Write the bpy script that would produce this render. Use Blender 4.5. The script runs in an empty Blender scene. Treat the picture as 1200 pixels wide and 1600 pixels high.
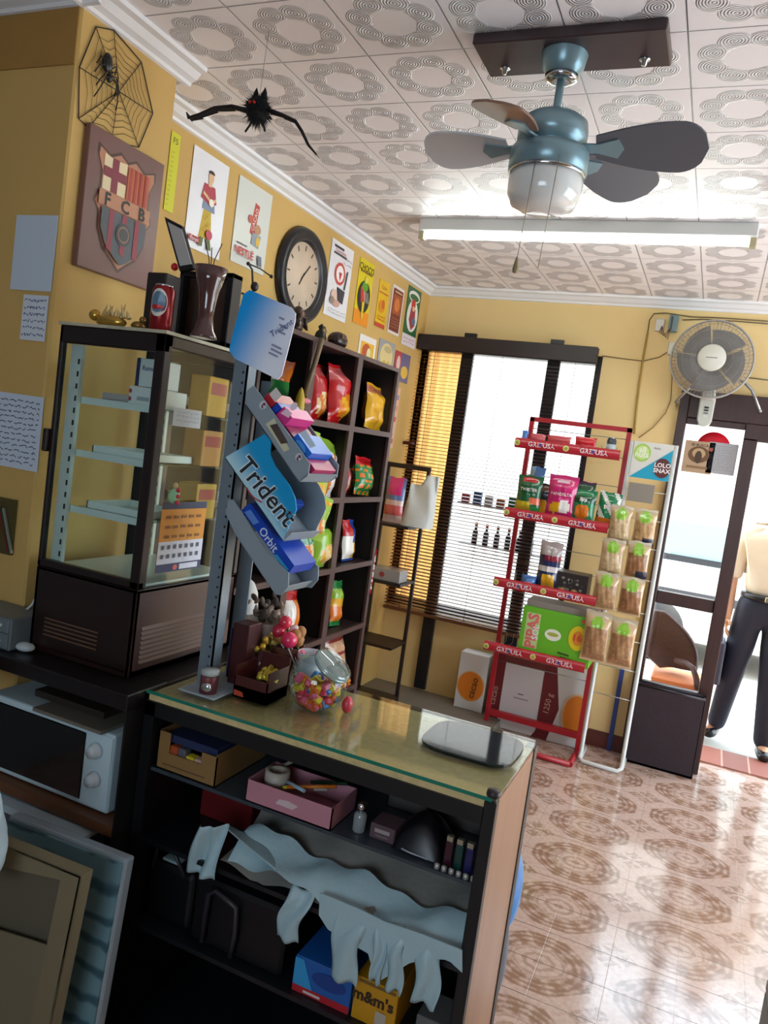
import bpy, math, random
from mathutils import Vector, Matrix
random.seed(7)
sc = bpy.context.scene
COL = sc.collection
PI = math.pi

# ------------------------------------------------------------------ camera
EYE = Vector((0.0, 0.0, 1.68))
def _rx(t): return Matrix(((1, 0, 0), (0, math.cos(t), -math.sin(t)), (0, math.sin(t), math.cos(t))))
def _ry(t): return Matrix(((math.cos(t), 0, math.sin(t)), (0, 1, 0), (-math.sin(t), 0, math.cos(t))))
def _rz(t): return Matrix(((math.cos(t), -math.sin(t), 0), (math.sin(t), math.cos(t), 0), (0, 0, 1)))
WC = _rz(0.138131221) @ _rx(0.0871879613) @ _ry(0.398467906) @ Matrix(((1, 0, 0), (0, 0, -1), (0, 1, 0)))
cam = bpy.data.objects.new('camera', bpy.data.cameras.new('camera'))
COL.objects.link(cam)
cam.data.sensor_fit = 'VERTICAL'; cam.data.sensor_height = 24.0; cam.data.lens = 18.0
cam.data.clip_start = 0.02; cam.data.clip_end = 200
_r = Matrix((WC[0], -WC[1], -WC[2])).transposed()
cam.matrix_world = Matrix.Translation(EYE) @ _r.to_4x4()
sc.camera = cam
def at(px, py, ax, val):
    """point of the plane <ax> = <val> met by the sight line through photo pixel px, py"""
    d = WC.transposed() @ Vector((px - 600, py - 800, 1200.0))
    i = 'xyz'.index(ax)
    return EYE + d * ((val - EYE[i]) / d[i])

# ------------------------------------------------------------------ world, sun, exposure
SKY = 7.0
SUN = 14.0
TUBE = 36.0
EXPOSURE = 0.12
w = bpy.data.worlds.new('sky'); sc.world = w; w.use_nodes = True
bg = w.node_tree.nodes['Background']
bg.inputs[0].default_value = (0.74, 0.88, 1.0, 1); bg.inputs[1].default_value = SKY
sun = bpy.data.objects.new('sun', bpy.data.lights.new('sun', 'SUN')); COL.objects.link(sun)
sun.data.energy = SUN; sun.data.angle = 0.02; sun.data.color = (1, 0.95, 0.86)
sun.rotation_euler = Vector((-0.62, 0.20, -0.80)).to_track_quat('-Z', 'Y').to_euler()
sc.view_settings.view_transform = 'Standard'; sc.view_settings.look = 'None'
sc.view_settings.exposure = EXPOSURE; sc.view_settings.gamma = 1.0
sc.view_settings.use_curve_mapping = False
try:
    sc.cycles.max_bounces = 10; sc.cycles.diffuse_bounces = 6; sc.cycles.transparent_max_bounces = 24
    sc.cycles.sample_clamp_indirect = 6.0; sc.cycles.caustics_reflective = False; sc.cycles.caustics_refractive = False
except Exception: pass
def portal(loc, sx, sy, rot):
    l = bpy.data.lights.new('daylight_portal', 'AREA'); l.shape = 'RECTANGLE'; l.size = sx; l.size_y = sy
    l.cycles.is_portal = True
    o = bpy.data.objects.new('daylight_portal', l); COL.objects.link(o); o.location = loc; o.rotation_euler = rot

# ------------------------------------------------------------------ materials
def lin(h):
    h = h.lstrip('#'); out = []
    for i in (0, 2, 4):
        v = int(h[i:i + 2], 16) / 255
        out.append(v / 12.92 if v <= 0.04045 else ((v + 0.055) / 1.055) ** 2.4)
    return tuple(out) + (1,)
_M = {}
def mat(h, rough=0.5, metal=0.0, spec=0.5, noise=0.0, scale=20.0, bump=0.0, coat=0.0, alpha=1.0, emit=0.0):
    key = (h, rough, metal, spec, noise, scale, bump, coat, alpha, emit)
    if key in _M: return _M[key]
    m = bpy.data.materials.new('m_' + h.strip('#')); m.use_nodes = True
    nt = m.node_tree; b = nt.nodes['Principled BSDF']
    c = lin(h)
    b.inputs['Base Color'].default_value = c; b.inputs['Roughness'].default_value = rough
    b.inputs['Metallic'].default_value = metal; b.inputs['Specular IOR Level'].default_value = spec
    b.inputs['Coat Weight'].default_value = coat; b.inputs['Alpha'].default_value = alpha
    if emit:
        b.inputs['Emission Color'].default_value = c; b.inputs['Emission Strength'].default_value = emit
    if noise or bump:
        tc = nt.nodes.new('ShaderNodeTexCoord'); n = nt.nodes.new('ShaderNodeTexNoise')
        n.inputs['Scale'].default_value = scale; n.inputs['Detail'].default_value = 4
        nt.links.new(tc.outputs['Object'], n.inputs['Vector'])
        if noise:
            mx = nt.nodes.new('ShaderNodeMix'); mx.data_type = 'RGBA'
            d = tuple(x * (1 - noise) for x in c[:3]) + (1,); e = tuple(min(1, x * (1 + noise * .6)) for x in c[:3]) + (1,)
            mx.inputs[6].default_value = d; mx.inputs[7].default_value = e
            nt.links.new(n.outputs[0], mx.inputs[0]); nt.links.new(mx.outputs[2], b.inputs['Base Color'])
        if bump:
            bp = nt.nodes.new('ShaderNodeBump'); bp.inputs['Strength'].default_value = bump; bp.inputs['Distance'].default_value = 0.01
            nt.links.new(n.outputs[0], bp.inputs['Height']); nt.links.new(bp.outputs[0], b.inputs['Normal'])
    _M[key] = m
    return m
def wood(h, h2, axis=2, scale=14.0, rough=0.45):
    key = ('wood', h, h2, axis, scale, rough)
    if key in _M: return _M[key]
    m = bpy.data.materials.new('m_wood'); m.use_nodes = True; nt = m.node_tree; b = nt.nodes['Principled BSDF']
    tc = nt.nodes.new('ShaderNodeTexCoord'); mp = nt.nodes.new('ShaderNodeMapping'); n = nt.nodes.new('ShaderNodeTexNoise')
    s = [scale * 3] * 3; s[axis] = scale * 0.22
    mp.inputs['Scale'].default_value = s; n.inputs['Scale'].default_value = 1.0; n.inputs['Detail'].default_value = 5; n.inputs['Distortion'].default_value = 0.6
    mx = nt.nodes.new('ShaderNodeMix'); mx.data_type = 'RGBA'; mx.inputs[6].default_value = lin(h); mx.inputs[7].default_value = lin(h2)
    nt.links.new(tc.outputs['Object'], mp.inputs[0]); nt.links.new(mp.outputs[0], n.inputs['Vector'])
    nt.links.new(n.outputs[0], mx.inputs[0]); nt.links.new(mx.outputs[2], b.inputs['Base Color'])
    b.inputs['Roughness'].default_value = rough
    _M[key] = m
    return m
def thin_glass(tint='#eef6f4', refl=0.10, rough=0.02):
    key = ('glass', tint, refl, rough)
    if key in _M: return _M[key]
    m = bpy.data.materials.new('m_glass'); m.use_nodes = True; nt = m.node_tree; nt.nodes.clear()
    o = nt.nodes.new('ShaderNodeOutputMaterial'); t = nt.nodes.new('ShaderNodeBsdfTransparent'); g = nt.nodes.new('ShaderNodeBsdfGlossy')
    mx = nt.nodes.new('ShaderNodeMixShader'); lw = nt.nodes.new('ShaderNodeLayerWeight'); lw.inputs[0].default_value = .5
    mul = NV(nt, lw.outputs['Facing']).f('POWER', 5.0) * (.92 - refl * .4) + refl * .4
    t.inputs[0].default_value = lin(tint); g.inputs['Roughness'].default_value = rough
    nt.links.new(mul.o, mx.inputs[0])
    nt.links.new(t.outputs[0], mx.inputs[1]); nt.links.new(g.outputs[0], mx.inputs[2]); nt.links.new(mx.outputs[0], o.inputs[0])
    _M[key] = m
    return m
class NV:                                   # tiny maths wrapper over shader nodes
    def __init__(s, nt, out): s.nt = nt; s.o = out
    def _op(s, op, *a):
        n = s.nt.nodes.new('ShaderNodeMath'); n.operation = op
        for i, v in enumerate(a):
            if isinstance(v, NV): s.nt.links.new(v.o, n.inputs[i])
            else: n.inputs[i].default_value = v
        return NV(s.nt, n.outputs[0])
    def __add__(s, b): return s._op('ADD', s, b)
    def __sub__(s, b): return s._op('SUBTRACT', s, b)
    def __rsub__(s, b): return s._op('SUBTRACT', b, s)
    def __mul__(s, b): return s._op('MULTIPLY', s, b)
    def __truediv__(s, b): return s._op('DIVIDE', s, b)
    def f(s, op, *a): return s._op(op, s, *a)
    def step(s, a, b):
        n = s.nt.nodes.new('ShaderNodeMapRange'); n.interpolation_type = 'SMOOTHSTEP'
        n.inputs[1].default_value = a; n.inputs[2].default_value = b; n.inputs[3].default_value = 0; n.inputs[4].default_value = 1
        s.nt.links.new(s.o, n.inputs[0]); return NV(s.nt, n.outputs[0])
def mixc(nt, fac, a, b):
    n = nt.nodes.new('ShaderNodeMix'); n.data_type = 'RGBA'; nt.links.new(fac.o, n.inputs[0])
    for i, v in ((6, a), (7, b)):
        if isinstance(v, tuple): n.inputs[i].default_value = v
        else: nt.links.new(v, n.inputs[i])
    return n.outputs[2]
def tile_coords(nt, x0, y0, px, py):
    tc = nt.nodes.new('ShaderNodeTexCoord'); sp = nt.nodes.new('ShaderNodeSeparateXYZ'); nt.links.new(tc.outputs['Object'], sp.inputs[0])
    x = NV(nt, sp.outputs[0]); y = NV(nt, sp.outputs[1])
    u = ((x - x0) / px + 100.5).f('FRACT') - 0.5
    v = ((y - y0) / py + 100.5).f('FRACT') - 0.5
    return u, v, tc
def ceiling_material():
    m = bpy.data.materials.new('m_ceiling_tiles'); m.use_nodes = True; nt = m.node_tree; b = nt.nodes['Principled BSDF']
    P = 0.2845
    u, v, tc = tile_coords(nt, -0.237 + P / 2, 2.588 + P / 2, P, 0.2865)
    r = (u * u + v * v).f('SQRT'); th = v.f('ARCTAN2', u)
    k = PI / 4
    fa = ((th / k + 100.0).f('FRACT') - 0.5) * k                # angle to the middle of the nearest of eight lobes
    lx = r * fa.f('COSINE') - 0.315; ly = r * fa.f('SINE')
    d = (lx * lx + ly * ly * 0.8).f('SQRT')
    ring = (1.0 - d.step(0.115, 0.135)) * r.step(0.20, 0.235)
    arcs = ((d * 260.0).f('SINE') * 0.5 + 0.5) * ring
    h = ring * 0.35 + arcs * 0.65
    e = u.f('ABSOLUTE').f('MAXIMUM', v.f('ABSOLUTE'))
    gr = e.step(0.488, 0.499)
    h = h - gr * 1.2
    bp = nt.nodes.new('ShaderNodeBump'); bp.inputs['Strength'].default_value = 1.0; bp.inputs['Distance'].default_value = 0.006
    nt.links.new(h.o, bp.inputs['Height']); nt.links.new(bp.outputs[0], b.inputs['Normal'])
    relief_shade = (1.0 - arcs * 0.7) * ring  # relief shading put into the colour, greyest between the raised arcs
    c = mixc(nt, relief_shade * 0.7, lin('#f8f4f6'), lin('#c4bebe'))
    c = mixc(nt, gr * 0.55, c, lin('#9a9694'))
    nt.links.new(c, b.inputs['Base Color']); b.inputs['Roughness'].default_value = 0.45
    return m
def floor_material():
    m = bpy.data.materials.new('m_floor_tiles'); m.use_nodes = True; nt = m.node_tree; b = nt.nodes['Principled BSDF']
    PX, PY = 0.44, 0.382
    u, v, tc = tile_coords(nt, -0.29, 3.354, PX, PY)
    au = u.f('ABSOLUTE'); av = v.f('ABSOLUTE')
    octo = au.f('MAXIMUM', av).f('MAXIMUM', (au + av) * 0.74)   # octagon distance
    n = nt.nodes.new('ShaderNodeTexNoise'); n.inputs['Scale'].default_value = 55; n.inputs['Detail'].default_value = 3
    nt.links.new(tc.outputs['Object'], n.inputs['Vector']); nz = NV(nt, n.outputs[0])
    ringm = octo.step(0.20, 0.25) * (1.0 - octo.step(0.41, 0.435))
    r = (u * u + v * v).f('SQRT'); th = v.f('ARCTAN2', u)
    pet = ((th * 12.0).f('SINE') * 0.5 + 0.5) * 0.5 + ((r * 95.0).f('SINE') * 0.5 + 0.5) * 0.5
    dark = ringm * (pet * 0.6 + nz * 0.7).step(0.25, 0.85)
    inner = (1.0 - octo.step(0.19, 0.22)) * ((r * 70.0).f('SINE') * 0.4 + nz).step(0.45, 0.8) * 0.5
    cu = 0.5 - au; cv = 0.5 - av                                # corner star between four octagons
    star = (1.0 - (cu + cv).step(0.20, 0.23)) * (cu - cv).f('ABSOLUTE').step(0.012, 0.04) * nz.step(0.3, 0.6) * 0.75
    tri = dark.f('MAXIMUM', inner).f('MAXIMUM', star)
    base = mixc(nt, nz.step(0.3, 0.7), lin('#ccb0a2'), lin('#c0a092'))
    c = mixc(nt, tri, base, lin('#94705c'))
    gu = ((u + 0.5) * 2.0).f('FRACT'); gv = ((v + 0.5) * 2.0).f('FRACT')
    g = (gv - 0.5).f('ABSOLUTE').step(0.489, 0.495).f('MAXIMUM', (gu - 0.5).f('ABSOLUTE').step(0.491, 0.497) * 0.25)
    c = mixc(nt, g, c, lin('#5a4336'))
    nt.links.new(c, b.inputs['Base Color'])
    rr = nz * 0.10 + 0.07; nt.links.new(rr.o, b.inputs['Roughness']); b.inputs['Specular IOR Level'].default_value = 0.8
    bp = nt.nodes.new('ShaderNodeBump'); bp.inputs['Strength'].default_value = 0.25; bp.inputs['Distance'].default_value = 0.003
    hh = nz * 0.3 - g; nt.links.new(hh.o, bp.inputs['Height']); nt.links.new(bp.outputs[0], b.inputs['Normal'])
    return m
def gradient_material(ca, cb, axis, a, b_, rough=0.35):       # a printed gradient along an object axis (card print)
    m = bpy.data.materials.new('m_print'); m.use_nodes = True; nt = m.node_tree; b = nt.nodes['Principled BSDF']
    tc = nt.nodes.new('ShaderNodeTexCoord'); sp = nt.nodes.new('ShaderNodeSeparateXYZ'); nt.links.new(tc.outputs['Object'], sp.inputs[0])
    f = (NV(nt, sp.outputs[0]) * axis[0] + NV(nt, sp.outputs[2]) * axis[1]).step(a, b_)
    nt.links.new(mixc(nt, f, lin(ca), lin(cb)), b.inputs['Base Color']); b.inputs['Roughness'].default_value = rough
    return m
def brick_material(c1, c2, mortar, scale, rough=0.6):
    m = bpy.data.materials.new('m_weave'); m.use_nodes = True; nt = m.node_tree; b = nt.nodes['Principled BSDF']
    tc = nt.nodes.new('ShaderNodeTexCoord'); mp = nt.nodes.new('ShaderNodeMapping'); mp.inputs['Rotation'].default_value = (PI / 2, 0, 0)
    br = nt.nodes.new('ShaderNodeTexBrick'); br.inputs['Scale'].default_value = scale
    br.inputs['Color1'].default_value = lin(c1); br.inputs['Color2'].default_value = lin(c2); br.inputs['Mortar'].default_value = lin(mortar)
    nt.links.new(tc.outputs['Object'], mp.inputs[0]); nt.links.new(mp.outputs[0], br.inputs['Vector'])
    nt.links.new(br.outputs[0], b.inputs['Base Color']); b.inputs['Roughness'].default_value = rough
    bp = nt.nodes.new('ShaderNodeBump'); bp.inputs['Strength'].default_value = 0.5; bp.inputs['Distance'].default_value = 0.004
    nt.links.new(br.outputs['Fac'], bp.inputs['Height']); bp.invert = True; nt.links.new(bp.outputs[0], b.inputs['Normal'])
    return m

# ------------------------------------------------------------------ mesh builder
_text_cache = {}
def text_shape(s, bold=0.0, shear=0.0):
    key = (s, bold, shear)
    if key not in _text_cache:
        cu = bpy.data.curves.new('t', 'FONT'); cu.body = s; cu.align_x = 'CENTER'; cu.align_y = 'CENTER'; cu.resolution_u = 2
        cu.size = 1.0; cu.offset = bold; cu.shear = shear
        o = bpy.data.objects.new('t', cu); COL.objects.link(o)
        dg = bpy.context.evaluated_depsgraph_get(); me = bpy.data.meshes.new_from_object(o.evaluated_get(dg))
        vs = [(v.co.x, v.co.y) for v in me.vertices]; fs = [tuple(p.vertices) for p in me.polygons]
        bpy.data.objects.remove(o); bpy.data.curves.remove(cu); bpy.data.meshes.remove(me)
        if vs:
            cx = (min(v[0] for v in vs) + max(v[0] for v in vs)) / 2; cy = (min(v[1] for v in vs) + max(v[1] for v in vs)) / 2
            vs = [(a - cx, b - cy) for a, b in vs]
        _text_cache[key] = (vs, fs)
    return _text_cache[key]
class MB:
    def __init__(s, m=None): s.v = []; s.f = []; s.mi = []; s.sm = []; s.mats = []; s.cur = m; s.smooth = False
    def m(s, m): s.cur = m; return s
    def _face(s, idx):
        if s.cur not in s.mats: s.mats.append(s.cur)
        s.f.append(tuple(idx)); s.mi.append(s.mats.index(s.cur)); s.sm.append(s.smooth)
    def add(s, vs, fs, M=None):
        b = len(s.v)
        for p in vs: s.v.append(M @ Vector(p) if M else Vector(p))
        for f in fs: s._face([b + i for i in f])
        return s
    def box(s, a, b, M=None):
        x0, y0, z0 = (min(a[i], b[i]) for i in range(3)); x1, y1, z1 = (max(a[i], b[i]) for i in range(3))
        return s.add([(x0, y0, z0), (x1, y0, z0), (x1, y1, z0), (x0, y1, z0), (x0, y0, z1), (x1, y0, z1), (x1, y1, z1), (x0, y1, z1)],
                     [(3, 2, 1, 0), (4, 5, 6, 7), (0, 1, 5, 4), (1, 2, 6, 5), (2, 3, 7, 6), (3, 0, 4, 7)], M)
    def cbox(s, c, size, M=None):
        h = Vector(size) / 2; c = Vector(c); return s.box(c - h, c + h, M)
    def prism(s, pts, ext):
        n = len(pts); e = Vector(ext); pts = [Vector(p) for p in pts]
        nn = Vector((0, 0, 0))
        for i in range(n): nn += pts[i].cross(pts[(i + 1) % n])
        fl = nn.dot(e) > 0
        fs = [tuple(range(n))[::-1] if fl else tuple(range(n)), tuple(range(n, 2 * n)) if fl else tuple(range(n, 2 * n))[::-1]]
        for i in range(n):
            j = (i + 1) % n; q = (i, j, n + j, n + i); fs.append(q if fl else q[::-1])
        return s.add(pts + [p + e for p in pts], fs)
    def bar(s, p, q, w, h=None, up=(0, 0, 1)):
        p = Vector(p); q = Vector(q); d = (q - p).normalized(); h = h or w
        u = Vector(up)
        if abs(d.dot(u)) > .98: u = Vector((1, 0, 0))
        a = d.cross(u).normalized(); b = a.cross(d)
        a *= w / 2; b *= h / 2
        return s.prism([p - a - b, p + a - b, p + a + b, p - a + b], q - p)
    def tube(s, pts, r, n=8, closed=False):
        pts = [Vector(p) for p in pts]; N = len(pts); base = len(s.v); prev = None
        rr = r if isinstance(r, (list, tuple)) else [r] * N
        sm = s.smooth; s.smooth = True
        for i, p in enumerate(pts):
            if closed: d = pts[(i + 1) % N] - pts[i - 1]
            else: d = pts[min(i + 1, N - 1)] - pts[max(i - 1, 0)]
            d.normalize()
            if prev is None:
                u = Vector((0, 0, 1)) if abs(d.z) < .9 else Vector((1, 0, 0)); a = d.cross(u).normalized()
            else:
                a = (prev - d * prev.dot(d)).normalized()
            prev = a; b = d.cross(a)
            for k in range(n):
                t = 2 * PI * k / n; s.v.append(p + (a * math.cos(t) + b * math.sin(t)) * rr[i])
        for i in range(N if closed else N - 1):
            j = (i + 1) % N
            for k in range(n):
                l = (k + 1) % n; s._face((base + i * n + k, base + i * n + l, base + j * n + l, base + j * n + k))
        s.smooth = sm
        if not closed:
            s._face([base + k for k in range(n)][::-1]); s._face([base + (N - 1) * n + k for k in range(n)])
        return s
    def lathe(s, prof, c=(0, 0, 0), n=20, M=None, smooth=True):
        base = len(s.v); c = Vector(c); sm = s.smooth; s.smooth = smooth
        for r, z in prof:
            for k in range(n):
                t = 2 * PI * k / n; p = Vector((r * math.cos(t), r * math.sin(t), z)); s.v.append((M @ p if M else p) + c)
        for i in range(len(prof) - 1):
            for k in range(n):
                l = (k + 1) % n; s._face((base + i * n + k, base + i * n + l, base + (i + 1) * n + l, base + (i + 1) * n + k))
        s.smooth = False
        if prof[0][0] > 1e-4: s._face([base + k for k in range(n)][::-1])
        if prof[-1][0] > 1e-4: s._face([base + (len(prof) - 1) * n + k for k in range(n)])
        s.smooth = sm
        return s
    def ball(s, c, rx, ry=None, rz=None, n=12, M=None):
        ry = ry or rx; rz = rz or rx; S = Matrix.Diagonal((rx, ry, rz))
        Q = (M.to_3x3() @ S) if M else S
        k = max(6, n // 2 + 2)
        return s.lathe([(max(math.sin(PI * i / k), 1e-5), -math.cos(PI * i / k)) for i in range(k + 1)], c, n, Q)
    def grid(s, fn, nu, nv, smooth=True, two=False):
        base = len(s.v); sm = s.smooth; s.smooth = smooth
        for j in range(nv + 1):
            for i in range(nu + 1): s.v.append(Vector(fn(i / nu, j / nv)))
        for j in range(nv):
            for i in range(nu):
                a = base + j * (nu + 1) + i; s._face((a, a + 1, a + nu + 2, a + nu + 1))
        s.smooth = sm
        return s
    def build(s, name, parent=None, loc=None, bevel=0.0, M=None, solidify=0.0, seg=1):
        org = Vector(loc) if loc is not None else Vector(parent['_o']) if parent is not None else Vector((0, 0, 0))
        me = bpy.data.meshes.new(name)
        me.from_pydata([tuple(p - org) for p in s.v], [], s.f)
        for m in s.mats: me.materials.append(m)
        me.polygons.foreach_set('material_index', s.mi); me.polygons.foreach_set('use_smooth', s.sm); me.update()
        o = bpy.data.objects.new(name, me); COL.objects.link(o)
        if parent is not None: o.parent = parent
        else: o.location = org
        o['_o'] = tuple(org)
        if bevel:
            md = o.modifiers.new('bevel', 'BEVEL'); md.width = bevel; md.segments = seg; md.limit_method = 'ANGLE'
        if solidify:
            md = o.modifiers.new('solid', 'SOLIDIFY'); md.thickness = solidify
        return o
def tag(o, label, cat, group=None):
    o['label'] = label; o['category'] = cat
    if group: o['group'] = group
    return o
def thing(name, label, cat, loc, group=None):
    o = bpy.data.objects.new(name, None); COL.objects.link(o); o.location = loc; o['_o'] = tuple(loc); o.empty_display_size = 0.05
    return tag(o, label, cat, group)
def struct(o): o['kind'] = 'structure'; return o
def dup(root, loc, label=None, rotz=None):
    r = root.copy(); COL.objects.link(r); r.location = loc
    if rotz is not None: r.rotation_euler = (0, 0, rotz)
    if label: r['label'] = label
    for ch in root.children:
        c = ch.copy(); COL.objects.link(c); c.parent = r
        for g in ch.children:
            d = g.copy(); COL.objects.link(d); d.parent = c
    return r
class Art:                                  # printing on a flat thing: thin layers over a sheet
    def __init__(s, mb, O, U, V, step=0.0005):
        s.mb = mb; s.O = Vector(O); s.U = Vector(U); s.V = Vector(V); s.N = s.U.normalized().cross(s.V.normalized()); s.k = 0; s.st = step
    def P(s, u, v, lift=0): return s.O + s.U * u + s.V * v + s.N * (s.k * s.st + lift)
    def sheet(s, m, th=0.0015):
        s.mb.m(m); q = [s.O - s.N * th, s.O + s.U - s.N * th, s.O + s.U + s.V - s.N * th, s.O + s.V - s.N * th]
        s.mb.prism(q, s.N * th); return s
    def poly(s, pts, m):
        s.k += 1; s.mb.m(m); s.mb.add([s.P(*p) for p in pts], [tuple(range(len(pts)))]); return s
    def rect(s, u0, v0, u1, v1, m): return s.poly([(u0, v0), (u1, v0), (u1, v1), (u0, v1)], m)
    def ell(s, cu, cv, ru, rv, m, n=20, a0=0, a1=2 * PI):
        return s.poly([(cu + ru * math.cos(a0 + (a1 - a0) * i / n), cv + rv * math.sin(a0 + (a1 - a0) * i / n)) for i in range(n if a1 - a0 > 6.2 else n + 1)], m)
    def line(s, u0, v0, u1, v1, wd, m):
        a = s.P(u0, v0) - s.O; b = s.P(u1, v1) - s.O; d = (b - a); n = s.N.cross(d).normalized() * wd / 2
        s.k += 1; s.mb.m(m); lift = s.N * (s.k * s.st)
        a = s.O + s.U * u0 + s.V * v0 + lift; b = s.O + s.U * u1 + s.V * v1 + lift
        s.mb.add([a - n, b - n, b + n, a + n], [(0, 1, 2, 3)]); return s
    def text(s, t, cu, cv, size, m, rot=0.0, bold=0.0, sx=1.0, shear=0.0):
        s.k += 1; s.mb.m(m); vs, fs = text_shape(t, bold, shear); a = s.U.normalized(); b = s.V.normalized()
        b = s.N.cross(a)
        c, si = math.cos(rot), math.sin(rot); O = s.P(cu, cv)
        s.mb.add([O + a * ((x * sx * c - y * si) * size) + b * ((x * sx * si + y * c) * size) for x, y in vs], fs); return s
    def scrawl(s, u0, v0, u1, v1, rows, m, seed=1, wd=0.0015):
        r = random.Random(seed)
        for i in range(rows):
            v = v1 + (v0 - v1) * (i + .5) / rows; u = u0
            while u < u1 - .03:
                l = r.uniform(.05, .16); e = min(u + l, u1)
                n = 4; pu, pv = u, v
                for k in range(1, n + 1):
                    nu = u + (e - u) * k / n; nv = v + r.uniform(-.25, .25) * (v1 - v0) / rows
                    s.line(pu, pv, nu, nv, wd, m); s.k -= 1; pu, pv = nu, nv
                u = e + r.uniform(.015, .05)
        s.k += 1
        return s

def bag(name, label, cat, base, wd, ht, th, rotz, design, tilt=0.0, roll=0.0, group=None, texts=(), seed=0, nu=14, nv=18, parent=None):
    """a sealed snack bag; front faces local -y, base is the middle of its lower edge"""
    r = random.Random(seed); ph = [r.uniform(0, 6.28) for _ in range(6)]
    M = Matrix.Translation(Vector(base)) @ Matrix.Rotation(rotz, 4, 'Z') @ Matrix.Rotation(tilt, 4, 'X') @ Matrix.Rotation(roll, 4, 'Y')
    def sm(a, b, x):
        t = max(0, min(1, (x - a) / (b - a))); return t * t * (3 - 2 * t)
    def prof(u, v):
        e = sm(0.03, 0.24, v) * sm(0.03, 0.30, 1 - v); q = max(0, 1 - abs(u) ** 2.4) ** 0.7
        wr = 1 + 0.10 * math.sin(7 * u + ph[0]) * math.sin(9 * v + ph[1]) + 0.07 * math.sin(15 * u + 8 * v + ph[2])
        return 0.5 * th * e * q * wr + 0.0025
    def pos(u, v, sgn):
        x = u * wd / 2 * (1 - 0.07 * math.sin(PI * v)); z = v * ht
        z += 0.012 * ht * math.sin(5 * u + ph[3]) * (1 if v > .9 else 0)
        y = -prof(u, v) * sgn + 0.004 * math.sin(11 * v + ph[4]) * (1 - abs(v - .5) * 2)
        return M @ Vector((x, y, z))
    mb = MB()
    for sgn in (1, -1):
        b0 = len(mb.v)
        for j in range(nv + 1):
            for i in range(nu + 1): mb.v.append(pos(-1 + 2 * i / nu, j / nv, sgn))
        mb.smooth = True
        for j in range(nv):
            for i in range(nu):
                a = b0 + j * (nu + 1) + i; mb.m(design(-1 + 2 * (i + .5) / nu, (j + .5) / nv))
                q = (a, a + 1, a + nu + 2, a + nu + 1); mb._face(q if sgn > 0 else q[::-1])
    mb.smooth = False
    for (s, tu, tv, size, m, rot) in texts:
        mb.m(m); vs, fs = text_shape(s, 0.02); b0 = len(mb.v); c, si = math.cos(rot), math.sin(rot)
        for x, y in vs:
            X = (x * c - y * si) * size; Y = (x * si + y * c) * size
            p = pos(tu + X / (wd / 2), tv + Y / ht, 1); mb.v.append(p + (M.to_3x3() @ Vector((0, -0.003, 0))))
        for f in fs: mb._face([b0 + i for i in f])
    if parent is not None: return mb.build(name, parent)
    return tag(mb.build(name, loc=base), label, cat, group)
def film(h, rough=0.22): return mat(h, rough=rough, coat=0.5)
def blotch(base, band, pic, pic2=None, top=0.8, name=None):
    def d(u, v):
        if v > 0.95 or v < 0.04: return base
        if v > top: return band
        if (u / .75) ** 2 + ((v - .30) / .22) ** 2 < 1: return pic if (pic2 is None or math.sin(9 * u + 14 * v) > -.1) else pic2
        if name and .56 < v < .72 and abs(u) < .75: return name
        return base
    return d

# ================================================================== SETTING
D = 4.898; XL = -1.95; XP = -1.714; YP0 = 1.574; YP1 = 1.967; ZC = 2.76; XR = 2.35; YB = -1.5
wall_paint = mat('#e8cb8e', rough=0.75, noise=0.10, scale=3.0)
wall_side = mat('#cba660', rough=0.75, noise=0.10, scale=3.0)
white_trim = mat('#e9e9ea', rough=0.4)
dark_wood = wood('#2c1a17', '#150c0c', axis=0, scale=10)
door_wood = wood('#4a302c', '#2e1d1c', axis=2, scale=12, rough=0.35)
navy_board = wood('#1d1b22', '#121118', axis=2, scale=8, rough=0.4)
glass = thin_glass('#fcfdfd')
struct(MB(floor_material()).box((-2.8, YB - .2, -.08), (XR + .2, 5.12, 0)).build('floor'))
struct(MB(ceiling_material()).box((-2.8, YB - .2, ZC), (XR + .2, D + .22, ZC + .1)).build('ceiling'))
mb = MB(wall_paint); Y2 = D + .22
mb.box((-2.3, D, 0), (-.755, Y2, .60)); mb.box((-2.3, D, 2.40), (-.755, Y2, ZC)); mb.box((-2.3, D, .60), (-1.95, Y2, 2.40))
mb.box((-.755, D, 0), (-.27, Y2, ZC)); mb.box((-.27, D, 2.24), (1.05, Y2, ZC)); mb.box((1.05, D, 0), (XR + .2, Y2, ZC))
struct(mb.build('wall_far'))
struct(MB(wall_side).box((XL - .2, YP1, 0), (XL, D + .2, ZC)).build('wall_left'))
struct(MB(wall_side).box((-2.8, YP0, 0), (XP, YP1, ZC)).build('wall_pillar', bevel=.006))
mb = MB(wall_side); mb.box((XR, YB, 0), (XR + .15, 1.8, ZC)); mb.box((XR, 4.6, 0), (XR + .15, Y2, ZC)); mb.box((XR, 1.8, 0), (XR + .15, 4.6, .3)); mb.box((XR, 1.8, 2.4), (XR + .15, 4.6, ZC))  # side opening out of view, added and sized for fill light
struct(mb.build('wall_right'))
mb = MB(mat('#7d8488', rough=.8)); mb.box((-2.8, YB - .15, 0), (-.9, YB, ZC)); mb.box((.5, YB - .15, 0), (XR + .15, YB, ZC)); mb.box((-.9, YB - .15, 0), (.5, YB, 1.2)); mb.box((-.9, YB - .15, 2.1), (.5, YB, ZC))  # opening behind the camera, added for cool fill light
struct(mb.build('wall_back'))
portal((-.2, YB - .16, 1.65), 1.4, .9, (PI / 2, 0, 0))
struct(MB(mat('#7d8488', rough=.8)).box((-2.8, YB, 0), (-2.65, YP0, ZC)).build('wall_counter_side'))
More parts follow.
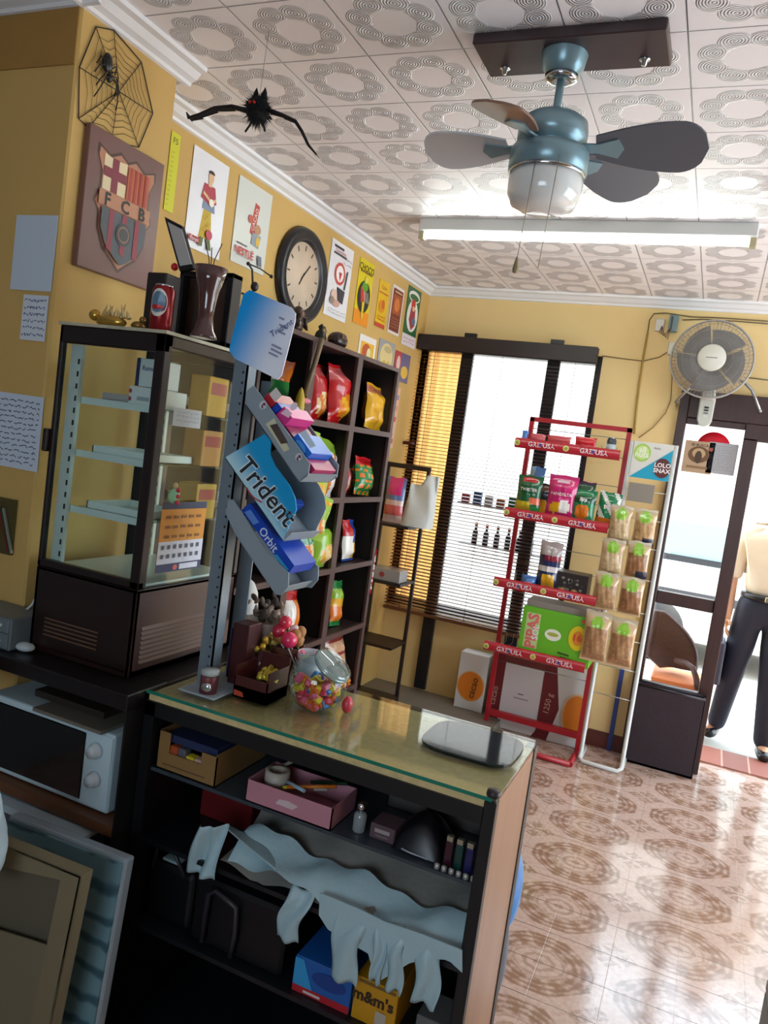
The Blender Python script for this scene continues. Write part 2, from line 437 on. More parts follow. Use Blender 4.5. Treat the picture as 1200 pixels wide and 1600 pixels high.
portal((XR + .16, 3.2, 1.35), 2.1, 2.8, (0, PI / 2, 0))
portal((-1.35, D + .23, 1.5), 1.2, 1.8, (-PI / 2, 0, 0))
portal((.39, D + .23, 1.12), 1.32, 2.24, (-PI / 2, 0, 0))
mb = MB(mat('#3a2824', rough=.4)); 
for y in (1.82, 3.2, 4.58): mb.box((XR + .02, y - .03, .3), (XR + .08, y + .03, 2.4))
for z in (.32, 2.38): mb.box((XR + .02, 1.8, z - .03), (XR + .08, 4.6, z + .03))
struct(mb.build('window_added_fill'));  # frame bars of the added, unseen side window
# darker brown band painted near the top of the pillar front
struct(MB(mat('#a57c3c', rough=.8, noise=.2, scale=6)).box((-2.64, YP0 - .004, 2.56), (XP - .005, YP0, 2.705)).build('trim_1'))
# cornice: stepped profile swept along each wall
def cornice(a, b, nrm, name):
    a = Vector(a); b = Vector(b); n = Vector(nrm)
    prof = [(0, 0), (.068, 0), (.066, -.012), (.046, -.016), (.03, -.034), (.012, -.042), (.010, -.052), (0, -.055)]
    return struct(MB(white_trim).prism([a + n * p + Vector((0, 0, q)) for p, q in prof], b - a).build(name))
cornice((XL, D, ZC), (XR, D, ZC), (0, -1, 0), 'trim_2')
cornice((XL, YP1, ZC), (XL, D, ZC), (1, 0, 0), 'trim_3')
cornice((XP, YP0 - .066, ZC), (XP, YP1 + .05, ZC), (1, 0, 0), 'trim_4')
cornice((-2.65, YP0, ZC), (XP + .066, YP0, ZC), (0, -1, 0), 'trim_5')
struct(MB(mat('#5e2a22', rough=.4)).box((-1.0, D - .012, 0), (-.27, D, .10)).build('baseboard_far'))
struct(MB(mat('#7e7468', rough=.6, noise=.25, scale=9)).box((XL, 4.55, 0), (-1.0, D - .001, .055)).build('trim_6'))

# window: dark mullion boards, glass, blind in front
mb = MB(navy_board)
mb.box((-1.655, D - .028, .07), (-1.575, D, 2.475)); mb.box((-1.085, D - .028, .07), (-1.005, D, 2.475))
mb.m(mat('#241a1a', rough=.4)); mb.box((-1.95, D + .05, .60), (-.755, D + .10, .65)); mb.box((-1.95, D + .05, 2.35), (-.755, D + .10, 2.40)); mb.box((-.80, D + .05, .65), (-.755, D + .10, 2.35))
struct(mb.build('window_1'))
struct(MB(glass).box((-1.95, D + .072, .65), (-.80, D + .076, 2.35)).build('window_1_pane'))
t = thing('venetian_blind', 'wooden venetian blind with dark valance covering the far window', 'blind', (-1.36, D - .07, .58))
MB(dark_wood).box((XL + .004, D - .115, 2.335), (-.775, D - .055, 2.435)).build('valance', t, bevel=.004)
slat = mat('#6e4428', rough=.4)
mb = MB(slat); n = 76
for i in range(n):
    z = .615 + (2.325 - .615) * i / (n - 1); c = Vector((0, D - .070, z)); a = math.radians(9)
    dy, dz = math.cos(a) * .0165, math.sin(a) * .0165
    mb.prism([(XL + .012, c.y - dy, z - dz), (XL + .012, c.y, z + .0016), (XL + .012, c.y + dy, z + dz), (XL + .012, c.y, z - .0012)], (1.163, 0, 0))
mb.build('slats', t)
mb = MB(mat('#4a2e1e', rough=.6))
for x in (-1.82, -1.36, -.90):
    mb.tube([(x, D - .084, .6), (x, D - .084, 2.335)], .0015, 4)
mb.build('ladder_cord', t)
MB(slat).box((XL + .012, D - .084, .575), (-.787, D - .056, .597)).build('bottom_rail', t, bevel=.003)
# small goods on a shelf board inside the window recess, behind the blind
zs = at(760, 790, 'y', D + .02).z
tag(MB(mat('#d9d5cf', rough=.5)).box((-1.55, D + .004, zs - .012), (-.81, D + .048, zs)).build('window_shelf', loc=(-1.2, D + .02, zs - .012)), 'pale narrow shelf board behind the blind, inside the window recess', 'shelf')
gc = ['#c23a3a', '#3f5fa8', '#d9d5cf', '#c9772e', '#3d8a4a', '#b03a62', '#7f3a34', '#4a7cb0', '#d8c04a']
for i in range(9):
    x = -1.50 + i * .08; h = .055 + .014 * ((i * 5) % 3)
    tag(MB(mat(gc[i], rough=.4)).box((x - .028, D + .012, zs), (x + .028, D + .044, zs + h)).build('small_packet', loc=(x, D + .03, zs), bevel=.004), 'small coloured packet standing in the row behind the blind', 'packet', 'packets on the window shelf')
zb = at(745, 850, 'y', D + .02).z
tag(MB(mat('#4a3a36', rough=.5)).box((-1.5, D + .004, zb - .012), (-.81, D + .048, zb)).build('window_ledge', loc=(-1.15, D + .02, zb - .012)), 'dark lower ledge behind the blind carrying orange capped bottles', 'shelf')
for i in range(6):
    x = -1.40 + i * .075; c = (x, D + .026, zb)
    tt = thing('bottle', 'dark bottle with orange cap behind the blind slats', 'bottle', c, 'bottles in the window')
    MB(mat('#3b2420', rough=.25)).lathe([(.0, 0), (.019, 0), (.020, .01), (.020, .075), (.009, .10), (.008, .125)], c, 12).build('body', tt)
    MB(mat('#e0622a', rough=.4)).lathe([(.0105, .118), (.0105, .142), (.0, .143)], c, 12).build('cap', tt)

# door: narrow fixed leaf beside the open doorway
mb = MB(door_wood)
mb.box((-.27, D - .03, 0), (-.217, D + .05, 2.24)); mb.box((.104, D - .03, 0), (.178, D + .05, 2.0)); mb.box((-.217, D - .02, 2.045), (.104, D + .04, 2.0825))
mb.box((-.217, D - .02, .965), (.104, D + .04, 1.04)); mb.box((-.217, D - .02, 0), (.104, D + .04, .478))
mb.box((-.217, D - .035, 2.0825), (1.05, D + .05, 2.24)); mb.box((.104, D - .03, 1.985), (1.05, D + .05, 2.0825)); mb.box((.98, D - .03, 0), (1.05, D + .05, 1.985))
dd = struct(mb.build('door_1', bevel=.004))
struct(MB(glass).box((-.217, D + .008, .478), (.104, D + .012, 2.045)).build('door_1_pane'))
# tiled sill outside
struct(MB(brick_material('#9a5a4a', '#7d4a40', '#b98a7a', 3.2)).box((-.27, 5.12, -.02), (1.35, 5.44, .012)).build('trim_7'))

# outside
struct(MB(mat('#aaa69f', rough=.9)).box((-14, 5.12, -.14), (14, 24, -.021)).build('ground'))
mb = MB(mat('#b4aea6', rough=.9)); mb.box((-12, 13, -.02), (12, 13.4, 6))
struct(mb.build('wall_street'))
def sheet_glow(h):                          # translucent sheet material, passes daylight so the added sheet glows
    m = bpy.data.materials.new('m_curtain'); m.use_nodes = True; nt = m.node_tree; nt.nodes.clear()
    o = nt.nodes.new('ShaderNodeOutputMaterial'); a = nt.nodes.new('ShaderNodeBsdfDiffuse'); b = nt.nodes.new('ShaderNodeBsdfTranslucent'); mx = nt.nodes.new('ShaderNodeMixShader')
    a.inputs[0].default_value = lin(h); b.inputs[0].default_value = lin(h); mx.inputs[0].default_value = .6
    nt.links.new(a.outputs[0], mx.inputs[1]); nt.links.new(b.outputs[0], mx.inputs[2]); nt.links.new(mx.outputs[0], o.inputs[0])
    return m
mb = MB(sheet_glow('#f4b870'))  # added sheet, its glow stands in for daylit yellow wall there
mb.grid(lambda u, v: (-1.945 + .30 * u, D + .125 + .012 * math.sin(u * 26), .62 + 1.77 * v), 40, 2)
tag(mb.build('curtain', loc=(-1.8, D + .12, .62), solidify=.0), 'added translucent orange curtain behind the left part of the blind', 'curtain')

# ================================================================== CEILING THINGS
steel_blue = mat('#84a2ac', rough=.3, metal=.35); fan_dark = mat('#4d5a63', rough=.35, metal=.4)
chrome = mat('#c9cfd2', rough=.15, metal=1.0)
F = Vector((-.53, 2.03, ZC))
t = thing('ceiling_fan', 'grey ceiling fan with glass light bowl hanging from a dark board', 'ceiling fan', F)
b = MB(wood('#4b3a3c', '#2c2226', axis=0, scale=8, rough=.3)).box((-.755, 1.945, ZC - .028), (-.275, 2.12, ZC)).build('mounting_board', t, bevel=.003)
for x in (-.70, -.335):
    MB(chrome).lathe([(.0, -.012), (.006, -.011), (.007, 0), (.014, .002), (.014, .005)], (x, 2.075, ZC - .033), 12).build('bolt', b)
MB(steel_blue).lathe([(.0, 2.672), (.028, 2.672), (.040, 2.682), (.054, 2.70), (.060, 2.735), (.062, 2.757)], (F.x, F.y, 0), 28).build('canopy', t)
MB(chrome).lathe([(.022, 2.664), (.040, 2.668), (.043, 2.680), (.03, 2.681)], (F.x, F.y, 0), 28).build('collar', t)
MB(steel_blue).lathe([(.0105, 2.55), (.0105, 2.685)], (F.x, F.y, 0), 14).build('downrod', t)
MB(steel_blue).lathe([(.0, 2.582), (.02, 2.58), (.07, 2.574), (.086, 2.562), (.090, 2.54), (.090, 2.512), (.070, 2.505), (.07, 2.495), (.100, 2.49), (.102, 2.475), (.102, 2.435), (.094, 2.43), (.0, 2.43)], (F.x, F.y, 0), 36).build('motor_housing', t)
MB(mat('#e6e9e6', rough=.15, coat=.6)).lathe([(.094, 2.43), (.097, 2.41), (.095, 2.375), (.082, 2.35), (.055, 2.338), (.0, 2.335)], (F.x, F.y, 0), 36).build('light_bowl', t)
MB(chrome).lathe([(.0985, 2.424), (.0995, 2.43), (.0985, 2.436)], (F.x, F.y, 0), 36).build('bowl_ring', t)
for ang, cc in ((4, '#5c6068'), (58, '#5c6068'), (178, '#c8cdd2'), (250, '#8a6a58')):
    R = Matrix.Translation((F.x, F.y, 2.50)) @ Matrix.Rotation(math.radians(ang), 4, 'Z') @ Matrix.Rotation(math.radians({4: -24, 58: -20, 178: 14, 250: -14}[ang]), 4, 'X')
    n = 22; up = []; lo = []
    for i in range(n + 1):
        q = i / n; x = .115 + {4: .27, 58: .29, 178: .24, 250: .17}[ang] * q; hw = .036 + .042 * math.sin(min(1, q * 1.35) * PI / 2) if q < .74 else .078 * math.sqrt(max(0, 1 - ((q - .74) / .26) ** 2))
        up.append(R @ Vector((x, hw, 0))); lo.append(R @ Vector((x, -hw, 0)))
    bl = MB(mat(cc, rough=.35)).prism(lo + up[::-1][1:], R.to_3x3() @ Vector((0, 0, .006))).build('blade', t)
    mb = MB(steel_blue)
    mb.prism([R @ Vector(p) for p in ((.06, -.016, -.004), (.12, -.014, -.004), (.17, -.03, -.004), (.185, 0, -.004), (.17, .03, -.004), (.12, .014, -.004), (.06, .016, -.004))], R.to_3x3() @ Vector((0, 0, .005)))
    mb.build('blade_bracket', bl)
for (px, py, cx) in ((812, 420, -.045), (846, 425, .03)):
    e = at(px, py, 'y', F.y - .06); mb = MB(mat('#a59a80', rough=.4, metal=.5))
    x0 = e.x + .01
    mb.tube([(x0, F.y - .098, 2.445), (e.x, F.y - .10, e.z)], .0011, 5)
    ch = mb.build('pull_chain', t)
    if px == 812: MB(mat('#8a7c58', rough=.4)).lathe([(.0, -.022), (.006, -.02), (.008, -.01), (.004, .012), (.0015, .02)], (e.x, F.y - .10, e.z), 10).build('chain_pull', ch)

t = thing('fluorescent_light', 'lit white fluorescent tube fitting on the ceiling', 'light', (-.73, 3.47, ZC))
MB(mat('#d9dcd8', rough=.35)).box((-1.47, 3.43, 2.70), (-.005, 3.51, ZC)).build('batten', t, bevel=.006)
em = mat('#f4fff8', emit=TUBE)
MB(em).tube([(-1.44, 3.455, 2.682), (-.03, 3.455, 2.682)], .0135, 12).build('tube', t)
for x in (-1.455, -.02): MB(mat('#b9b08e', rough=.4)).box((x - .014, 3.438, 2.664), (x + .014, 3.475, 2.706)).build('lamp_holder', t, bevel=.003)

# toy bat on a thread
B = at(403, 172, 'y', 1.85)
t = thing('toy_bat', 'fuzzy black toy bat with spread wings hanging from the ceiling', 'decoration', B)
fur = mat('#07070a', rough=.9)
mb = MB(fur); mb.ball(B, .034, .034, .036, 14)
r = random.Random(3)
for i in range(420):
    d = Vector((r.gauss(0, 1), r.gauss(0, 1), r.gauss(0, 1))).normalized(); p = B + d * .03; q = B + d * r.uniform(.042, .056) + Vector((0, 0, -.004))
    s = d.orthogonal().normalized() * .0016; mb.add([p - s, p + s, q], [(0, 1, 2)])
body = mb.build('body', t)
for dx in (-.012, .016): MB(fur).lathe([(.009, 0), (.006, .018), (.0, .032)], B + Vector((dx, 0, .03)), 8).build('ear', body)
for dx in (-.004, .010): MB(mat('#ff2a12', rough=.3)).ball(B + Vector((dx, -.0345, .006)), .0042, n=8).build('eye', body)
for pts in ([(-.03, 0, 0), (-.09, 0, .014), (-.15, 0, .012), (-.20, 0, -.004), (-.238, 0, -.012), (-.246, 0, .004)], [(.03, 0, 0), (.075, 0, -.014), (.125, 0, -.034), (.15, 0, -.062), (.175, 0, -.098), (.205, 0, -.125)]):
    mb = MB(mat('#0c0b0e', rough=.7)); P = [B + Vector(p) for p in pts]; mb.tube(P, [.006, .0055, .005, .0045, .004, .002], 7)
    for i in range(len(P) - 1):                       # wing skin hanging back from the wing rib
        a, c = P[i], P[i + 1]; mb.prism([a, c, c + Vector((0, .016, -.003)), a + Vector((0, .022, -.004))], (0, 0, .0015))
    mb.build('wing', t)
for dx in (-.014, .02): MB(fur).tube([B + Vector((dx, 0, -.03)), B + Vector((dx * 1.9, -.01, -.062))], .003, 5).build('foot', t)
MB(mat('#3a3a3e', rough=.6)).tube([B + Vector((0, 0, .03)), Vector((B.x + .005, B.y, ZC))], .0006, 4).build('thread', t)

# ================================================================== PILLAR AND LEFT WALL
black_wire = mat('#0d0c0c', rough=.5)
def pil(px, py, off=0.004): return at(px, py, 'x', XP + off)
hub = pil(186, 143)
rim = [pil(*p) for p in ((150, 42), (178, 47), (221, 97), (239, 177), (217, 230), (174, 222), (138, 200), (123, 185), (124, 105))]
t = thing('spider_web', 'black wire spider web decoration flat on the yellow pillar', 'decoration', hub)
mb = MB(black_wire); mb.tube(rim, .0018, 5, closed=True); mb.build('rim', t)
mb = MB(black_wire)
for p in rim: mb.tube([hub, p], .0013, 4)
mb.build('spokes', t)
mb = MB(mat('#5c4a26', rough=.6))
for k in (.2, .33, .46, .59, .72, .86):
    pts = []
    for i in range(len(rim)):
        a = hub.lerp(rim[i], k); b = hub.lerp(rim[(i + 1) % len(rim)], k); m = (a + b) / 2; m = m.lerp(hub, .08); pts += [a, m]
    mb.tube(pts, .0009, 4, closed=True)
mb.build('rings', t)
S = pil(168, 98, .016)
t = thing('toy_spider', 'black toy spider sitting on the wire web', 'decoration', S)
MB(mat('#0a0a0a', rough=.35)).ball(S, .011, .017, .026, 14).build('body', t)
MB(mat('#0a0a0a', rough=.35)).ball(S + Vector((0, .012, -.034)), .008, .010, .013, 12).build('head', t)
for k in range(4):
    for sg in (-1, 1):
        a = S + Vector((0, .004 + .003 * k, -.02 - .004 * k)); y = sg * (.03 + .006 * (k % 2)); z = (.025, .004, -.022, -.05)[k]
        MB(black_wire).tube([a, a + Vector((.010, y * .6, z * .4 + .01)), a + Vector((.002, y, z)), a + Vector((-.008, y * 1.15, z - .02))], .0018, 5).build('leg', t)

# club crest plaque
c00 = at(106, 413, 'x', XP); c11 = at(254, 265, 'x', XP)
y0, y1, z0, z1 = 1.622, 1.925, 2.05, 2.432
t = thing('crest_plaque', 'brown painted plaque with football club crest on the pillar', 'plaque', (XP, (y0 + y1) / 2, z0))
MB(mat('#76524a', rough=.35, noise=.22, scale=5)).box((XP + .001, y0, z0), (XP + .022, y1, z1)).build('board', t, bevel=.002)
mb = MB(); A = Art(mb, (XP + .0223, y0, z0), (0, y1 - y0, 0), (0, 0, z1 - z0), .0005)
dk = mat('#4a2e26', rough=.4); cream = mat('#dcc9a0', rough=.5); mar = mat('#7c2434', rough=.45); org = mat('#b5582e', rough=.5); gry = mat('#4f5358', rough=.5); tan = mat('#b0785a', rough=.5); blk = mat('#1a1312', rough=.5)
def shield(k):
    pts = [(-.36, .36), (-.22, .32), (-.10, .37), (0, .33), (.10, .37), (.22, .32), (.36, .36), (.37, .30), (.31, .20), (.31, .08), (.37, -.02), (.31, -.08), (.30, -.20), (.22, -.32), (.08, -.40), (0, -.45), (-.08, -.40), (-.22, -.32), (-.30, -.20), (-.31, -.08), (-.37, -.02), (-.31, .08), (-.31, .20), (-.37, .30)]
    return [(.5 + x * k, .52 + y * k) for x, y in pts]
A.poly(shield(1.06), dk); A.poly(shield(1.0), tan)
A.poly([(.2, .85), (.34, .835), (.49, .85), (.49, .60), (.2, .60)], cream)
A.rect(.30, .60, .385, .845, mar); A.rect(.2, .695, .49, .765, mar)
A.rect(.505, .60, .80, .84, org)
for i in range(4): A.rect(.53 + i * .068, .60, .562 + i * .068, .84, mat('#a33a32', rough=.5))
A.rect(.16, .485, .84, .59, mat('#b67f5e', rough=.5))
for s, u in (('F', .27), ('C', .5), ('B', .73)): A.text(s, u, .537, .05, blk, bold=.03)
low = [(.205, .475), (.795, .475), (.795, .33), (.72, .22), (.58, .135), (.5, .10), (.42, .135), (.28, .22), (.205, .33)]
A.poly(low, gry)
for u in (.30, .47, .64): A.poly([(u, .475), (u + .065, .475), (u + .065, .17), (u, .19)], mat('#8b3440', rough=.5))
A.ell(.5, .33, .10, .085, mat('#3f3d40', rough=.5)); A.ell(.5, .33, .075, .062, mat('#8a6a50', rough=.5)); A.ell(.5, .33, .06, .048, mat('#3f3d40', rough=.5))
mb.build('painted_crest', t)

# papers on the olive face of the pillar
def pin_paper(name, label, px_tl, px_br, hexc, lines, seed, ink='#1e2a55', rough=.7, blank=False):
    a = at(*px_tl, 'y', YP0 - .002); b = at(*px_br, 'y', YP0 - .002); mb = MB()
    A = Art(mb, (a.x, YP0 - .0035, b.z), (b.x - a.x, 0, 0), (0, 0, a.z - b.z), .0003); A.sheet(mat(hexc, rough=rough), .001)
    if not blank: A.scrawl(.06, .05, .94, .95, lines, mat(ink, rough=.6), seed, .0022)
    return tag(mb.build(name, loc=((a.x + b.x) / 2, YP0 - .003, b.z)), label, 'paper')
pin_paper('paper_note', 'blank pale blue sheet pinned highest on the olive pillar', (27, 336), (80, 456), '#c3d0dc', 0, 1, blank=True)
pin_paper('paper_note', 'small white handwritten card below the blank sheet on the pillar', (38, 460), (70, 534), '#d3dae2', 6, 5, '#27407a')
pin_paper('paper_note', 'large handwritten list in blue ink taped at picture left edge', (-12, 610), (58, 738), '#c9d4e2', 12, 9, '#141c40')
a = at(6, 770, 'y', YP0 - .01)
t = thing('pen_pouch', 'hanging clear pouch with red and green pens on the pillar', 'pouch', at(2, 868, 'y', YP0 - .012))
p0 = at(-6, 775, 'y', YP0 - .012); p1 = at(16, 868, 'y', YP0 - .012)
MB(thin_glass('#cfd2cc')).box((p0.x, YP0 - .014, p1.z), (p1.x, YP0 - .003, p0.z)).build('pouch', t)
for i, h in enumerate(('#b3202a', '#2f5a3a', '#d5d2c8')):
    MB(mat(h, rough=.4)).bar((p0.x + .012 + i * .008, YP0 - .008, p0.z - .03), (p1.x - .012 + i * .006, YP0 - .008, p1.z + .006), .006).build('pen', t)
# measuring strip, posters
def wallrect(name, label, cat, y0, y1, z0, z1, paper, draw, th=.0015, group=None, x=XL):
    mb = MB(); A = Art(mb, (x + .004, y0, z0), (0, y1 - y0, 0), (0, 0, z1 - z0), .0006); A.sheet(paper, th); draw(A)
    return tag(mb.build(name, loc=(x + .003, (y0 + y1) / 2, z0)), label, cat, group)
c_ = lambda h: mat(h, rough=.55)
gloss = lambda h: mat(h, rough=.3)
def d_strip(A):
    A.text('F5', .5, .9, .03, c_('#3a3a1a')); 
    for i in range(12): A.line(.1, .08 + i * .06, .35, .08 + i * .06, .002, c_('#8a8a2a'))
wallrect('paper_strip', 'long yellow-green paper strip hanging beside the crest plaque', 'paper', 2.232, 2.282, 2.40, 2.672, c_('#cfce2a'), d_strip)
def d_woman(A):
    sk = c_('#e0b58a'); A.poly([(.42, .47), (.62, .47), (.70, .16), (.34, .14)], c_('#c9a82e')); A.poly([(.40, .62), (.66, .62), (.72, .44), (.36, .44)], c_('#7f8ea8'))
    A.poly([(.36, .70), (.66, .70), (.74, .54), (.56, .50), (.30, .54)], c_('#b03a48')); A.rect(.46, .685, .56, .74, sk); A.ell(.52, .78, .075, .058, sk)
    A.ell(.52, .815, .085, .035, c_('#2a211d'), a0=0, a1=PI); A.line(.34, .60, .60, .53, .012, sk); A.line(.70, .58, .58, .53, .012, sk)
    A.ell(.58, .53, .07, .04, c_('#f0ead8')); A.poly([(.38, .15), (.46, .15), (.44, .05), (.32, .06)], c_('#5f6a3a')); A.poly([(.56, .15), (.64, .15), (.70, .05), (.58, .04)], c_('#5f6a3a'))
    A.ell(.60, .20, .09, .05, c_('#c0485a')); A.rect(.06, .07, .36, .125, c_('#a8323a')); A.text('flanes', .21, .097, .022, c_('#f4ece4'))
    for i in range(7): A.ell(.42 + .05 * (i % 4), .22 + .03 * i, .016, .01, c_('#a07a22'), 8)
wallrect('poster', 'tall white poster of a woman in red top and yellow skirt', 'poster', 2.36, 2.582, 2.314, 2.676, mat('#e9e9ec', rough=.35), d_woman)
def d_nestle(A):
    A.poly([(.44, .42), (.58, .40), (.66, .78), (.52, .80)], c_('#b8433c')); A.text('CACAO', .55, .6, .028, c_('#f0e6d8'), rot=1.35)
    A.ell(.66, .50, .10, .06, c_('#b98a68')); A.poly([(.52, .44), (.78, .44), (.74, .28), (.50, .30)], c_('#8f97a0')); A.ell(.70, .36, .06, .06, c_('#d8b23a')); A.ell(.42, .58, .07, .05, c_('#c05a48'))
    A.rect(.10, .235, .4, .25, c_('#4a4a48')); A.text('NESTLÉ', .34, .17, .042, c_('#c23a34'), bold=.02); A.rect(.1, .10, .58, .108, c_('#8a8a88')); A.poly([(.72, .2), (.84, .2), (.88, .08), (.76, .08)], c_('#6a6e78'))
wallrect('poster', 'pale grey chocolate advert poster with red lettering left of the clock', 'poster', 2.655, 2.905, 2.335, 2.676, mat('#d3d5cc', rough=.35), d_nestle)
def d_p1(A):
    A.line(.12, .93, .55, .93, .012, c_('#3a3536')); A.text('Chocolates', .42, .885, .026, c_('#b03a34')); A.line(.12, .84, .7, .84, .010, c_('#4a4446'))
    A.ell(.48, .60, .24, .15, c_('#c24a40')); A.ell(.48, .60, .17, .11, c_('#efe9e4')); A.poly([(.42, .62), (.56, .62), (.50, .50)], c_('#b8323a'))
    A.poly([(.42, .42), (.78, .40), (.74, .22), (.52, .24)], c_('#3a3840')); A.line(.74, .42, .80, .68, .014, c_('#4a4a44')); A.ell(.32, .30, .14, .07, c_('#d9b8a4')); A.ell(.44, .2, .16, .05, c_('#c99a88')); A.ell(.25, .22, .10, .05, c_('#8f7f70'))
    A.scrawl(.1, .04, .9, .12, 2, c_('#6a6262'), 4, .002); A.scrawl(.55, .72, .92, .86, 2, c_('#7a5a52'), 8, .003)
wallrect('poster', 'white poster with red ring and black cat shape right of the clock', 'poster', 3.478, 3.727, 2.292, 2.670, mat('#e6e4e6', rough=.35), d_p1)
def d_p2(A):
    A.rect(0, .0, 1, .22, c_('#e08a1c')); A.text('CHOCO', .5, .88, .05, c_('#4a4a14'), bold=.02); A.rect(.1, .80, .9, .83, c_('#7a5a1a'))
    A.ell(.5, .44, .42, .25, c_('#2a2a26')); A.poly([(.22, .56), (.5, .66), (.62, .40), (.34, .34)], c_('#c23a2a')); A.ell(.5, .60, .2, .08, c_('#5f9a2a')); A.poly([(.42, .36), (.58, .36), (.56, .10), (.46, .10)], c_('#d8c02a')); A.ell(.52, .70, .10, .05, c_('#d8d04a'))
    for i in range(3): A.line(.44 + i * .12, .52, .56 + i * .12, .36, .006, c_('#e8e2d2'))
wallrect('poster', 'yellow poster with dark oval and red and green figure', 'poster', 3.812, 4.0, 2.318, 2.668, mat('#d9c414', rough=.35), d_p2)
def d_p3(A):
    A.rect(0, 0, 1, .09, c_('#b8432a')); A.text('Cacao', .5, .86, .03, c_('#a8622a')); A.rect(.05, .72, .95, .745, c_('#c2522a')); A.ell(.45, .45, .3, .14, c_('#d88a1c')); A.ell(.55, .5, .16, .1, c_('#c2622a')); A.scrawl(.1, .14, .9, .26, 2, c_('#c2522a'), 6, .004)
wallrect('poster', 'narrow plain yellow poster with red foot band', 'poster', 4.094, 4.235, 2.354, 2.622, mat('#e0b41c', rough=.35), d_p3)
def d_p4(A):
    A.rect(.08, .06, .92, .94, c_('#7a3424')); A.rect(.16, .42, .84, .82, c_('#a8522e')); A.ell(.5, .62, .22, .14, c_('#d0783a')); A.scrawl(.18, .12, .82, .36, 4, c_('#c08a6a'), 3, .003); A.rect(.2, .86, .8, .89, c_('#d8b08a'))
wallrect('poster', 'brown poster with white border and orange centre picture', 'poster', 4.285, 4.465, 2.352, 2.638, mat('#e2d8d0', rough=.35), d_p4)
def d_p5(A):
    A.ell(.5, .82, .42, .12, c_('#e4e0d6')); A.ell(.5, .80, .34, .07, c_('#2f6a3a')); A.ell(.5, .40, .42, .34, c_('#e4e0d6')); A.ell(.48, .66, .16, .11, c_('#c23a34')); A.poly([(.34, .58), (.66, .56), (.74, .22), (.50, .10), (.26, .3)], c_('#a03a44')); A.ell(.62, .30, .14, .08, c_('#5a6a8a')); A.ell(.5, .56, .09, .06, c_('#dcb08a'))
wallrect('poster', 'green poster with white oval highest by the room corner', 'poster', 4.525, 4.745, 2.398, 2.690, mat('#23603a', rough=.35), d_p5)
def d_p5b(A): A.scrawl(.1, .2, .9, .8, 2, c_('#c8788a'), 3, .004)
wallrect('poster', 'small white and pink sheet directly under the green poster', 'poster', 4.52, 4.755, 2.322, 2.394, mat('#e4d8d8', rough=.4), d_p5b)
def d_q1(A): A.rect(.1, .1, .9, .8, c_('#e0b02a')); A.ell(.45, .5, .26, .26, c_('#b8522a')); A.ell(.6, .45, .12, .2, c_('#d8d0a0'))
wallrect('poster', 'small white sheet with yellow picture just above the dark shelf', 'poster', 3.93, 4.155, 2.10, 2.277, mat('#e8e2dc', rough=.4), d_q1)
def d_q2(A): A.ell(.5, .55, .4, .38, c_('#d8c486')); A.ell(.55, .75, .24, .1, c_('#b8a878')); A.ell(.4, .3, .12, .12, c_('#c8a850')); A.ell(.65, .3, .12, .12, c_('#c8a850'))
wallrect('poster', 'small grey sheet with pale yellow round picture above the shelf', 'poster', 4.20, 4.44, 2.10, 2.300, mat('#9a9a9a', rough=.4), d_q2)
def d_q3(A): A.rect(0, .0, .4, 1, c_('#b03038')); A.ell(.68, .35, .24, .22, c_('#d8b03a')); A.ell(.22, .6, .12, .25, c_('#d8b8b0'))
wallrect('poster', 'small blue and red sheet with yellow disc beside the blind', 'poster', 4.46, 4.71, 2.09, 2.272, mat('#34427e', rough=.4), d_q3)
def d_q4(A):
    for i in range(5): A.rect(.1, .08 + i * .18, .9, .16 + i * .18, c_(('#c05a4a', '#d0b0a0', '#b84a4a', '#c88a7a', '#8a7aa0')[i]))
wallrect('poster', 'tall pink striped leaflet on the wall beside the shelf end', 'poster', 4.42, 4.62, 1.66, 2.05, mat('#d8a890', rough=.4), d_q4)

# wall clock
ck = Vector((XL, 3.215, 2.41)); R0 = .222
t = thing('wall_clock', 'round dark framed wall clock with cream dial', 'clock', ck)
MX = Matrix.Rotation(PI / 2, 4, 'Y')
MB(mat('#1d1c20', rough=.35)).lathe([(.0, .003), (R0, .003), (R0 + .003, .012), (R0 - .008, .034), (R0 - .026, .040), (R0 - .034, .030), (R0 - .046, .034), (R0 - .060, .026), (R0 - .066, .014), (.0, .014)], ck, 48, MX).build('case', t)
dial = MB(mat('#cfb9a0', rough=.5, noise=.15, scale=8)).lathe([(R0 - .066, .0145), (R0 - .067, .0155), (0, .0155)], ck, 40, MX).build('dial', t)
mb = MB(mat('#4a382e', rough=.5))
for i in range(12):
    a = i * PI / 6; d = Vector((0, math.sin(a), math.cos(a))); o = ck + Vector((.0165, 0, 0)); mb.bar(o + d * .118, o + d * .142, .007, .001, up=(1, 0, 0))
mb.build('hour_marks', t)
for a, l in ((math.radians(42), .085), (math.radians(212), .05)):
    d = Vector((0, math.sin(a), math.cos(a))); o = ck + Vector((.018, 0, 0)); MB(blk).bar(o - d * .02, o + d * l, .006, .0015, up=(1, 0, 0)).build('clock_hand', t)

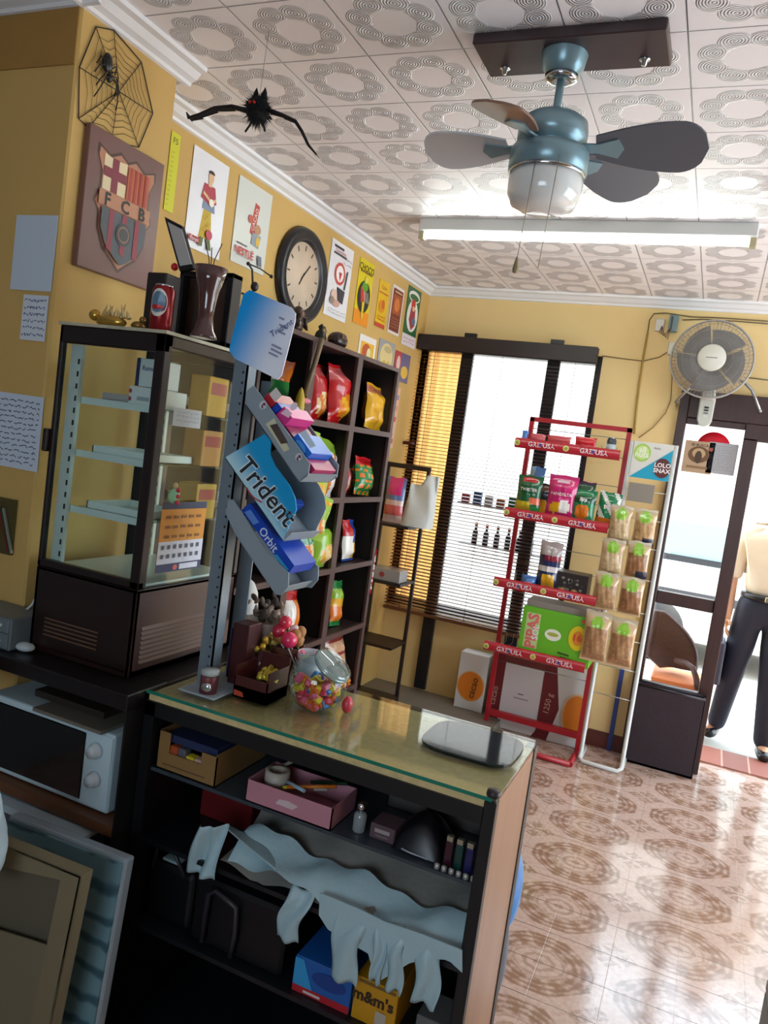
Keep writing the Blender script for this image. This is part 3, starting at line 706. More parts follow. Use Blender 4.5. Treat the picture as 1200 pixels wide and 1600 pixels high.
# ================================================================== DISPLAY CASE ON THE LEFT COUNTER
cx0, cx1, cy0, cy1, cz0, cz1 = -1.612, -1.268, 1.512, 1.945, 1.006, 1.872
cxl, cyp = cx0, cy0
case_wood = wood('#2b1613', '#130a0a', axis=0, scale=12, rough=.28)
side_wood = wood('#4a2e2c', '#2e1c1c', axis=1, scale=14, rough=.35)
frame_dk = mat('#1f1110', rough=.3)
t = thing('refrigerated_display_case', 'tall dark wood refrigerated glass display case on the left counter', 'display case', ((cx0 + cx1) / 2, (cy0 + cy1) / 2, cz0))
zm = 1.235
mb = MB(case_wood); mb.box((cx0, cy0, cz0 + .012), (cx1, cy0 + .014, zm)); mb.box((cx0, cy1 - .014, cz0 + .012), (cx1, cy1, zm)); mb.box((cx0, cy0, cz0), (cx1, cy1, cz0 + .02)); mb.box((cx0, cy0, zm - .012), (cx1, cy1, zm))
mb.box((cx0, cy0, cz0), (cx0 + .014, cy1, zm))
mb.m(side_wood); mb.box((cx1 - .014, cy0, cz0), (cx1, cy1, zm)); lb = mb.build('lower_cabinet', t, bevel=.003)
mb = MB(mat('#6a5450', rough=.3))
for i in range(8):
    z = cz0 + .036 + i * .0125; mb.prism([(cx1, cy0 + .03, z), (cx1 + .005, cy0 + .03, z - .002), (cx1, cy0 + .03, z + .006)], (0, cy1 - cy0 - .08, 0))
mb.build('side_louvre', lb)
mb = MB(mat('#6a4c38', rough=.35))
for i in range(5): mb.box((cx0 + .05, cy0 - .003, cz0 + .05 + i * .011), (cx1 - .11, cy0, cz0 + .0535 + i * .011))
mb.build('front_louvre', lb)
mb = MB(frame_dk); pw = .030
mb.box((cx1 - pw, cy0, zm), (cx1, cy0 + pw, cz1)); mb.box((cx0, cy0, zm), (cx0 + .014, cy0 + .018, cz1)); mb.box((cx1 - .02, cy1 - .02, zm), (cx1, cy1, cz1)); mb.box((cx0, cy1 - .02, zm), (cx0 + .014, cy1, cz1))
mb.box((cx0, cy0, cz1 - .045), (cx1, cy0 + .02, cz1)); mb.box((cx1 - .02, cy0, cz1 - .03), (cx1, cy1, cz1)); mb.box((cx0, cy1 - .02, cz1 - .03), (cx1, cy1, cz1)); mb.box((cx0, cy0, zm), (cx1, cy0 + .02, zm + .02))
mb.build('frame', t, bevel=.003)
MB(mat('#b8b29a', rough=.7, noise=.3, scale=30)).box((cx0 - .004, cy0 - .004, cz1), (cx1 + .004, cy1, cz1 + .008)).build('top', t)
MB(frame_dk).box((cx0 - .014, cy0 - .012, 1.54), (cx0 + .002, cy0 + .01, 1.60)).build('door_catch', t, bevel=.003)
cg = thin_glass('#f2f7f5', .08)
MB(cg).box((cx0 + .014, cy0 + .006, zm + .02), (cx1 - pw, cy0 + .010, cz1 - .045)).build('front_pane', t)
MB(cg).box((cx1 - .010, cy0 + pw, zm), (cx1 - .006, cy1 - .02, cz1 - .03)).build('side_pane', t)
MB(thin_glass('#f4f7f2', .05)).box((cx0 + .014, cy1 - .012, zm), (cx1 - .02, cy1 - .008, cz1 - .03)).build('rear_pane', t)
wht = mat('#dde6e4', rough=.4)
for x, y in ((cx0 + .035, cy0 + .035), (cx0 + .035, cy1 - .04)):
    p = MB(wht).box((x - .018, y - .006, zm), (x + .018, y + .006, cz1 - .045)).build('shelf_post', t)
    mb = MB(blk)
    for i in range(17): mb.box((x + .008, y - .0068, zm + .03 + i * .032), (x + .014, y - .006, zm + .044 + i * .032))
    mb.build('slots', p)
shelf_z = [1.685, 1.545, 1.395]
for z in shelf_z:
    mb = MB(thin_glass('#e6f2f0', .12)).box((cx0 + .03, cy0 + .05, z), (cx1 - .04, cy1 - .03, z + .004)); sh = mb.build('glass_shelf', t)
    mb = MB(mat('#e4f2f2', rough=.2)); mb.box((cx0 + .03, cy0 + .045, z - .008), (cx1 - .04, cy0 + .05, z + .010)); mb.build('shelf_rail', sh)
MB(mat('#dfeaea', rough=.3)).box((cx0 + .016, cy0 + .022, zm), (cx1 - .022, cy1 - .022, zm + .006)).build('floor_tray', t)
def simple_box(name, label, cat, a, b, m, bevel=.002, group=None, draw=None):
    mb = MB(m).box(a, b)
    if draw: draw(mb)
    return tag(mb.build(name, loc=((a[0] + b[0]) / 2, (a[1] + b[1]) / 2, min(a[2], b[2])), bevel=bevel), label, cat, group)
wb = mat('#eef2f6', rough=.4); z = shelf_z[0] + .0045
def lab1(mb):
    A = Art(mb, (-1.408, cy0 + .0675, z + .052), (.075, 0, 0), (0, 0, .072), .0004); A.rect(0, 0, .16, 1, c_('#1d2a5c')); A.text('Ramón', .6, .66, .018, c_('#223a86'))
simple_box('tea_box', 'white and navy box on top of the stack in the case', 'box', (-1.408, cy0 + .068, z + .052), (-1.333, cy0 + .15, z + .124), wb, draw=lab1)
def lab2(mb):
    A = Art(mb, (-1.418, cy0 + .0595, z), (.10, 0, 0), (0, 0, .05), .0004); A.ell(.06, .35, .05, .12, c_('#c04a52')); A.ell(.06, .75, .05, .12, c_('#c04a52')); A.ell(.94, .35, .05, .12, c_('#c04a52')); A.rect(.3, .3, .7, .5, c_('#b0b8c4'))
simple_box('pastry_box', 'white box with red dots under the navy box in the case', 'box', (-1.418, cy0 + .06, z), (-1.318, cy0 + .17, z + .05), wb, draw=lab2)
simple_box('pastry_tray', 'long flat white carton lying on top glass shelf of case', 'box', (-1.545, cy0 + .10, z), (-1.432, cy0 + .2, z + .026), mat('#c2b8ba', rough=.45))
for k, (zz, lb_) in enumerate(((shelf_z[1] + .0045, 'white shallow tray on the middle glass shelf of case'), (shelf_z[2] + .0045, 'white shallow tray on the lowest glass shelf of case'))):
    c = (-1.45, cy0 + .12, zz); mb = MB(mat('#eef6f6', rough=.25)); mb.box((-1.53, cy0 + .07, zz), (-1.33, cy0 + .24, zz + .003))
    for a, b in (((-1.53, cy0 + .07), (-1.33, cy0 + .074)), ((-1.53, cy0 + .236), (-1.33, cy0 + .24)), ((-1.53, cy0 + .07), (-1.526, cy0 + .24)), ((-1.334, cy0 + .07), (-1.33, cy0 + .24))): mb.box((*a, zz), (*b, zz + .022))
    tag(mb.build('serving_tray', loc=c), lb_, 'tray')
# packets standing in the right part of the case
for i, (y, zz, h, wdt, col, lb_) in enumerate(((1.80, shelf_z[0] + .005, .11, .09, '#d8a23a', 'yellow and red packet upright at the back of top shelf'), (1.80, shelf_z[1] + .005, .10, .11, '#c8863a', 'orange carton at the back of the middle glass shelf'), (1.80, shelf_z[2] + .005, .10, .10, '#c89a2e', 'yellow packet at the back of the lowest glass shelf'))):
    def dr(mb, y=y, zz=zz, h=h, i=i):
        A = Art(mb, (-1.3045, y - .045, zz), (0, .09, 0), (0, 0, h), .0004); A.rect(.1, .55, .9, .85, c_('#b04a3a' if i else '#c86a5a'))
    simple_box('snack_packet', lb_, 'packet', (-1.37, y - .045, zz), (-1.305, y + .045, zz + h), mat(col, rough=.35), draw=dr)
# notes and calendar hung on the side glass
xs = cx1 + .0015
def side_sheet(name, label, cat, px_tl, px_br, m, draw):
    a = at(*px_tl, 'x', xs); b = at(*px_br, 'x', xs); mb = MB()
    A = Art(mb, (xs + .0008, a.y, b.z), (0, b.y - a.y, 0), (0, 0, a.z - b.z), .0004); A.sheet(m, .0008); draw(A)
    return tag(mb.build(name, loc=(xs, (a.y + b.y) / 2, b.z)), label, cat)
side_sheet('paper_note', 'small white note taped on the side glass of the case', 'paper', (272, 636), (312, 670), c_('#b9c4c6'), lambda A: A.scrawl(.1, .2, .9, .9, 3, c_('#7a858a'), 2, .001))
def d_cal(A):
    A.rect(0, .90, 1, 1, c_('#24304e')); A.rect(0, .44, 1, .90, c_('#c8861e')); A.rect(0, .12, 1, .44, c_('#c9ced8')); A.rect(0, 0, 1, .12, c_('#2a3358')); A.rect(.5, .02, .92, .10, c_('#cfd4de')); A.ell(.4, .06, .05, .04, c_('#c85a52'))
    for i in range(3):
        for j in range(5): A.rect(.1 + j * .17, .49 + i * .14, .2 + j * .17, .53 + i * .14, c_('#7a4a14')); A.k -= 1
    for i in range(2):
        for j in range(7): A.rect(.06 + j * .13, .2 + i * .13, .12 + j * .13, .26 + i * .13, c_('#4a4e5c')); A.k -= 1
side_sheet('calendar', 'orange white and navy calendar hanging on the case side', 'calendar', (254, 785), (311, 886), c_('#c8861e'), d_cal)
c = at(272, 775, 'x', xs + .012)
t = thing('candy_ornament', 'green and red wrapped candy ornament above the calendar', 'ornament', c)
MB(mat('#8fc79a', rough=.3)).ball(c, .010, .020, .020, 12).build('wrapper', t)
for q in (-.016, 0, .016): MB(mat('#c82a4a', rough=.3)).ball(c + Vector((.010, .002, q)), .006, n=8).build('red_dot', t)
MB(mat('#c8b27a', rough=.4)).ball(c + Vector((0, .002, .026)), .006, .008, .009, 8).build('knot', t)

# things on top of the case
zt = cz1 + .0085
def top(px, py, y=1.60): return at(px, py, 'y', y)
# golden cat figurine lying
gold = mat('#c9a24a', rough=.25, metal=.75)
g = Vector((-1.50, 1.57, zt)); t = thing('gold_figurine', 'golden crystal animal figurine lying on the case top', 'figurine', g)
mb = MB(gold); mb.ball(g + Vector((0, 0, .017)), .05, .022, .017, 12); mb.build('body', t)
MB(gold).ball(g + Vector((-.052, -.004, .030)), .017, .015, .015, 10).build('head', t)
mb = MB(mat('#e8d29a', rough=.12, metal=.6))
r = random.Random(5)
for i in range(9):
    q = g + Vector((-.03 + i * .011, r.uniform(-.008, .008), .028)); mb.lathe([(.007, 0), (.005, .012), (0, .03 + r.uniform(-.008, .012))], q, 5, Matrix.Rotation(r.uniform(-.5, .5), 3, 'Y'), smooth=False)
mb.build('crystals', t)
g = Vector((-1.408, 1.57, zt)); t = thing('gold_figurine', 'small dark gold figurine beside the red can on case', 'figurine', g)
MB(mat('#8a6a32', rough=.3, metal=.6)).ball(g + Vector((0, 0, .012)), .02, .018, .012, 10).build('body', t)
MB(mat('#8a6a32', rough=.3, metal=.6)).ball(g + Vector((.012, 0, .028)), .009, n=8).build('head', t)
# beer can
c = Vector((-1.325, 1.555, zt)); h = top(262, 447, 1.555).z - zt; rr = .0275
t = thing('drink_can', 'red drinks can with pale oval label on the case', 'can', c)
MB(mat('#8c1a1f', rough=.25, metal=.4)).lathe([(rr * .8, 0), (rr, .006), (rr, h - .012), (rr * .82, h - .003), (rr * .8, h)], c, 28).build('can_body', t)
MB(chrome).lathe([(rr * .80, h - .004), (rr * .84, h + .001), (rr * .78, h + .001), (rr * .74, h - .003), (0, h - .003)], c, 28).build('rim', t)
mb = MB(mat('#d8d2c8', rough=.35))
def on_can(u, v): a = -PI * .42 + u; return c + Vector((math.cos(a) * (rr + .0006), math.sin(a) * (rr + .0006), v))
def oval(mb, ra, rv, z0, k):
    pts = [on_can(ra * math.cos(q * PI / 12), z0 + rv * math.sin(q * PI / 12)) for q in range(24)]; o = on_can(0, z0); base = len(mb.v)
    d = Vector((0, 0, 0)); 
    for p in pts + [o]: dd_ = (p - c); dd_.z = 0; mb.v.append(p + dd_.normalized() * k)
    for q in range(24): mb._face((base + q, base + (q + 1) % 24, base + 24))
oval(mb, .85, h * .30, h * .60, 0); mb.m(mat('#5c7c92', rough=.3)); oval(mb, .68, h * .23, h * .61, .0012); mb.m(mat('#b8242c', rough=.3)); oval(mb, .55, h * .05, h * .50, .0026)
mb.build('label_print', t)
# framed dark picture leaning, dark frame behind it, tilted frame
c = Vector((-1.225 - .06, 1.70, zt))
fz = top(300, 425, 1.75).z
fl = top(262, 520, 1.75).x; fr_ = top(372, 520, 1.75).x
fl, fr_ = -1.44, -1.262
t = thing('shadow_box_frame', 'large dark box picture frame standing behind the brown vase', 'frame', ((fl + fr_) / 2, 1.76, zt))
mb = MB(mat('#15131a', rough=.35)); z1_ = top(275, 424, 1.76).z
for a, b in (((fl, zt), (fl + .014, z1_)), ((fr_ - .02, zt), (fr_, z1_)), ((fl, zt), (fr_, zt + .014)), ((fl, z1_ - .014), (fr_, z1_))): mb.box((a[0], 1.745, a[1]), (b[0], 1.79, b[1]))
mb.build('frame', t, bevel=.002)
MB(mat('#4a382e', rough=.25, noise=.3, scale=12)).box((fl + .01, 1.775, zt + .01), (fr_ - .01, 1.782, z1_ - .01)).build('picture', t)
c = top(252, 510, 1.60); tz = top(245, 428, 1.62).z
tag(MB(mat('#241816', rough=.5)).box((-1.425, 1.60, zt), (-1.362, 1.66, tz)).build('dark_box', loc=(-1.39, 1.63, zt), bevel=.003), 'narrow dark brown box behind the red can', 'box')
pts = [top(256, 338, 1.72), top(283, 352, 1.72), top(302, 420, 1.72), top(280, 424, 1.72)]
t = thing('small_picture_frame', 'small black edged picture frame tilted above the box frame', 'frame', (pts[3] + pts[2]) / 2)
MB(mat('#131217', rough=.4)).prism(pts, (0, .016, 0)).build('frame', t, bevel=.002)
q = sum(pts, Vector((0, 0, 0))) / 4
MB(mat('#b9b6b4', rough=.3)).prism([q + (p - q) * .80 + Vector((.004, -.002, 0)) for p in pts], (0, .004, 0)).build('picture', t)
for i, (px, py) in enumerate(((273, 417), (285, 418))):
    c = top(px, py, 1.735)
    tag(MB(mat('#d0242a', rough=.4)).ball(c, .0105, n=10).build('red_pompom', loc=c), 'red pompom on the box frame edge', 'pompom', 'red pompoms on the frame')
# vase with dried sticks
V = Vector((-1.262 - .02, 1.60, zt)); V.x = top(318, 500, 1.60).x + .006
hv = top(330, 418, 1.60).z - zt
t = thing('vase', 'tall flared brown glazed vase with dry twigs on case', 'vase', V)
pr = [(.030, 0), (.029, .006), (.021, .02), (.0165, .05), (.0175, .08), (.022, .115), (.029, .14), (.037, hv), (.034, hv), (.02, hv - .05), (0, hv - .06)]
MB(mat('#4d302f', rough=.12, coat=.6)).lathe([(a * 1.12, b) for a, b in pr], V, 28).build('vase_body', t)
for i, (a, b) in enumerate(((-.035, .07), (-.01, .05), (.02, .06))):
    MB(mat('#2b201a', rough=.7)).tube([V + Vector((0, 0, hv - .05)), V + Vector((a * .3, 0, hv + b * .3)), V + Vector((a, .005, hv + b))], .0013, 5).build('twig', t)
# wrought iron figurine and carved monkey on the shelf top further back (see crates below)

# ================================================================== COUNTER
CT = 1.008
kx0, kx1, ky0, ky1 = -1.186, -.296, 1.488, 1.882
cblack = mat('#0c0b0e', rough=.45)
t = thing('shop_counter', 'black framed shop counter with green edged glass top and open shelves', 'counter', ((kx0 + kx1) / 2, (ky0 + ky1) / 2, 0))
top_board = mat('#dcc48e', rough=.35, noise=.35, scale=60)
MB(top_board).box((kx0 + .005, ky0 + .006, CT - .026), (kx1 - .006, ky1 - .004, CT - .010)).build('top_board', t)
def glass_slab():
    m = bpy.data.materials.new('m_counter_glass'); m.use_nodes = True; nt = m.node_tree; nt.nodes.clear()
    o = nt.nodes.new('ShaderNodeOutputMaterial'); tr = nt.nodes.new('ShaderNodeBsdfTransparent'); g = nt.nodes.new('ShaderNodeBsdfGlossy'); mx = nt.nodes.new('ShaderNodeMixShader'); lw = nt.nodes.new('ShaderNodeLayerWeight'); lw.inputs[0].default_value = .5; fac = NV(nt, lw.outputs['Facing']).f('POWER', 4.0) * .9 + .05
    tr.inputs[0].default_value = (.93, .97, .94, 1); g.inputs['Roughness'].default_value = .03
    nt.links.new(fac.o, mx.inputs[0]); nt.links.new(tr.outputs[0], mx.inputs[1]); nt.links.new(g.outputs[0], mx.inputs[2]); nt.links.new(mx.outputs[0], o.inputs[0])
    return m
MB(glass_slab()).box((kx0, ky0, CT - .0085), (kx1 - .002, ky1, CT)).build('glass_top', t)
MB(mat('#1f7a66', rough=.1, alpha=1)).box((kx0, ky0 - .0012, CT - .0085), (kx1 - .010, ky0 - .0002, CT - .0005)).build('glass_edge', t)
mb = MB(cblack)
mb.box((kx0, ky0, 0), (kx0 + .03, ky1, CT - .028)); t_side = mb.build('side_panel', t)
mb = MB(wood('#9c7252', '#82593c', axis=2, scale=8, rough=.35)); mb.box((kx1 - .014, ky0 + .026, .03), (kx1 - .002, ky1 - .040, CT - .012)); mb.build('end_panel', t)
mb = MB(cblack); mb.box((kx0, ky1 - .016, .03), (kx1 - .015, ky1 - .004, CT - .028)); mb.build('rear_panel', t)
for (x, y, x2, y2) in ((kx1 - .026, ky0, kx1, ky0 + .026), (kx1 - .026, ky1 - .040, kx1 + .001, ky1 - .001)):
    MB(cblack).box((x, y, 0), (x2, y2, CT - .009)).build('corner_post', t, bevel=.002)
MB(cblack).box((kx0, ky0, CT - .062), (kx1 - .026, ky0 + .018, CT - .026)).build('front_rail', t)
MB(mat('#2a2226', rough=.4)).lathe([(.0, -.002), (.013, -.002), (.015, .004), (.013, .012), (0, .014)], (kx1 - .012, ky0 + .012, CT), 16).build('corner_cap', t)
for z, y in ((.806, ky0 + .012), (.618, ky0 + .012), (.402, ky0 + .004), (.12, ky0)):
    m = mat('#39424a', rough=.25) if z > .8 else mat('#16181d', rough=.35)
    MB(m).box((kx0 + .03, y, z), (kx1 - .026, ky1 - .016, z + .008 if z > .8 else z + .012)).build('shelf', t)
s1, s2, s3, s0 = .8145, .6305, .4145, .1325

# things on the counter top
c = Vector((-.425, 1.745, CT + .0005))
def sq(c, a, b, n=4, k=26):
    out = []
    for i in range(k):
        q = 2 * PI * i / k; ct, st = math.cos(q), math.sin(q); out.append((c.x + a * math.copysign(abs(ct) ** (2 / n), ct), c.y + b * math.copysign(abs(st) ** (2 / n), st), c.z))
    return out
tag(MB(mat('#2c3236', rough=.05, coat=.1)).prism(sq(c, .112, .105), (0, 0, .004)).build('coin_mat', loc=c), 'dark glossy rounded coin mat on the right counter corner', 'mat')
# gum display stand
GY = 1.585
gs = mat('#7d8b95', rough=.4, metal=.35); gs2 = mat('#8d9aa3', rough=.45)
t = thing('gum_display_stand', 'grey perforated metal gum stand with slanting trays on the counter', 'display stand', (-1.10, 1.60, CT))
mb = MB(gs); mb.box((-1.118, 1.592, CT), (-1.078, 1.596, 1.852)); mb.box((-1.082, 1.592, CT), (-1.078, 1.63, 1.852)); p = mb.build('upright', t)
mb = MB(blk)
for i in range(32): mb.box((-1.092, 1.5914, CT + .03 + i * .0255), (-1.087, 1.592, CT + .036 + i * .0255))
mb.build('perforations', p)
mb = MB(gs); mb.box((-1.118, 1.72, CT), (-1.078, 1.724, 1.80)); mb.build('rear_upright', t)
MB(mat('#9aa7ae', rough=.35)).box((-1.13, 1.535, CT), (-1.022, 1.735, CT + .005)).build('base_plate', t, bevel=.002)
def px_poly(pts, y): return [at(px, py, 'y', y) for px, py in pts]
def tray(name, panel, floor_i, m, dep=.15):
    P = px_poly(panel, GY); tp = MB(m).prism(P, (0, .003, 0)).build(name, t)
    a, b = P[floor_i[0]], P[floor_i[1]]; n = Vector((0, 1, 0)).cross(b - a).normalized()
    if n.z < 0: n = -n
    mb = MB(gs2); mb.prism([a, b, b + n * .002, a + n * .002], (0, dep, 0)); mb.prism([p + Vector((0, dep, 0)) for p in P], (0, .003, 0))
    e = (b - a).normalized(); mb.prism([b, b + n * .03, b + n * .03 - e * .002, b - e * .002], (0, dep, 0))
    mb.build('tray_body', tp)
    return P, a, e, n, tp
teal = mat('#0f86ad', rough=.35)
gA = [(383, 632), (385, 612), (396, 602), (484, 724), (481, 744), (468, 753)]
P, a1, e1, n1, tp1 = tray('tray_side', gA, (0, 5), gs2)
mb = MB(); A = Art(mb, P[0] + Vector((0, -.0004, 0)), e1, n1, .0004)
A.ell(.035, .038, .010, .011, c_('#c9ced2')); A.text('t', .036, .039, .026, c_('#6a2a4a'), bold=.03); A.poly([(.075, .015), (.16, .012), (.165, .028), (.08, .042)], c_('#c8c8a8')); A.poly([(.085, .022), (.14, .018), (.15, .034), (.095, .04)], c_('#4a3a32')); A.ell(.195, .036, .009, .010, c_('#c9ced2')); A.text('t', .196, .036, .026, c_('#6a2a4a'), bold=.03)
mb.build('print', tp1)
gB = [(351, 715), (414, 678), (424, 688), (422, 710), (430, 728), (452, 758), (461, 778), (463, 796), (459, 807), (450, 825), (442, 846)]
GYs = GY; 
P, a2, e2, n2, tp2 = tray('tray_side', gB, (0, 10), gradient_material('#bfe8f0', '#0f9ad6', (.73, .68), .385, .475))
mb = MB(); A = Art(mb, P[0] + Vector((0, -.0006, 0)), e2, n2, .0004)
o = P[0]
def loc2(px, py): q = at(px, py, 'y', GY) - o; return q.dot(e2), q.dot(n2)
u0, v0 = loc2(418, 768); u1, v1 = loc2(391, 728); ang = math.atan2(*(loc2(443, 800)[i] - loc2(388, 732)[i] for i in (1, 0)))
A.text('Trident', u0 - .0012, v0 - .0012, .067, c_('#d8e6ea'), rot=ang, bold=.05, shear=.15); A.text('Trident', u0, v0, .067, c_('#14222c'), rot=ang, bold=.012, shear=.15)
ua, va = loc2(396, 752); ub, vb = loc2(420, 775)
for q in range(6):
    f0, f1 = q / 6, (q + 1) / 6; bow = lambda f: -.024 - .006 * math.sin(PI * f)
    A.line(ua + (ub - ua) * f0, va + (vb - va) * f0 + bow(f0), ua + (ub - ua) * f1, va + (vb - va) * f1 + bow(f1), .0035, c_('#b8323a')); A.k -= 1
u, v = loc2(452, 803); A.ell(u, v, .010, .011, c_('#2a9ac0')); A.text('t', u, v, .03, c_('#4a1f4a'), bold=.03)
mb.build('print', tp2)
gC = [(352, 800), (357, 781), (364, 780), (385, 812), (416, 862), (451, 895), (450, 917), (439, 930), (430, 929), (367, 834)]
P, a3, e3, n3, tp3 = tray('tray_side', gC, (9, 8), gs2)
strip = px_poly([(377, 797), (391, 786), (460, 884), (450, 897)], GY + .012)
q = MB(mat('#1546b8', rough=.3)).prism(strip, (0, .11, 0)).build('blue_carton', tp3)
mb = MB(); d_ = (strip[2] - strip[1]).normalized(); nn = Vector((0, 1, 0)).cross(d_); nn = nn if nn.z > 0 else -nn
A = Art(mb, strip[0] + Vector((0, -.0006, 0)), d_, nn, .0004); L_ = (strip[3] - strip[0]).length
A.text('Orbit', L_ * .52, .016, .030, c_('#dfe8f4'), bold=.01); A.poly([(L_ * .05, .004), (L_ * .25, .004), (L_ * .28, .022), (L_ * .08, .022)], c_('#5a8ad8')); A.poly([(L_ * .70, .003), (L_ * .95, .003), (L_ * .97, .014), (L_ * .73, .012)], c_('#2f9ad0'))
mb.build('print', tp3)
# header card
pc = px_poly([(390, 453), (455, 480), (462, 490), (461, 502), (440, 586), (434, 593), (366, 560), (358, 548), (360, 536), (380, 460)], 1.582)
hc = MB(gradient_material('#12a0f0', '#eef2ff', (1.0, -.45), -.43, -.27, .3)).prism(pc, (0, .0025, 0)).build('header_card', t)
mb = MB(); A = Art(mb, at(358, 548, 'y', 1.5812), (at(440, 590, 'y', 1.5812) - at(358, 548, 'y', 1.5812)).normalized(), (at(390, 453, 'y', 1.5812) - at(360, 545, 'y', 1.5812)).normalized(), .0004)
for (u, v, l) in ((.105, .125, .016), (.112, .110, .026), (.115, .095, .022), (.110, .06, .03), (.112, .05, .034), (.110, .04, .028)): A.line(u, v, u + l, v, .0045, c_('#8f8fa8'))
A.text('Trident', .122, .105, .022, c_('#5a6a9a'), rot=.9)
mb.build('print', hc)
# gum cartons in the trays (each a thing resting in a tray)
def carton(label, a, e, n, u, v, du, dv, y, dy, hexc, art=None):
    dv *= .68; q = a + e * u + n * v; pts = [q, q + e * du, q + e * du + n * dv, q + n * dv]; pts = [Vector((p.x, y, p.z)) for p in pts]
    mb = MB(mat(hexc, rough=.3)).prism(pts, (0, dy, 0))
    if art: A = Art(mb, pts[0] + Vector((0, -.0004, 0)), e, n, .0004); art(A)
    tag(mb.build('gum_carton', loc=(pts[0] + pts[2]) / 2, bevel=.001), label, 'carton')
carton('red carton standing at the top of upper gum tray', a1, e1, n1, .012, .004, .032, .085, GY + .02, .10, '#b8262e', lambda A: A.rect(.004, .055, .03, .08, c_('#d8d0cc')))
carton('royal blue gum carton just behind the red carton in the tray', a1, e1, n1, .046, .004, .018, .088, GY + .02, .10, '#1f46b8')
carton('bright pink gum carton sticking out of the upper tray', a1, e1, n1, .066, .004, .036, .100, GY + .02, .11, '#d83a8c', lambda A: (A.poly([(.006, .05), (.03, .06), (.028, .075), (.008, .07)], c_('#f0c8dc')), A.ell(.018, .088, .008, .012, c_('#f4dce8'))))
carton('dark magenta gum carton below the pink one in tray', a1, e1, n1, .104, .004, .034, .062, GY + .02, .11, '#8f2454')
carton('shiny blue gum carton with white band in the upper tray', a1, e1, n1, .140, .004, .062, .082, GY + .02, .11, '#1f6ad0', lambda A: (A.poly([(.004, .06), (.05, .06), (.056, .075), (.008, .078)], c_('#c8dcf0')), A.ell(.03, .04, .02, .012, c_('#4a9ae8'))))
carton('magenta gum carton at the low end of upper tray', a1, e1, n1, .204, .004, .034, .056, GY + .02, .11, '#b02a62')
carton('small blue gum pack at the low end of the middle tray', a2, e2, n2, .172, .012, .018, .055, GY + .02, .10, '#1f46a8')
carton('dark grey gum carton lying inside the middle tray', a2, e2, n2, .06, .006, .09, .035, GY + .03, .09, '#4a3c40')

# red-brown display box of gold sweets and things behind it
bx0, bx1, by0, by1 = -1.012, -.915, 1.60, 1.70
t = thing('sweet_box', 'dark red open box of gold wrapped sweets on the counter', 'box', ((bx0 + bx1) / 2, by0, CT))
rb = mat('#4a1c1c', rough=.4); mb = MB(rb)
mb.box((bx0, by0, CT), (bx1, by0 + .003, CT + .055)); mb.box((bx0, by1 - .003, CT), (bx1, by1, CT + .10)); mb.box((bx0, by0, CT), (bx0 + .003, by1, CT + .08)); mb.box((bx1 - .003, by0, CT), (bx1, by1, CT + .08)); mb.box((bx0, by0, CT), (bx1, by1, CT + .03))
b_ = mb.build('box_body', t)
A_m = MB(); A = Art(A_m, (bx0, by0 - .0006, CT), (bx1 - bx0, 0, 0), (0, 0, .055), .0003); A.poly([(.03, .08), (.34, .08), (.28, .3), (.03, .34)], c_('#b8442a')); A_m.build('print', b_)
r = random.Random(11)
for i in range(7):
    c = Vector((bx0 + .035 + r.uniform(0, .045), by0 + .03 + .008 * i, CT + .032 + r.uniform(.012, .03)))
    mb = MB(mat('#d8c04a', rough=.2, metal=.5)); mb.ball(c, .011, .010, .009, 8); mb.lathe([(0.008, .008), (.012, .02)], c, 6, Matrix.Rotation(1.2, 3, 'Y'))
    tag(mb.build('wrapped_sweet', loc=c), 'gold wrapped sweet lying in the dark red box', 'sweet', 'gold sweets in the red box')
t = thing('tall_carton', 'tall dark red carton with navy side beside the grey upright', 'carton', (-1.07, 1.68, CT))
MB(mat('#431a1c', rough=.4)).box((-1.073, 1.66, CT + .0055), (-1.025, 1.72, CT + .165)).build('body', t, bevel=.002)
MB(mat('#2a2450', rough=.4)).box((-1.0755, 1.658, CT + .02), (-1.0735, 1.72, CT + .15)).build('navy_side', t)
# small glass jar with silver wrap
c = Vector((-1.062, 1.565, CT + .0055)); t = thing('small_jar', 'small jar of silver wrapped sweets at the stand foot', 'jar', c)
MB(mat('#6a3236', rough=.4)).lathe([(0, 0), (.022, 0), (.022, .04), (.02, .045), (0, .045)], c, 18).build('jar_body', t)
MB(mat('#c4c8c8', rough=.15, metal=.8)).ball(c + Vector((.004, -.016, .018)), .016, .008, .014, 9).build('foil', t)
MB(mat('#aab0b0', rough=.3)).lathe([(.021, .045), (.023, .047), (.023, .058), (0, .060)], c, 18).build('lid', t)
# glass with gold flowers
c = Vector((-1.010, 1.72, CT)); t = thing('glass_tumbler', 'clear tumbler with gold foil sweets behind the red box', 'glass', c)
MB(thin_glass()).lathe([(0, 0), (.022, 0), (.026, .10)], c, 20).build('tumbler', t)
mb = MB(mat('#d0a43a', rough=.25, metal=.5)); r = random.Random(2)
for i in range(14): mb.ball(c + Vector((r.uniform(-.014, .014), r.uniform(-.014, .014), .012 + i * .0085)), .009, n=7)
mb.build('foil_sweets', t)
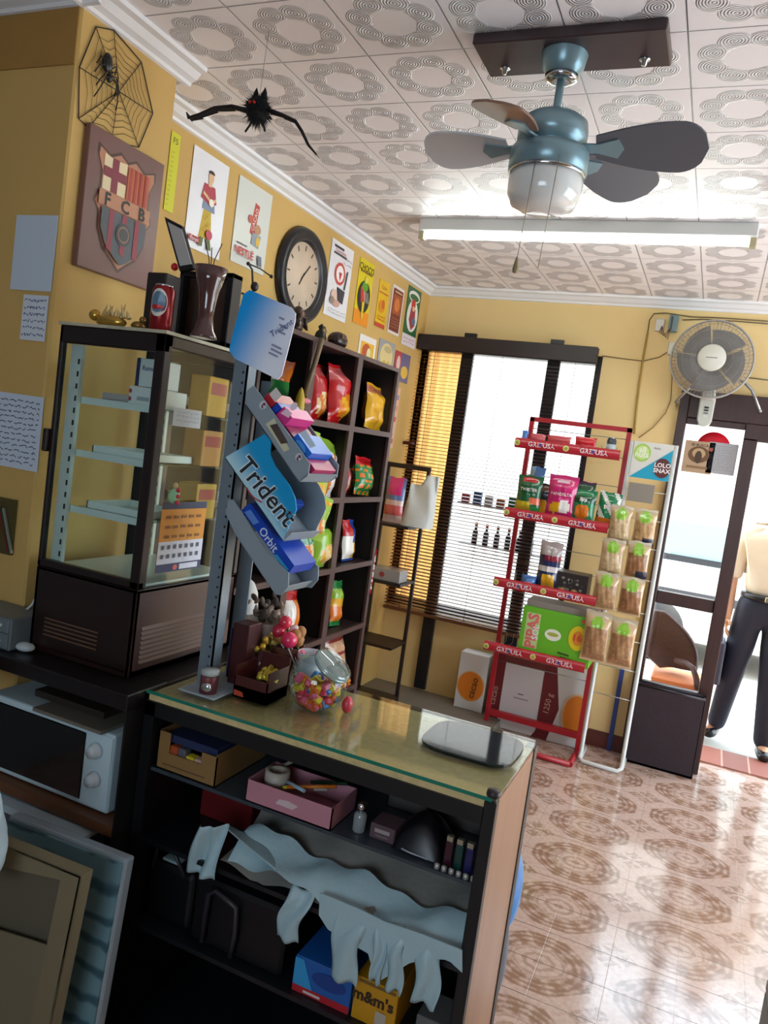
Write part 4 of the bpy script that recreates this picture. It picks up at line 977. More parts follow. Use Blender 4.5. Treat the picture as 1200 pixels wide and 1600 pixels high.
# tray-like stand with figures: brown basket with ornaments, bear heads
c = Vector((-.985, 1.80, CT)); t = thing('wicker_basket', 'small brown basket of gold and brown ornaments on counter', 'basket', c)
MB(brick_material('#7a4630', '#5e3424', '#3a2018', 60)).lathe([(0, 0), (.036, 0), (.046, .10), (.043, .10), (.034, .008)], c, 20).build('basket_body', t)
mb = MB(mat('#a8703a', rough=.5)); r = random.Random(8)
for i in range(14):
    a = i * 2 * PI / 14; mb.ball(c + Vector((math.cos(a) * .03, math.sin(a) * .03, .11 + r.uniform(0, .03))), .017, n=8)
mb.build('ornaments', t)
mb = MB(mat('#d8b05a', rough=.3, metal=.3))
for i in range(6): mb.ball(c + Vector((r.uniform(-.04, .04), -.03, .11 + r.uniform(0, .03))), .008, n=6)
mb.build('gold_bits', t)
c = Vector((-1.06, 1.79, CT)); t = thing('potpourri_bowl', 'pale bowl of dry grey potpourri beside the grey upright', 'bowl', c)
MB(mat('#8a7a70', rough=.5)).lathe([(0, 0), (.03, 0), (.032, .10), (.056, .155), (.053, .155), (.028, .105), (0, .10)], c, 22).build('bowl', t)
r = random.Random(4); mb = MB(mat('#6e5f50', rough=.8)); mb2 = MB(mat('#a89484', rough=.8)); mb3 = MB(mat('#3a3028', rough=.8))
for i in range(48):
    q = c + Vector((r.gauss(0, .024), r.gauss(0, .022), .155 + abs(r.gauss(0, .028)))); (mb, mb2, mb3)[i % 3].ball(q, r.uniform(.005, .012), r.uniform(.004, .009), r.uniform(.008, .016), 6, Matrix.Rotation(r.uniform(-1.4, 1.4), 4, 'X'))
for k, m_ in enumerate((mb, mb2, mb3)): m_.build('dried_petals', t)['kind'] = 'stuff'
# lollipops in a white cup
c = Vector((-.905, 1.79, CT)); t = thing('cup', 'white cup holding round pink and blue lollipops', 'cup', c)
MB(mat('#c8ccd2', rough=.3)).lathe([(0, 0), (.03, 0), (.036, .10), (.034, .10), (.028, .006)], c, 20).build('cup_body', t)
for i, (px, py, rr, h, lb_) in enumerate(((452, 1000, .022, '#e0305e', 'large round pink lollipop in front of the others'), (436, 986, .019, '#c02444', 'dark red lollipop leaning left in the cup'), (446, 972, .018, '#d8324a', 'red lollipop standing tallest in the cup'), (426, 1003, .014, '#d8c05a', 'yellow lollipop left of the pink one'), (432, 1022, .017, '#2a9ac8', 'light blue lollipop lowest left over the cup'), (444, 1030, .017, '#1f4a9a', 'navy lollipop lowest of the cup'), (470, 1022, .014, '#e0708c', 'pale pink lollipop leaning right over the jar'), (460, 984, .014, '#d8c4c8', 'whitish lollipop beside the big pink one'))):
    q = at(px, py, 'y', 1.76 + .006 * i); tt = thing('lollipop', lb_, 'lollipop', q)
    MB(mat(h, rough=.25, coat=.5)).ball(q, rr, n=14).build('candy', tt)
    MB(mat('#e4e4e0', rough=.4)).tube([q - Vector((0, 0, rr)), c + Vector((.004 * (i - 4), 0, .012))], .002, 5).build('stick', tt)
# candy jar
J = Vector((-.822, 1.685, CT)); t = thing('candy_jar', 'round clear glass jar with lid leaning right on the counter', 'jar', J)
prof = [(0, .002), (.040, .002), (.052, .010), (.070, .040), (.075, .065), (.070, .092), (.058, .112), (.050, .118)]
MB(thin_glass('#e8efee', .14)).lathe(prof, J, 32).build('jar_body', t)
tl = Matrix.Rotation(.62, 3, 'Y')
MB(thin_glass('#dbe4e4', .3)).lathe([(.050, .0), (.052, .004), (.052, .016), (.044, .020), (0, .022)], J + Vector((.030, -.004, .108)), 28, tl).build('lid', t)
MB(mat('#b9c6c8', rough=.15, metal=.6)).lathe([(.0505, .002), (.0535, .006), (.0505, .010)], J + Vector((.030, -.004, .108)), 28, tl).build('lid_rim', t)
r = random.Random(21); cols = ['#f0642a', '#2f8ad8', '#f0d02a', '#e03a5a', '#f0742a', '#2a78c8', '#f0d43a', '#f06a8a']
proto = {}
for i in range(80):
    for _ in range(1):
        z = r.uniform(.012, .072); rad = .052 * math.sqrt(max(.15, 1 - ((z - .062) / .07) ** 2)); a = r.uniform(0, 2 * PI); d = rad * math.sqrt(r.uniform(.0 if i % 3 == 0 else .55, 1))
        q = J + Vector((d * math.cos(a), d * math.sin(a), z))
        break
    col = cols[i % 8]
    if col not in proto:
        me_ = MB(mat(col, rough=.35)).cbox((0, 0, 0), (.025, .017, .016)); o = me_.build('wrapped_candy', loc=(0, 0, 0), bevel=.003); proto[col] = o
    else:
        o = proto[col].copy(); COL.objects.link(o)
    o.location = q; o.rotation_euler = (r.uniform(0, 6), r.uniform(0, 6), r.uniform(0, 6)); tag(o, 'colourful wrapped candy inside the round glass jar', 'candy', 'candies in the glass jar')
c = Vector((-.742, 1.70, CT)); tag(MB(mat('#c43a48', rough=.3)).ball(c + Vector((0, 0, .022)), .014, .016, .022, 10).build('sweet_packet', loc=c), 'small red and white packet right behind the candy jar', 'packet')
c = at(560, 1010, 'y', 1.9)

# things on the counter shelves
t = thing('cardboard_box', 'open brown cardboard box with cut-out front on the upper shelf', 'box', (-1.05, 1.56, s1))
kraft = mat('#8a6a3c', rough=.8, noise=.12, scale=14)
x0, x1, y0_, y1_, z0_, z1_ = -1.148, -.972, 1.506, 1.74, s1, s1 + .095
mb = MB(kraft)
mb.box((x0, y0_, z0_), (x1, y0_ + .003, z0_ + .045)); mb.box((x0, y0_, z0_ + .045), (x0 + .035, y0_ + .003, z1_)); mb.box((x1 - .045, y0_, z0_ + .045), (x1, y0_ + .003, z1_ - .02))
mb.box((x0, y0_, z0_), (x0 + .003, y1_, z1_)); mb.box((x1 - .003, y0_, z0_), (x1, y1_, z1_ - .015)); mb.box((x0, y1_ - .003, z0_), (x1, y1_, z1_)); mb.box((x0, y0_, z0_), (x1, y1_, z0_ + .003))
mb.m(mat('#5e4626', rough=.8)); mb.box((x0 + .02, y0_ - .0008, z0_ + .014), (x1 - .03, y0_, z0_ + .017)); mb.build('box_body', t)
tag(MB(mat('#2a3358', rough=.4)).box((x0 + .012, y0_ + .012, z1_ - .028), (x1 - .01, y1_ - .03, z1_ - .008)).build('folder', loc=(-1.06, 1.6, z1_ - .028), bevel=.002), 'navy folder lying across the open cardboard box', 'folder')
for i, (x, h, lb_) in enumerate(((-1.105, '#b04a22', 'orange pack peeping from the cardboard box'), (-1.08, '#5a5a64', 'grey pack in the cardboard box cut-out'), (-1.055, '#d0c02a', 'yellow pack low in the cardboard box cut-out'), (-1.03, '#c8a49a', 'pale pink pack at the right of the box cut-out'))):
    simple_box('small_pack', lb_, 'pack', (x - .012, y0_ + .006, z0_ + .0035), (x + .012, y0_ + .03, z0_ + .062 - .012 * (i > 1)), mat(h, rough=.5))
t = thing('pink_box', 'long pink open box with tape roll and pens on shelf', 'box', (-.77, 1.54, s1))
pk = mat('#b87f8e', rough=.6); x0, x1, y0_, y1_ = -.882, -.655, 1.502, 1.63; h = .052; mb = MB(pk)
mb.box((x0, y0_, s1), (x1, y0_ + .003, s1 + h)); mb.box((x0, y1_ - .003, s1), (x1, y1_, s1 + h)); mb.box((x0, y0_, s1), (x0 + .003, y1_, s1 + h)); mb.box((x1 - .003, y0_, s1), (x1, y1_, s1 + h)); mb.box((x0, y0_, s1), (x1, y1_, s1 + .003))
A = Art(mb, (x0, y0_ - .0004, s1), (x1 - x0, 0, 0), (0, 0, h), .0004); A.poly([(.36, .36), (.56, .34), (.62, .56), (.5, .66), (.4, .6)], c_('#d0bcc0')); mb.build('box_body', t)
c = Vector((-.835, 1.56, s1 + .03)); tt = tag(MB(mat('#b8b0a4', rough=.4)).lathe([(.016, 0), (.030, 0), (.030, .038), (.016, .038), (.016, 0)], c, 24).build('tape_roll', loc=c), 'cream roll of tape in the pink box', 'tape')
for i, (a_, b_, h, nm, lb_) in enumerate((((-.79, 1.53, .05), (-.68, 1.56, .075), '#c8721f', 'pen', 'orange pen lying across the pink box'), ((-.80, 1.545, .055), (-.74, 1.52, .06), '#9ab0c0', 'marker', 'pale blue marker in the pink box'), ((-.76, 1.59, .05), (-.67, 1.60, .07), '#1f3f2a', 'pen', 'dark green pen at right of pink box'), ((-.86, 1.60, .05), (-.80, 1.60, .095), '#8a8078', 'brush', 'grey brush standing out of pink box'), ((-.80, 1.53, .045), (-.785, 1.535, .05), '#c8b82a', 'clip', 'yellow clip beside the tape roll'), ((-.74, 1.57, .05), (-.71, 1.58, .055), '#b8b4b0', 'eraser', 'white eraser among the pens in pink box'))):
    A_ = Vector((a_[0], a_[1], s1 + a_[2])); B_ = Vector((b_[0], b_[1], s1 + b_[2])); tag(MB(mat(h, rough=.4)).tube([A_, B_], .0045 if nm != 'eraser' else .008, 8).build(nm, loc=(A_ + B_) / 2), lb_, nm)
c = Vector((-.605, 1.545, s1)); t = thing('small_bottle', 'small clear bottle with silver cap on the upper shelf', 'bottle', c)
MB(mat('#8a9296', rough=.15, coat=.5)).lathe([(0, 0), (.014, 0), (.015, .004), (.015, .038), (.008, .048)], c, 18).build('bottle_body', t)
MB(chrome).lathe([(.010, .046), (.0105, .066), (0, .068)], c, 16).build('cap', t)
simple_box('perfume_box', 'small mauve box with pale lettering next to silver bottle', 'box', (-.575, 1.535, s1), (-.515, 1.60, s1 + .034), mat('#5e4a50', rough=.45), draw=lambda mb: Art(mb, (-.575, 1.5346, s1), (.06, 0, 0), (0, 0, .034), .0004).rect(.2, .5, .8, .75, c_('#a89aa0')).rect(.25, .25, .75, .33, c_('#8a7c80')))
t = thing('dark_pouch', 'black zipped pouch lying mid shelf beside the lighters', 'pouch', (-.48, 1.57, s1))
MB(mat('#0c0c14', rough=.35)).grid(lambda u, v: (-.515 + .115 * u, 1.52 + .12 * v, s1 + .004 + .075 * (math.sin(PI * u) * math.sin(PI * v)) ** .55), 14, 10).build('pouch_body', t)
MB(mat('#aab0ba', rough=.3)).tube([(-.49 + .012 * i, 1.518 - .002 * math.sin(i), s1 + .010 - .001 * i) for i in range(6)], .002, 5).build('zip', t)
simple_box('plastic_tub', 'clear plastic container at the back of the upper shelf', 'container', (-.46, 1.70, s1), (-.345, 1.80, s1 + .075), mat('#5e5a56', rough=.25))
simple_box('plastic_tub', 'grey container behind the dark pouch on upper shelf', 'container', (-.60, 1.70, s1), (-.50, 1.80, s1 + .08), mat('#4e4a46', rough=.4))
for i, h in enumerate(('#3a1626', '#123c38', '#1a1c52', '#8a8a20')):
    c = Vector((-.388 + i * .0225, 1.53, s1)); lbn = ('maroon', 'dark green', 'navy', 'yellow-green')[i]
    t = thing('lighter', lbn + ' lighter in the row on the upper shelf', 'lighter', c)
    MB(mat(h, rough=.25, coat=.3)).box((c.x - .009, c.y - .007, s1), (c.x + .009, c.y + .007, s1 + .056)).build('lighter_body', t, bevel=.002)
    MB(mat('#b8b09a', rough=.3, metal=.6)).box((c.x - .008, c.y - .006, s1 + .0565), (c.x + .006, c.y + .006, s1 + .068)).build('metal_top', t, bevel=.001)
for i in range(6):
    c = Vector((-.404 + i * .016, 1.508, s1)); tag(MB(mat('#b8b4b0', rough=.3, metal=.4)).lathe([(0, 0), (.006, 0), (.006, .010), (0, .012)], c, 10).build('foil_button', loc=c), 'tiny silver round along the shelf edge below the lighters', 'button', 'silver rounds on the shelf edge')
# white carrier bags on the second shelf, handles hanging over its edge
poly_w = mat('#a9c6cf', rough=.45, bump=.35, scale=26); poly_g = mat('#8f8c86', rough=.6, bump=.4, scale=22)
def sheet_bag(mbx, pts_front, y0, y1, zb, seed):
    """folded carrier bag: flat stack on shelf from y1 to y0, hanging handles given as lists of (x0,x1,drop)"""
    pass
t = thing('carrier_bags', 'stack of white plastic carrier bags draped over the middle shelf', 'bags', (-.55, 1.55, s2))
r = random.Random(9)
def heap(u, v):
    x = -.93 + .60 * u; y = 1.80 - .295 * v
    z = s2 + .012 + .135 * (1 - v) ** 1.2 + .010 * math.sin(9 * u + 3 * v) * math.sin(5 * v + 2) + .008 * math.sin(23 * u + 7 * v) + .03 * math.sin(PI * u) * (1 - v)
    return (x, y, z)
mb = MB(poly_g); mb.grid(heap, 40, 20); mb.build('folded_stack', t)
mb = MB(poly_w)
def lip(u, v):                                        # front white fold
    x = -.90 + .575 * u; y = 1.575 - .085 * v; z = s2 + .075 - .045 * v + .010 * math.sin(14 * u + 4 * v) + .006 * math.sin(37 * u) + .012 * math.sin(5 * u + 1)
    return (x, y, z)
mb.grid(lip, 48, 10); mb.build('front_fold', t)
def strap(xt, w, xb, zb, wob, name='handle'):
    def fn(u, v):
        k = v; x = xt + (xb - xt) * k + (u - .5) * w * (1 - .12 * k) + .006 * math.sin(7 * v + wob); y = 1.500 - .022 * math.sin(min(1, v * 2.2) * PI / 2) - .006 * math.sin(6 * u + 5 * v + wob)
        z = s2 + .035 - (s2 + .035 - zb) * v ** 1.15 + .004 * math.sin(9 * u + wob)
        return (x, y, z)
    m_ = MB(poly_w); m_.grid(fn, 8, 16); return m_.build(name, t, solidify=.0012)
for (px, py, qx, qy, w, k) in ((468, 1400, 446, 1468, .062, 0), (545, 1450, 533, 1532, .070, 1.2), (618, 1480, 613, 1548, .040, 2.1), (665, 1500, 664, 1570, .060, 3.3), (590, 1450, 590, 1535, .03, 4.4)):
    a = at(px, py, 'y', 1.48); b = at(qx, qy, 'y', 1.48); strap(a.x, w, b.x, b.z, k)
# apron-like centre piece hanging between straps
pts = px_poly([(500, 1395), (560, 1420), (600, 1440), (660, 1460), (722, 1485), (722, 1520), (700, 1500), (670, 1498), (640, 1505), (588, 1536), (575, 1490), (540, 1470), (512, 1452), (498, 1430)], 1.482)
MB(poly_w).prism(pts, (0, .003, 0)).build('hanging_fold', t)
t2 = thing('carrier_bag', 'crumpled white carrier bag hanging at left of the middle shelf', 'bag', at(330, 1340, 'y', 1.49))
def crump(u, v):
    a = at(335 + 30 * (u - .5) - 22 * v, 1290 + 78 * v, 'y', 1.492); return (a.x + .02 * (u - .5) * (1 + v), 1.492 - .012 * math.sin(5 * u + 4 * v) - .008 * math.sin(13 * u), a.z)
MB(poly_w).grid(crump, 10, 14).build('bag_body', t2, solidify=.001)
def side_w(u, v):
    a = at(355 + 110 * u, 1296 + 100 * u * (1 - .1 * u) - 40 * math.sin(PI * u) * (1 - v) * .4 + (1 - v) * -8, 'y', 1.495 + .05 * (1 - v)); return (a.x, 1.495 + .05 * (1 - v), a.z)
MB(poly_w).grid(side_w, 18, 6).build('bag_fold', t2, solidify=.001)
simple_box('red_box', 'dark red carton at the back of the middle shelf, left', 'box', (-1.12, 1.68, s2), (-.96, 1.82, s2 + .12), mat('#6a1418', rough=.45))
simple_box('black_case', 'black handled case standing under the hanging white bags', 'case', (-1.0, 1.52, s3), (-.74, 1.78, s3 + .165), mat('#0d0e13', rough=.4), bevel=.008)
t = thing('handbag', 'black handbag with long strap at left of lower shelf', 'handbag', (-1.08, 1.55, s3))
MB(mat('#0b0c11', rough=.4)).box((-1.15, 1.53, s3), (-1.01, 1.75, s3 + .15)).build('bag_body', t, bevel=.015, seg=3)
MB(mat('#26242c', rough=.4)).tube([(-1.13, 1.52, s3 + .14), (-1.12, 1.515, s3 + .2), (-1.07, 1.513, s3 + .205), (-1.03, 1.515, s3 + .15)], .005, 6).build('strap', t)
t = thing('looped_strap', 'dark looped strap hanging in front of the black case', 'strap', (-.90, 1.505, s3 + .1))
MB(mat('#2e2a34', rough=.4)).tube([(-.955, 1.508, s3 + .015), (-.95, 1.506, s3 + .14), (-.93, 1.506, s3 + .155), (-.87, 1.506, s3 + .135), (-.865, 1.506, s3 + .07), (-.87, 1.506, s3 + .01)], .007, 6).build('strap_loop', t)
simple_box('paper_receipt', 'crumpled white receipt lying on the black handbag', 'paper', (-1.12, 1.54, s3 + .151), (-1.07, 1.60, s3 + .158), poly_w)
simple_box('blue_carton', 'blue carton with red band on the bottom shelf', 'box', (-.70, 1.51, s3), (-.555, 1.66, s3 + .085), mat('#1f5fb0', rough=.35), draw=lambda mb: Art(mb, (-.70, 1.5096, s3), (.145, 0, 0), (0, 0, .085), .0004).rect(0, 0, 1, .2, c_('#b8242e')).poly([(0, .2), (.35, .2), (.15, .95), (0, .95)], c_('#2f9ad8')).ell(.62, .6, .3, .22, c_('#16408c')).rect(.2, .06, .5, .13, c_('#e0d0d0')))
simple_box('yellow_candy_box', 'yellow candy box with brown lettering on the lower shelf', 'box', (-.548, 1.508, s3), (-.445, 1.64, s3 + .100), mat('#c8921a', rough=.35), draw=lambda mb: Art(mb, (-.548, 1.5076, s3), (.103, 0, 0), (0, 0, .10), .0004).text("m&m's", .46, .62, .036, c_('#3a2414'), bold=.04).rect(.1, .9, .95, .97, c_('#7a5a2a')).rect(.55, .1, .8, .4, c_('#b8b0a0')))
simple_box('clear_box', 'grey plastic box beside the yellow candy box', 'box', (-.405, 1.53, s3), (-.335, 1.62, s3 + .055), mat('#6a6a6a', rough=.3))
# blue bag hung on the customer side of the counter end
c = at(812, 1450, 'x', kx1 + .02)
t = thing('blue_plastic_bag', 'blue plastic bag hanging behind the right end of counter', 'bag', (kx1 - .05, ky1 + .09, .20))
MB(mat('#2f7fc0', rough=.35, bump=.3)).ball((kx1 - .045, ky1 + .09, .56), .05, .07, .13, 14).build('bag_body', t)
MB(mat('#54606e', rough=.5, bump=.3)).ball((kx1 - .055, ky1 + .09, .36), .05, .07, .16, 14).build('bag_lower', t)

# ================================================================== LEFT COUNTER, MICROWAVE AND BELOW
lx0, lx1 = -2.6, kx0 - .004
t = thing('back_counter', 'dark wooden back counter with open bay holding the microwave', 'counter', (-1.5, 1.5, 0))
lc = wood('#1b1214', '#0d090b', axis=0, scale=8, rough=.35)
MB(lc).box((lx0, 1.425, .965), (lx1, 1.572, 1.005)).build('worktop', t, bevel=.003)
MB(lc).box((XP + .004, 1.572, .965), (lx1, 1.96, 1.005)).build('worktop_rear', t)
MB(mat('#0d0b0d', rough=.5)).box((lx1 - .006, 1.43, 0), (lx1, 1.90, .965)).build('side_panel', t)
MB(wood('#6e4426', '#4e2e1a', axis=0, scale=8)).box((lx0, 1.43, .645), (lx1 - .0065, 1.572, .672)).build('shelf', t)
MB(wood('#6e4426', '#4e2e1a', axis=0, scale=8)).box((XP + .004, 1.572, .645), (lx1 - .0065, 1.90, .672)).build('shelf_rear', t)
MB(mat('#0d0b0d', rough=.5)).box((XP + .004, 1.93, 0), (lx1 - .024, 1.95, .965)).build('rear_panel', t)
mx0, mx1, my, mz0, mz1 = -1.68, -1.243, 1.46, .676, .880
t = thing('microwave_oven', 'white microwave oven with black door and two knobs', 'microwave', ((mx0 + mx1) / 2, 1.6, mz0))
mw = mat('#c2d8e0', rough=.35)
MB(mw).box((mx0, my, mz0), (mx1, my + .27, mz1)).build('body', t, bevel=.006, seg=2)
MB(mat('#050608', rough=.12, coat=.5)).box((mx0 + .012, my - .004, mz0 + .014), (-1.333, my, mz1 - .016)).build('door_window', t, bevel=.002)
MB(mat('#c4d8e0', rough=.4)).box((-1.331, my - .003, mz0 + .006), (mx1 - .003, my, mz1 - .006)).build('control_panel', t, bevel=.002)
for px, py in ((152, 1172), (149, 1217)):
    c = at(px, py, 'y', my); MB(mat('#c4cdd2', rough=.3)).lathe([(.021, 0), (.020, .008), (.016, .010), (.015, .022), (0, .023)], (c.x, my - .003, c.z), 22, Matrix.Rotation(PI / 2, 3, 'X')).build('knob', t)
p = [at(62, 1063, 'y', 1.47), at(168, 1108, 'y', 1.47)]
tag(MB(mat('#6e695e', rough=.5)).box((-1.50, 1.44, mz1 + .001), (-1.27, 1.60, mz1 + .010), ).build('flat_board', loc=(-1.38, 1.5, mz1)), 'greyish flat board lying on the microwave top', 'board')
tag(MB(mat('#2e241e', rough=.6)).box((-1.56, 1.50, mz1 + .0105), (-1.32, 1.66, mz1 + .028)).build('cardboard_sheet', loc=(-1.45, 1.6, mz1 + .0105)), 'dark folded cardboard lying above the flat board on microwave', 'cardboard')
a = at(0, 946, 'y', 1.50); b = at(34, 1042, 'y', 1.50)
t = thing('storage_unit', 'small grey two drawer unit at left edge of counter', 'drawers', (-1.69, 1.5, 1.006))
MB(mat('#5d676c', rough=.4)).box((-1.80, 1.452, 1.006), (b.x, 1.57, a.z - .01)).build('case', t, bevel=.004)
for i in range(2):
    z = 1.012 + i * .042; d = MB(mat('#6a757a', rough=.35)).box((-1.79, 1.448, z), (b.x - .006, 1.453, z + .038)).build('drawer', t, bevel=.002)
    MB(mat('#a8b0b2', rough=.3)).ball((b.x - .03, 1.446, z + .019), .005, n=8).build('drawer_knob', d)
tag(MB(mat('#b8c4c8', rough=.7, bump=.5)).ball((-1.60, 1.49, 1.017), .03, .022, .012, 10).build('crumpled_tissue', loc=(-1.60, 1.49, 1.005)), 'crumpled white tissue beside the grey drawers', 'tissue')
tag(MB(mat('#4a3220', rough=.7)).box((-1.78, 1.36, .93), (-1.62, 1.42, .985)).build('brown_box', loc=(-1.7, 1.39, .93), bevel=.003), 'brown cardboard piece at the left picture edge by the microwave', 'box')
tag(MB(mat('#cfd4d0', rough=.6)).tube([at(85, 868, 'y', YP0 - .006), at(72, 905, 'y', YP0 - .006), at(50, 945, 'y', 1.56), at(34, 960, 'y', 1.55)], .0035, 6).build('power_cable', loc=at(85, 868, 'y', YP0 - .006)), 'white power cable running down the pillar behind the drawers', 'cable')
# white tray under the shelf, boxes
t = thing('white_tray', 'white plastic tray sticking out below the microwave shelf', 'tray', (-1.45, 1.46, .61))
a = at(22, 1252, 'y', 1.40); b = at(125, 1288, 'y', 1.40)
MB(mat('#a9bcc6', rough=.4)).prism([(a.x - .15, 1.40, .618), (b.x, 1.40, .618), (b.x, 1.40, .628), (b.x - .03, 1.40, .640), (a.x - .15, 1.40, .636)], (0, .28, 0)).build('tray', t)
for i, (x0, x1, h, lb_) in enumerate(((-1.60, -1.53, '#4a4a56', 'grey box under the white tray at far left'), (-1.51, -1.45, '#332e2c', 'dark box under the white tray, second from left'), (-1.43, -1.36, '#5e626c', 'pale grey box under the white tray, third from left'))):
    simple_box('storage_box', lb_, 'box', (x0, 1.44, .44), (x1, 1.60, .612), mat(h, rough=.6))
tag(MB(mat('#14100f', rough=.6)).box((-1.68, 1.425, .40), (lx1 - .024, 1.9, .435)).build('lower_board', loc=(-1.4, 1.6, .40)), 'dark board carrying the boxes under the microwave', 'board')
# slab leaning + carton + white bag
t = thing('padded_board', 'blue-grey wood patterned padded board leaning before the back counter', 'board', (-1.12, 1.27, 0))
pm = bpy.data.materials.new('m_board_print'); pm.use_nodes = True; nt = pm.node_tree; bb = nt.nodes['Principled BSDF']
tc = nt.nodes.new('ShaderNodeTexCoord'); wv = nt.nodes.new('ShaderNodeTexWave'); wv.bands_direction = 'Z'; wv.inputs['Scale'].default_value = 5; wv.inputs['Distortion'].default_value = 6; wv.inputs['Detail'].default_value = 3; wv.inputs['Detail Scale'].default_value = 1.2
nt.links.new(tc.outputs['Object'], wv.inputs['Vector']); nt.links.new(mixc(nt, NV(nt, wv.outputs['Fac']).step(.0, .45), lin('#3c5c68'), lin('#6d909a')), bb.inputs['Base Color']); bb.inputs['Roughness'].default_value = .5
q = px_poly([(12, 1282), (190, 1352), (163, 1592), (150, 1760), (-40, 1680)], 1.262)
q = [at(12, 1282, 'y', 1.30), at(190, 1352, 'y', 1.30), Vector((at(190, 1352, 'y', 1.30).x - .012, 1.25, .002)), Vector((-1.42, 1.25, .002))]
nrm = (q[1] - q[0]).cross(q[2] - q[1]).normalized(); nrm = nrm if nrm.y > 0 else -nrm
MB(pm).prism(q, nrm * .006).build('face', t)
bk = [p + nrm * .0065 for p in q]
MB(mat('#8d9aa2', rough=.5)).prism([p + (p - sum(bk, Vector()) / 4).normalized() * .012 for p in bk], nrm * .03).build('padded_back', t, bevel=.006, seg=2)
t = thing('carton', 'large open brown carton standing at lower left', 'carton', (-1.20, 1.1, 0))
kr = mat('#776d52', rough=.8, noise=.1, scale=10); krd = mat('#5c5544', rough=.85)
def down(p, q_, z): d = q_ - p; return p + d * ((z - p.z) / d.z)
TR, TRi, TL, TLi = (at(*q_, 'y', 1.16) for q_ in ((126, 1370), (94, 1375), (-70, 1290), (-70, 1338)))
BR, BRi = down(TR, at(82, 1585, 'y', 1.16), .003), down(TRi, at(48, 1598, 'y', 1.16), .003)
BL = Vector((TL.x - .02, 1.16, .003)); th = Vector((0, .004, 0)); dp = Vector((0, .030, 0))
mb = MB(kr); mb.prism([TLi, TRi, TR, TL], th); mb.prism([TRi, BRi, BR, TR], th)
mb.prism([TR, BR, BR + Vector((-.004, 0, 0)), TR + Vector((-.004, 0, 0))], dp); mb.prism([TL, TR, TR + Vector((0, 0, -.004)), TL + Vector((0, 0, -.004))], dp)
mb.prism([BL + dp, BR + dp, TR + dp, TL + dp], th); mb.build('carton_wall', t)
f0, f1 = at(-70, 1432, 'y', 1.164), at(80, 1479, 'y', 1.164)
MB(mat('#706750', rough=.8)).prism([Vector((f0.x, 1.164, .003)), BRi + Vector((-.004, .004, 0)), f1, f0], (0, .003, 0)).build('front_flap', t)
MB(krd).prism([f0 + Vector((.005, .02, -.04)), f1 + Vector((-.005, .02, -.03)), TRi + Vector((-.006, .022, -.01)), TLi + Vector((0, .022, -.01))], (0, .003, 0)).build('inner_flap', t)
a = at(-30, 1215, 'y', 1.08)
t = thing('white_carrier_bag', 'bulging white carrier bag at the left edge above the carton', 'bag', at(0, 1380, 'y', 1.08))
def wb_(u, v):
    px = -60 + 88 * (1 if True else 0); c = at(-35, 1215 + 165 * v, 'y', 1.08); e = (.064 * math.sin(PI * (.12 + .80 * v)) ** .6) * (1 + .10 * math.sin(3 * u * 6.28 + 8 * v)); a = 2 * PI * u
    return (c.x + e * math.cos(a), 1.08 + e * .7 * math.sin(a), c.z)
MB(mat('#b9cdd4', rough=.4, bump=.4, scale=20)).grid(wb_, 24, 16).build('bag_body', t)

# ================================================================== CRATE SHELVES ON THE LEFT WALL
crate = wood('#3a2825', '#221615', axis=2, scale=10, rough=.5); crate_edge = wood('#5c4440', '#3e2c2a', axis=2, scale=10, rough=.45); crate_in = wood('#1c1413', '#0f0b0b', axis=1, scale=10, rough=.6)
FX = -1.624; ys = [1.985, 2.41, 2.878, 3.326, 3.819]; pit = .347; rows = [i * pit for i in range(7)]
t = thing('crate_shelf', 'dark brown wooden crate shelving with cubby holes along the left wall', 'shelf', ((XL + FX) / 2, 2.9, 0))
for i, y in enumerate(ys):
    a, b = (y - .026, y + .026) if 0 < i < 4 else ((y, y + .03) if i == 0 else (y - .03, y))
    mb = MB(crate_edge)
    for k in range(6): mb.box((FX - .018, a, rows[k] + .002), (FX, b, rows[k + 1] - .004))
    u = mb.build('upright', t, bevel=.002)
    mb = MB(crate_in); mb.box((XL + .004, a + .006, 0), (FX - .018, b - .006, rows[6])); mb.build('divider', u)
for k in range(7):
    z = rows[k]; mb = MB(crate_edge); mb.box((FX - .014, ys[0], z - (.016 if k else 0)), (FX + .001, ys[-1], z + .010 if k < 6 else z + .004)); mb.m(crate); mb.box((XL + .004, ys[0], z - (.010 if k else 0)), (FX - .014, ys[-1], z + .004)); mb.build('shelf_board', t)
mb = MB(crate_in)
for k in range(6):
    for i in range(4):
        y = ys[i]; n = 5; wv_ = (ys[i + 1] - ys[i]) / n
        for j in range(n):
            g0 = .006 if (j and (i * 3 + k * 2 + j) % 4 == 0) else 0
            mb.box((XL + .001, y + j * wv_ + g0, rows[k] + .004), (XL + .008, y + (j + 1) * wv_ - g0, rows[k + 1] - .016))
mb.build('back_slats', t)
def cell(px, py, x=-1.72): return at(px, py, 'x', x)
def shelf_bag(name, label, px, row, wd, ht, th, design, rz=PI / 2, tilt=-.12, roll=0, x=-1.70, texts=(), seed=0, dz=0, py=None):
    yv = at(px, py or 700, 'x', x).y
    z = rows[row] + .011 + dz
    return bag(name, label, 'snack bag', (x, yv, z), wd, ht, th, rz, design, tilt, roll, None, texts, seed)
red, yel, ora, grn, whi, nav, pnk = film('#b8181e'), film('#d8a21c'), film('#d0701c'), film('#1f7a38'), film('#e4e0d8'), film('#1f3f8a'), film('#d83a7a')
lred = film('#c85a5a'); crm = film('#d8c08a'); lgrn = film('#8fb83a'); dgrn = film('#17502c'); brn = film('#6a3a22')
R5, R4, R3, R2, R1 = 5, 4, 3, 2, 1
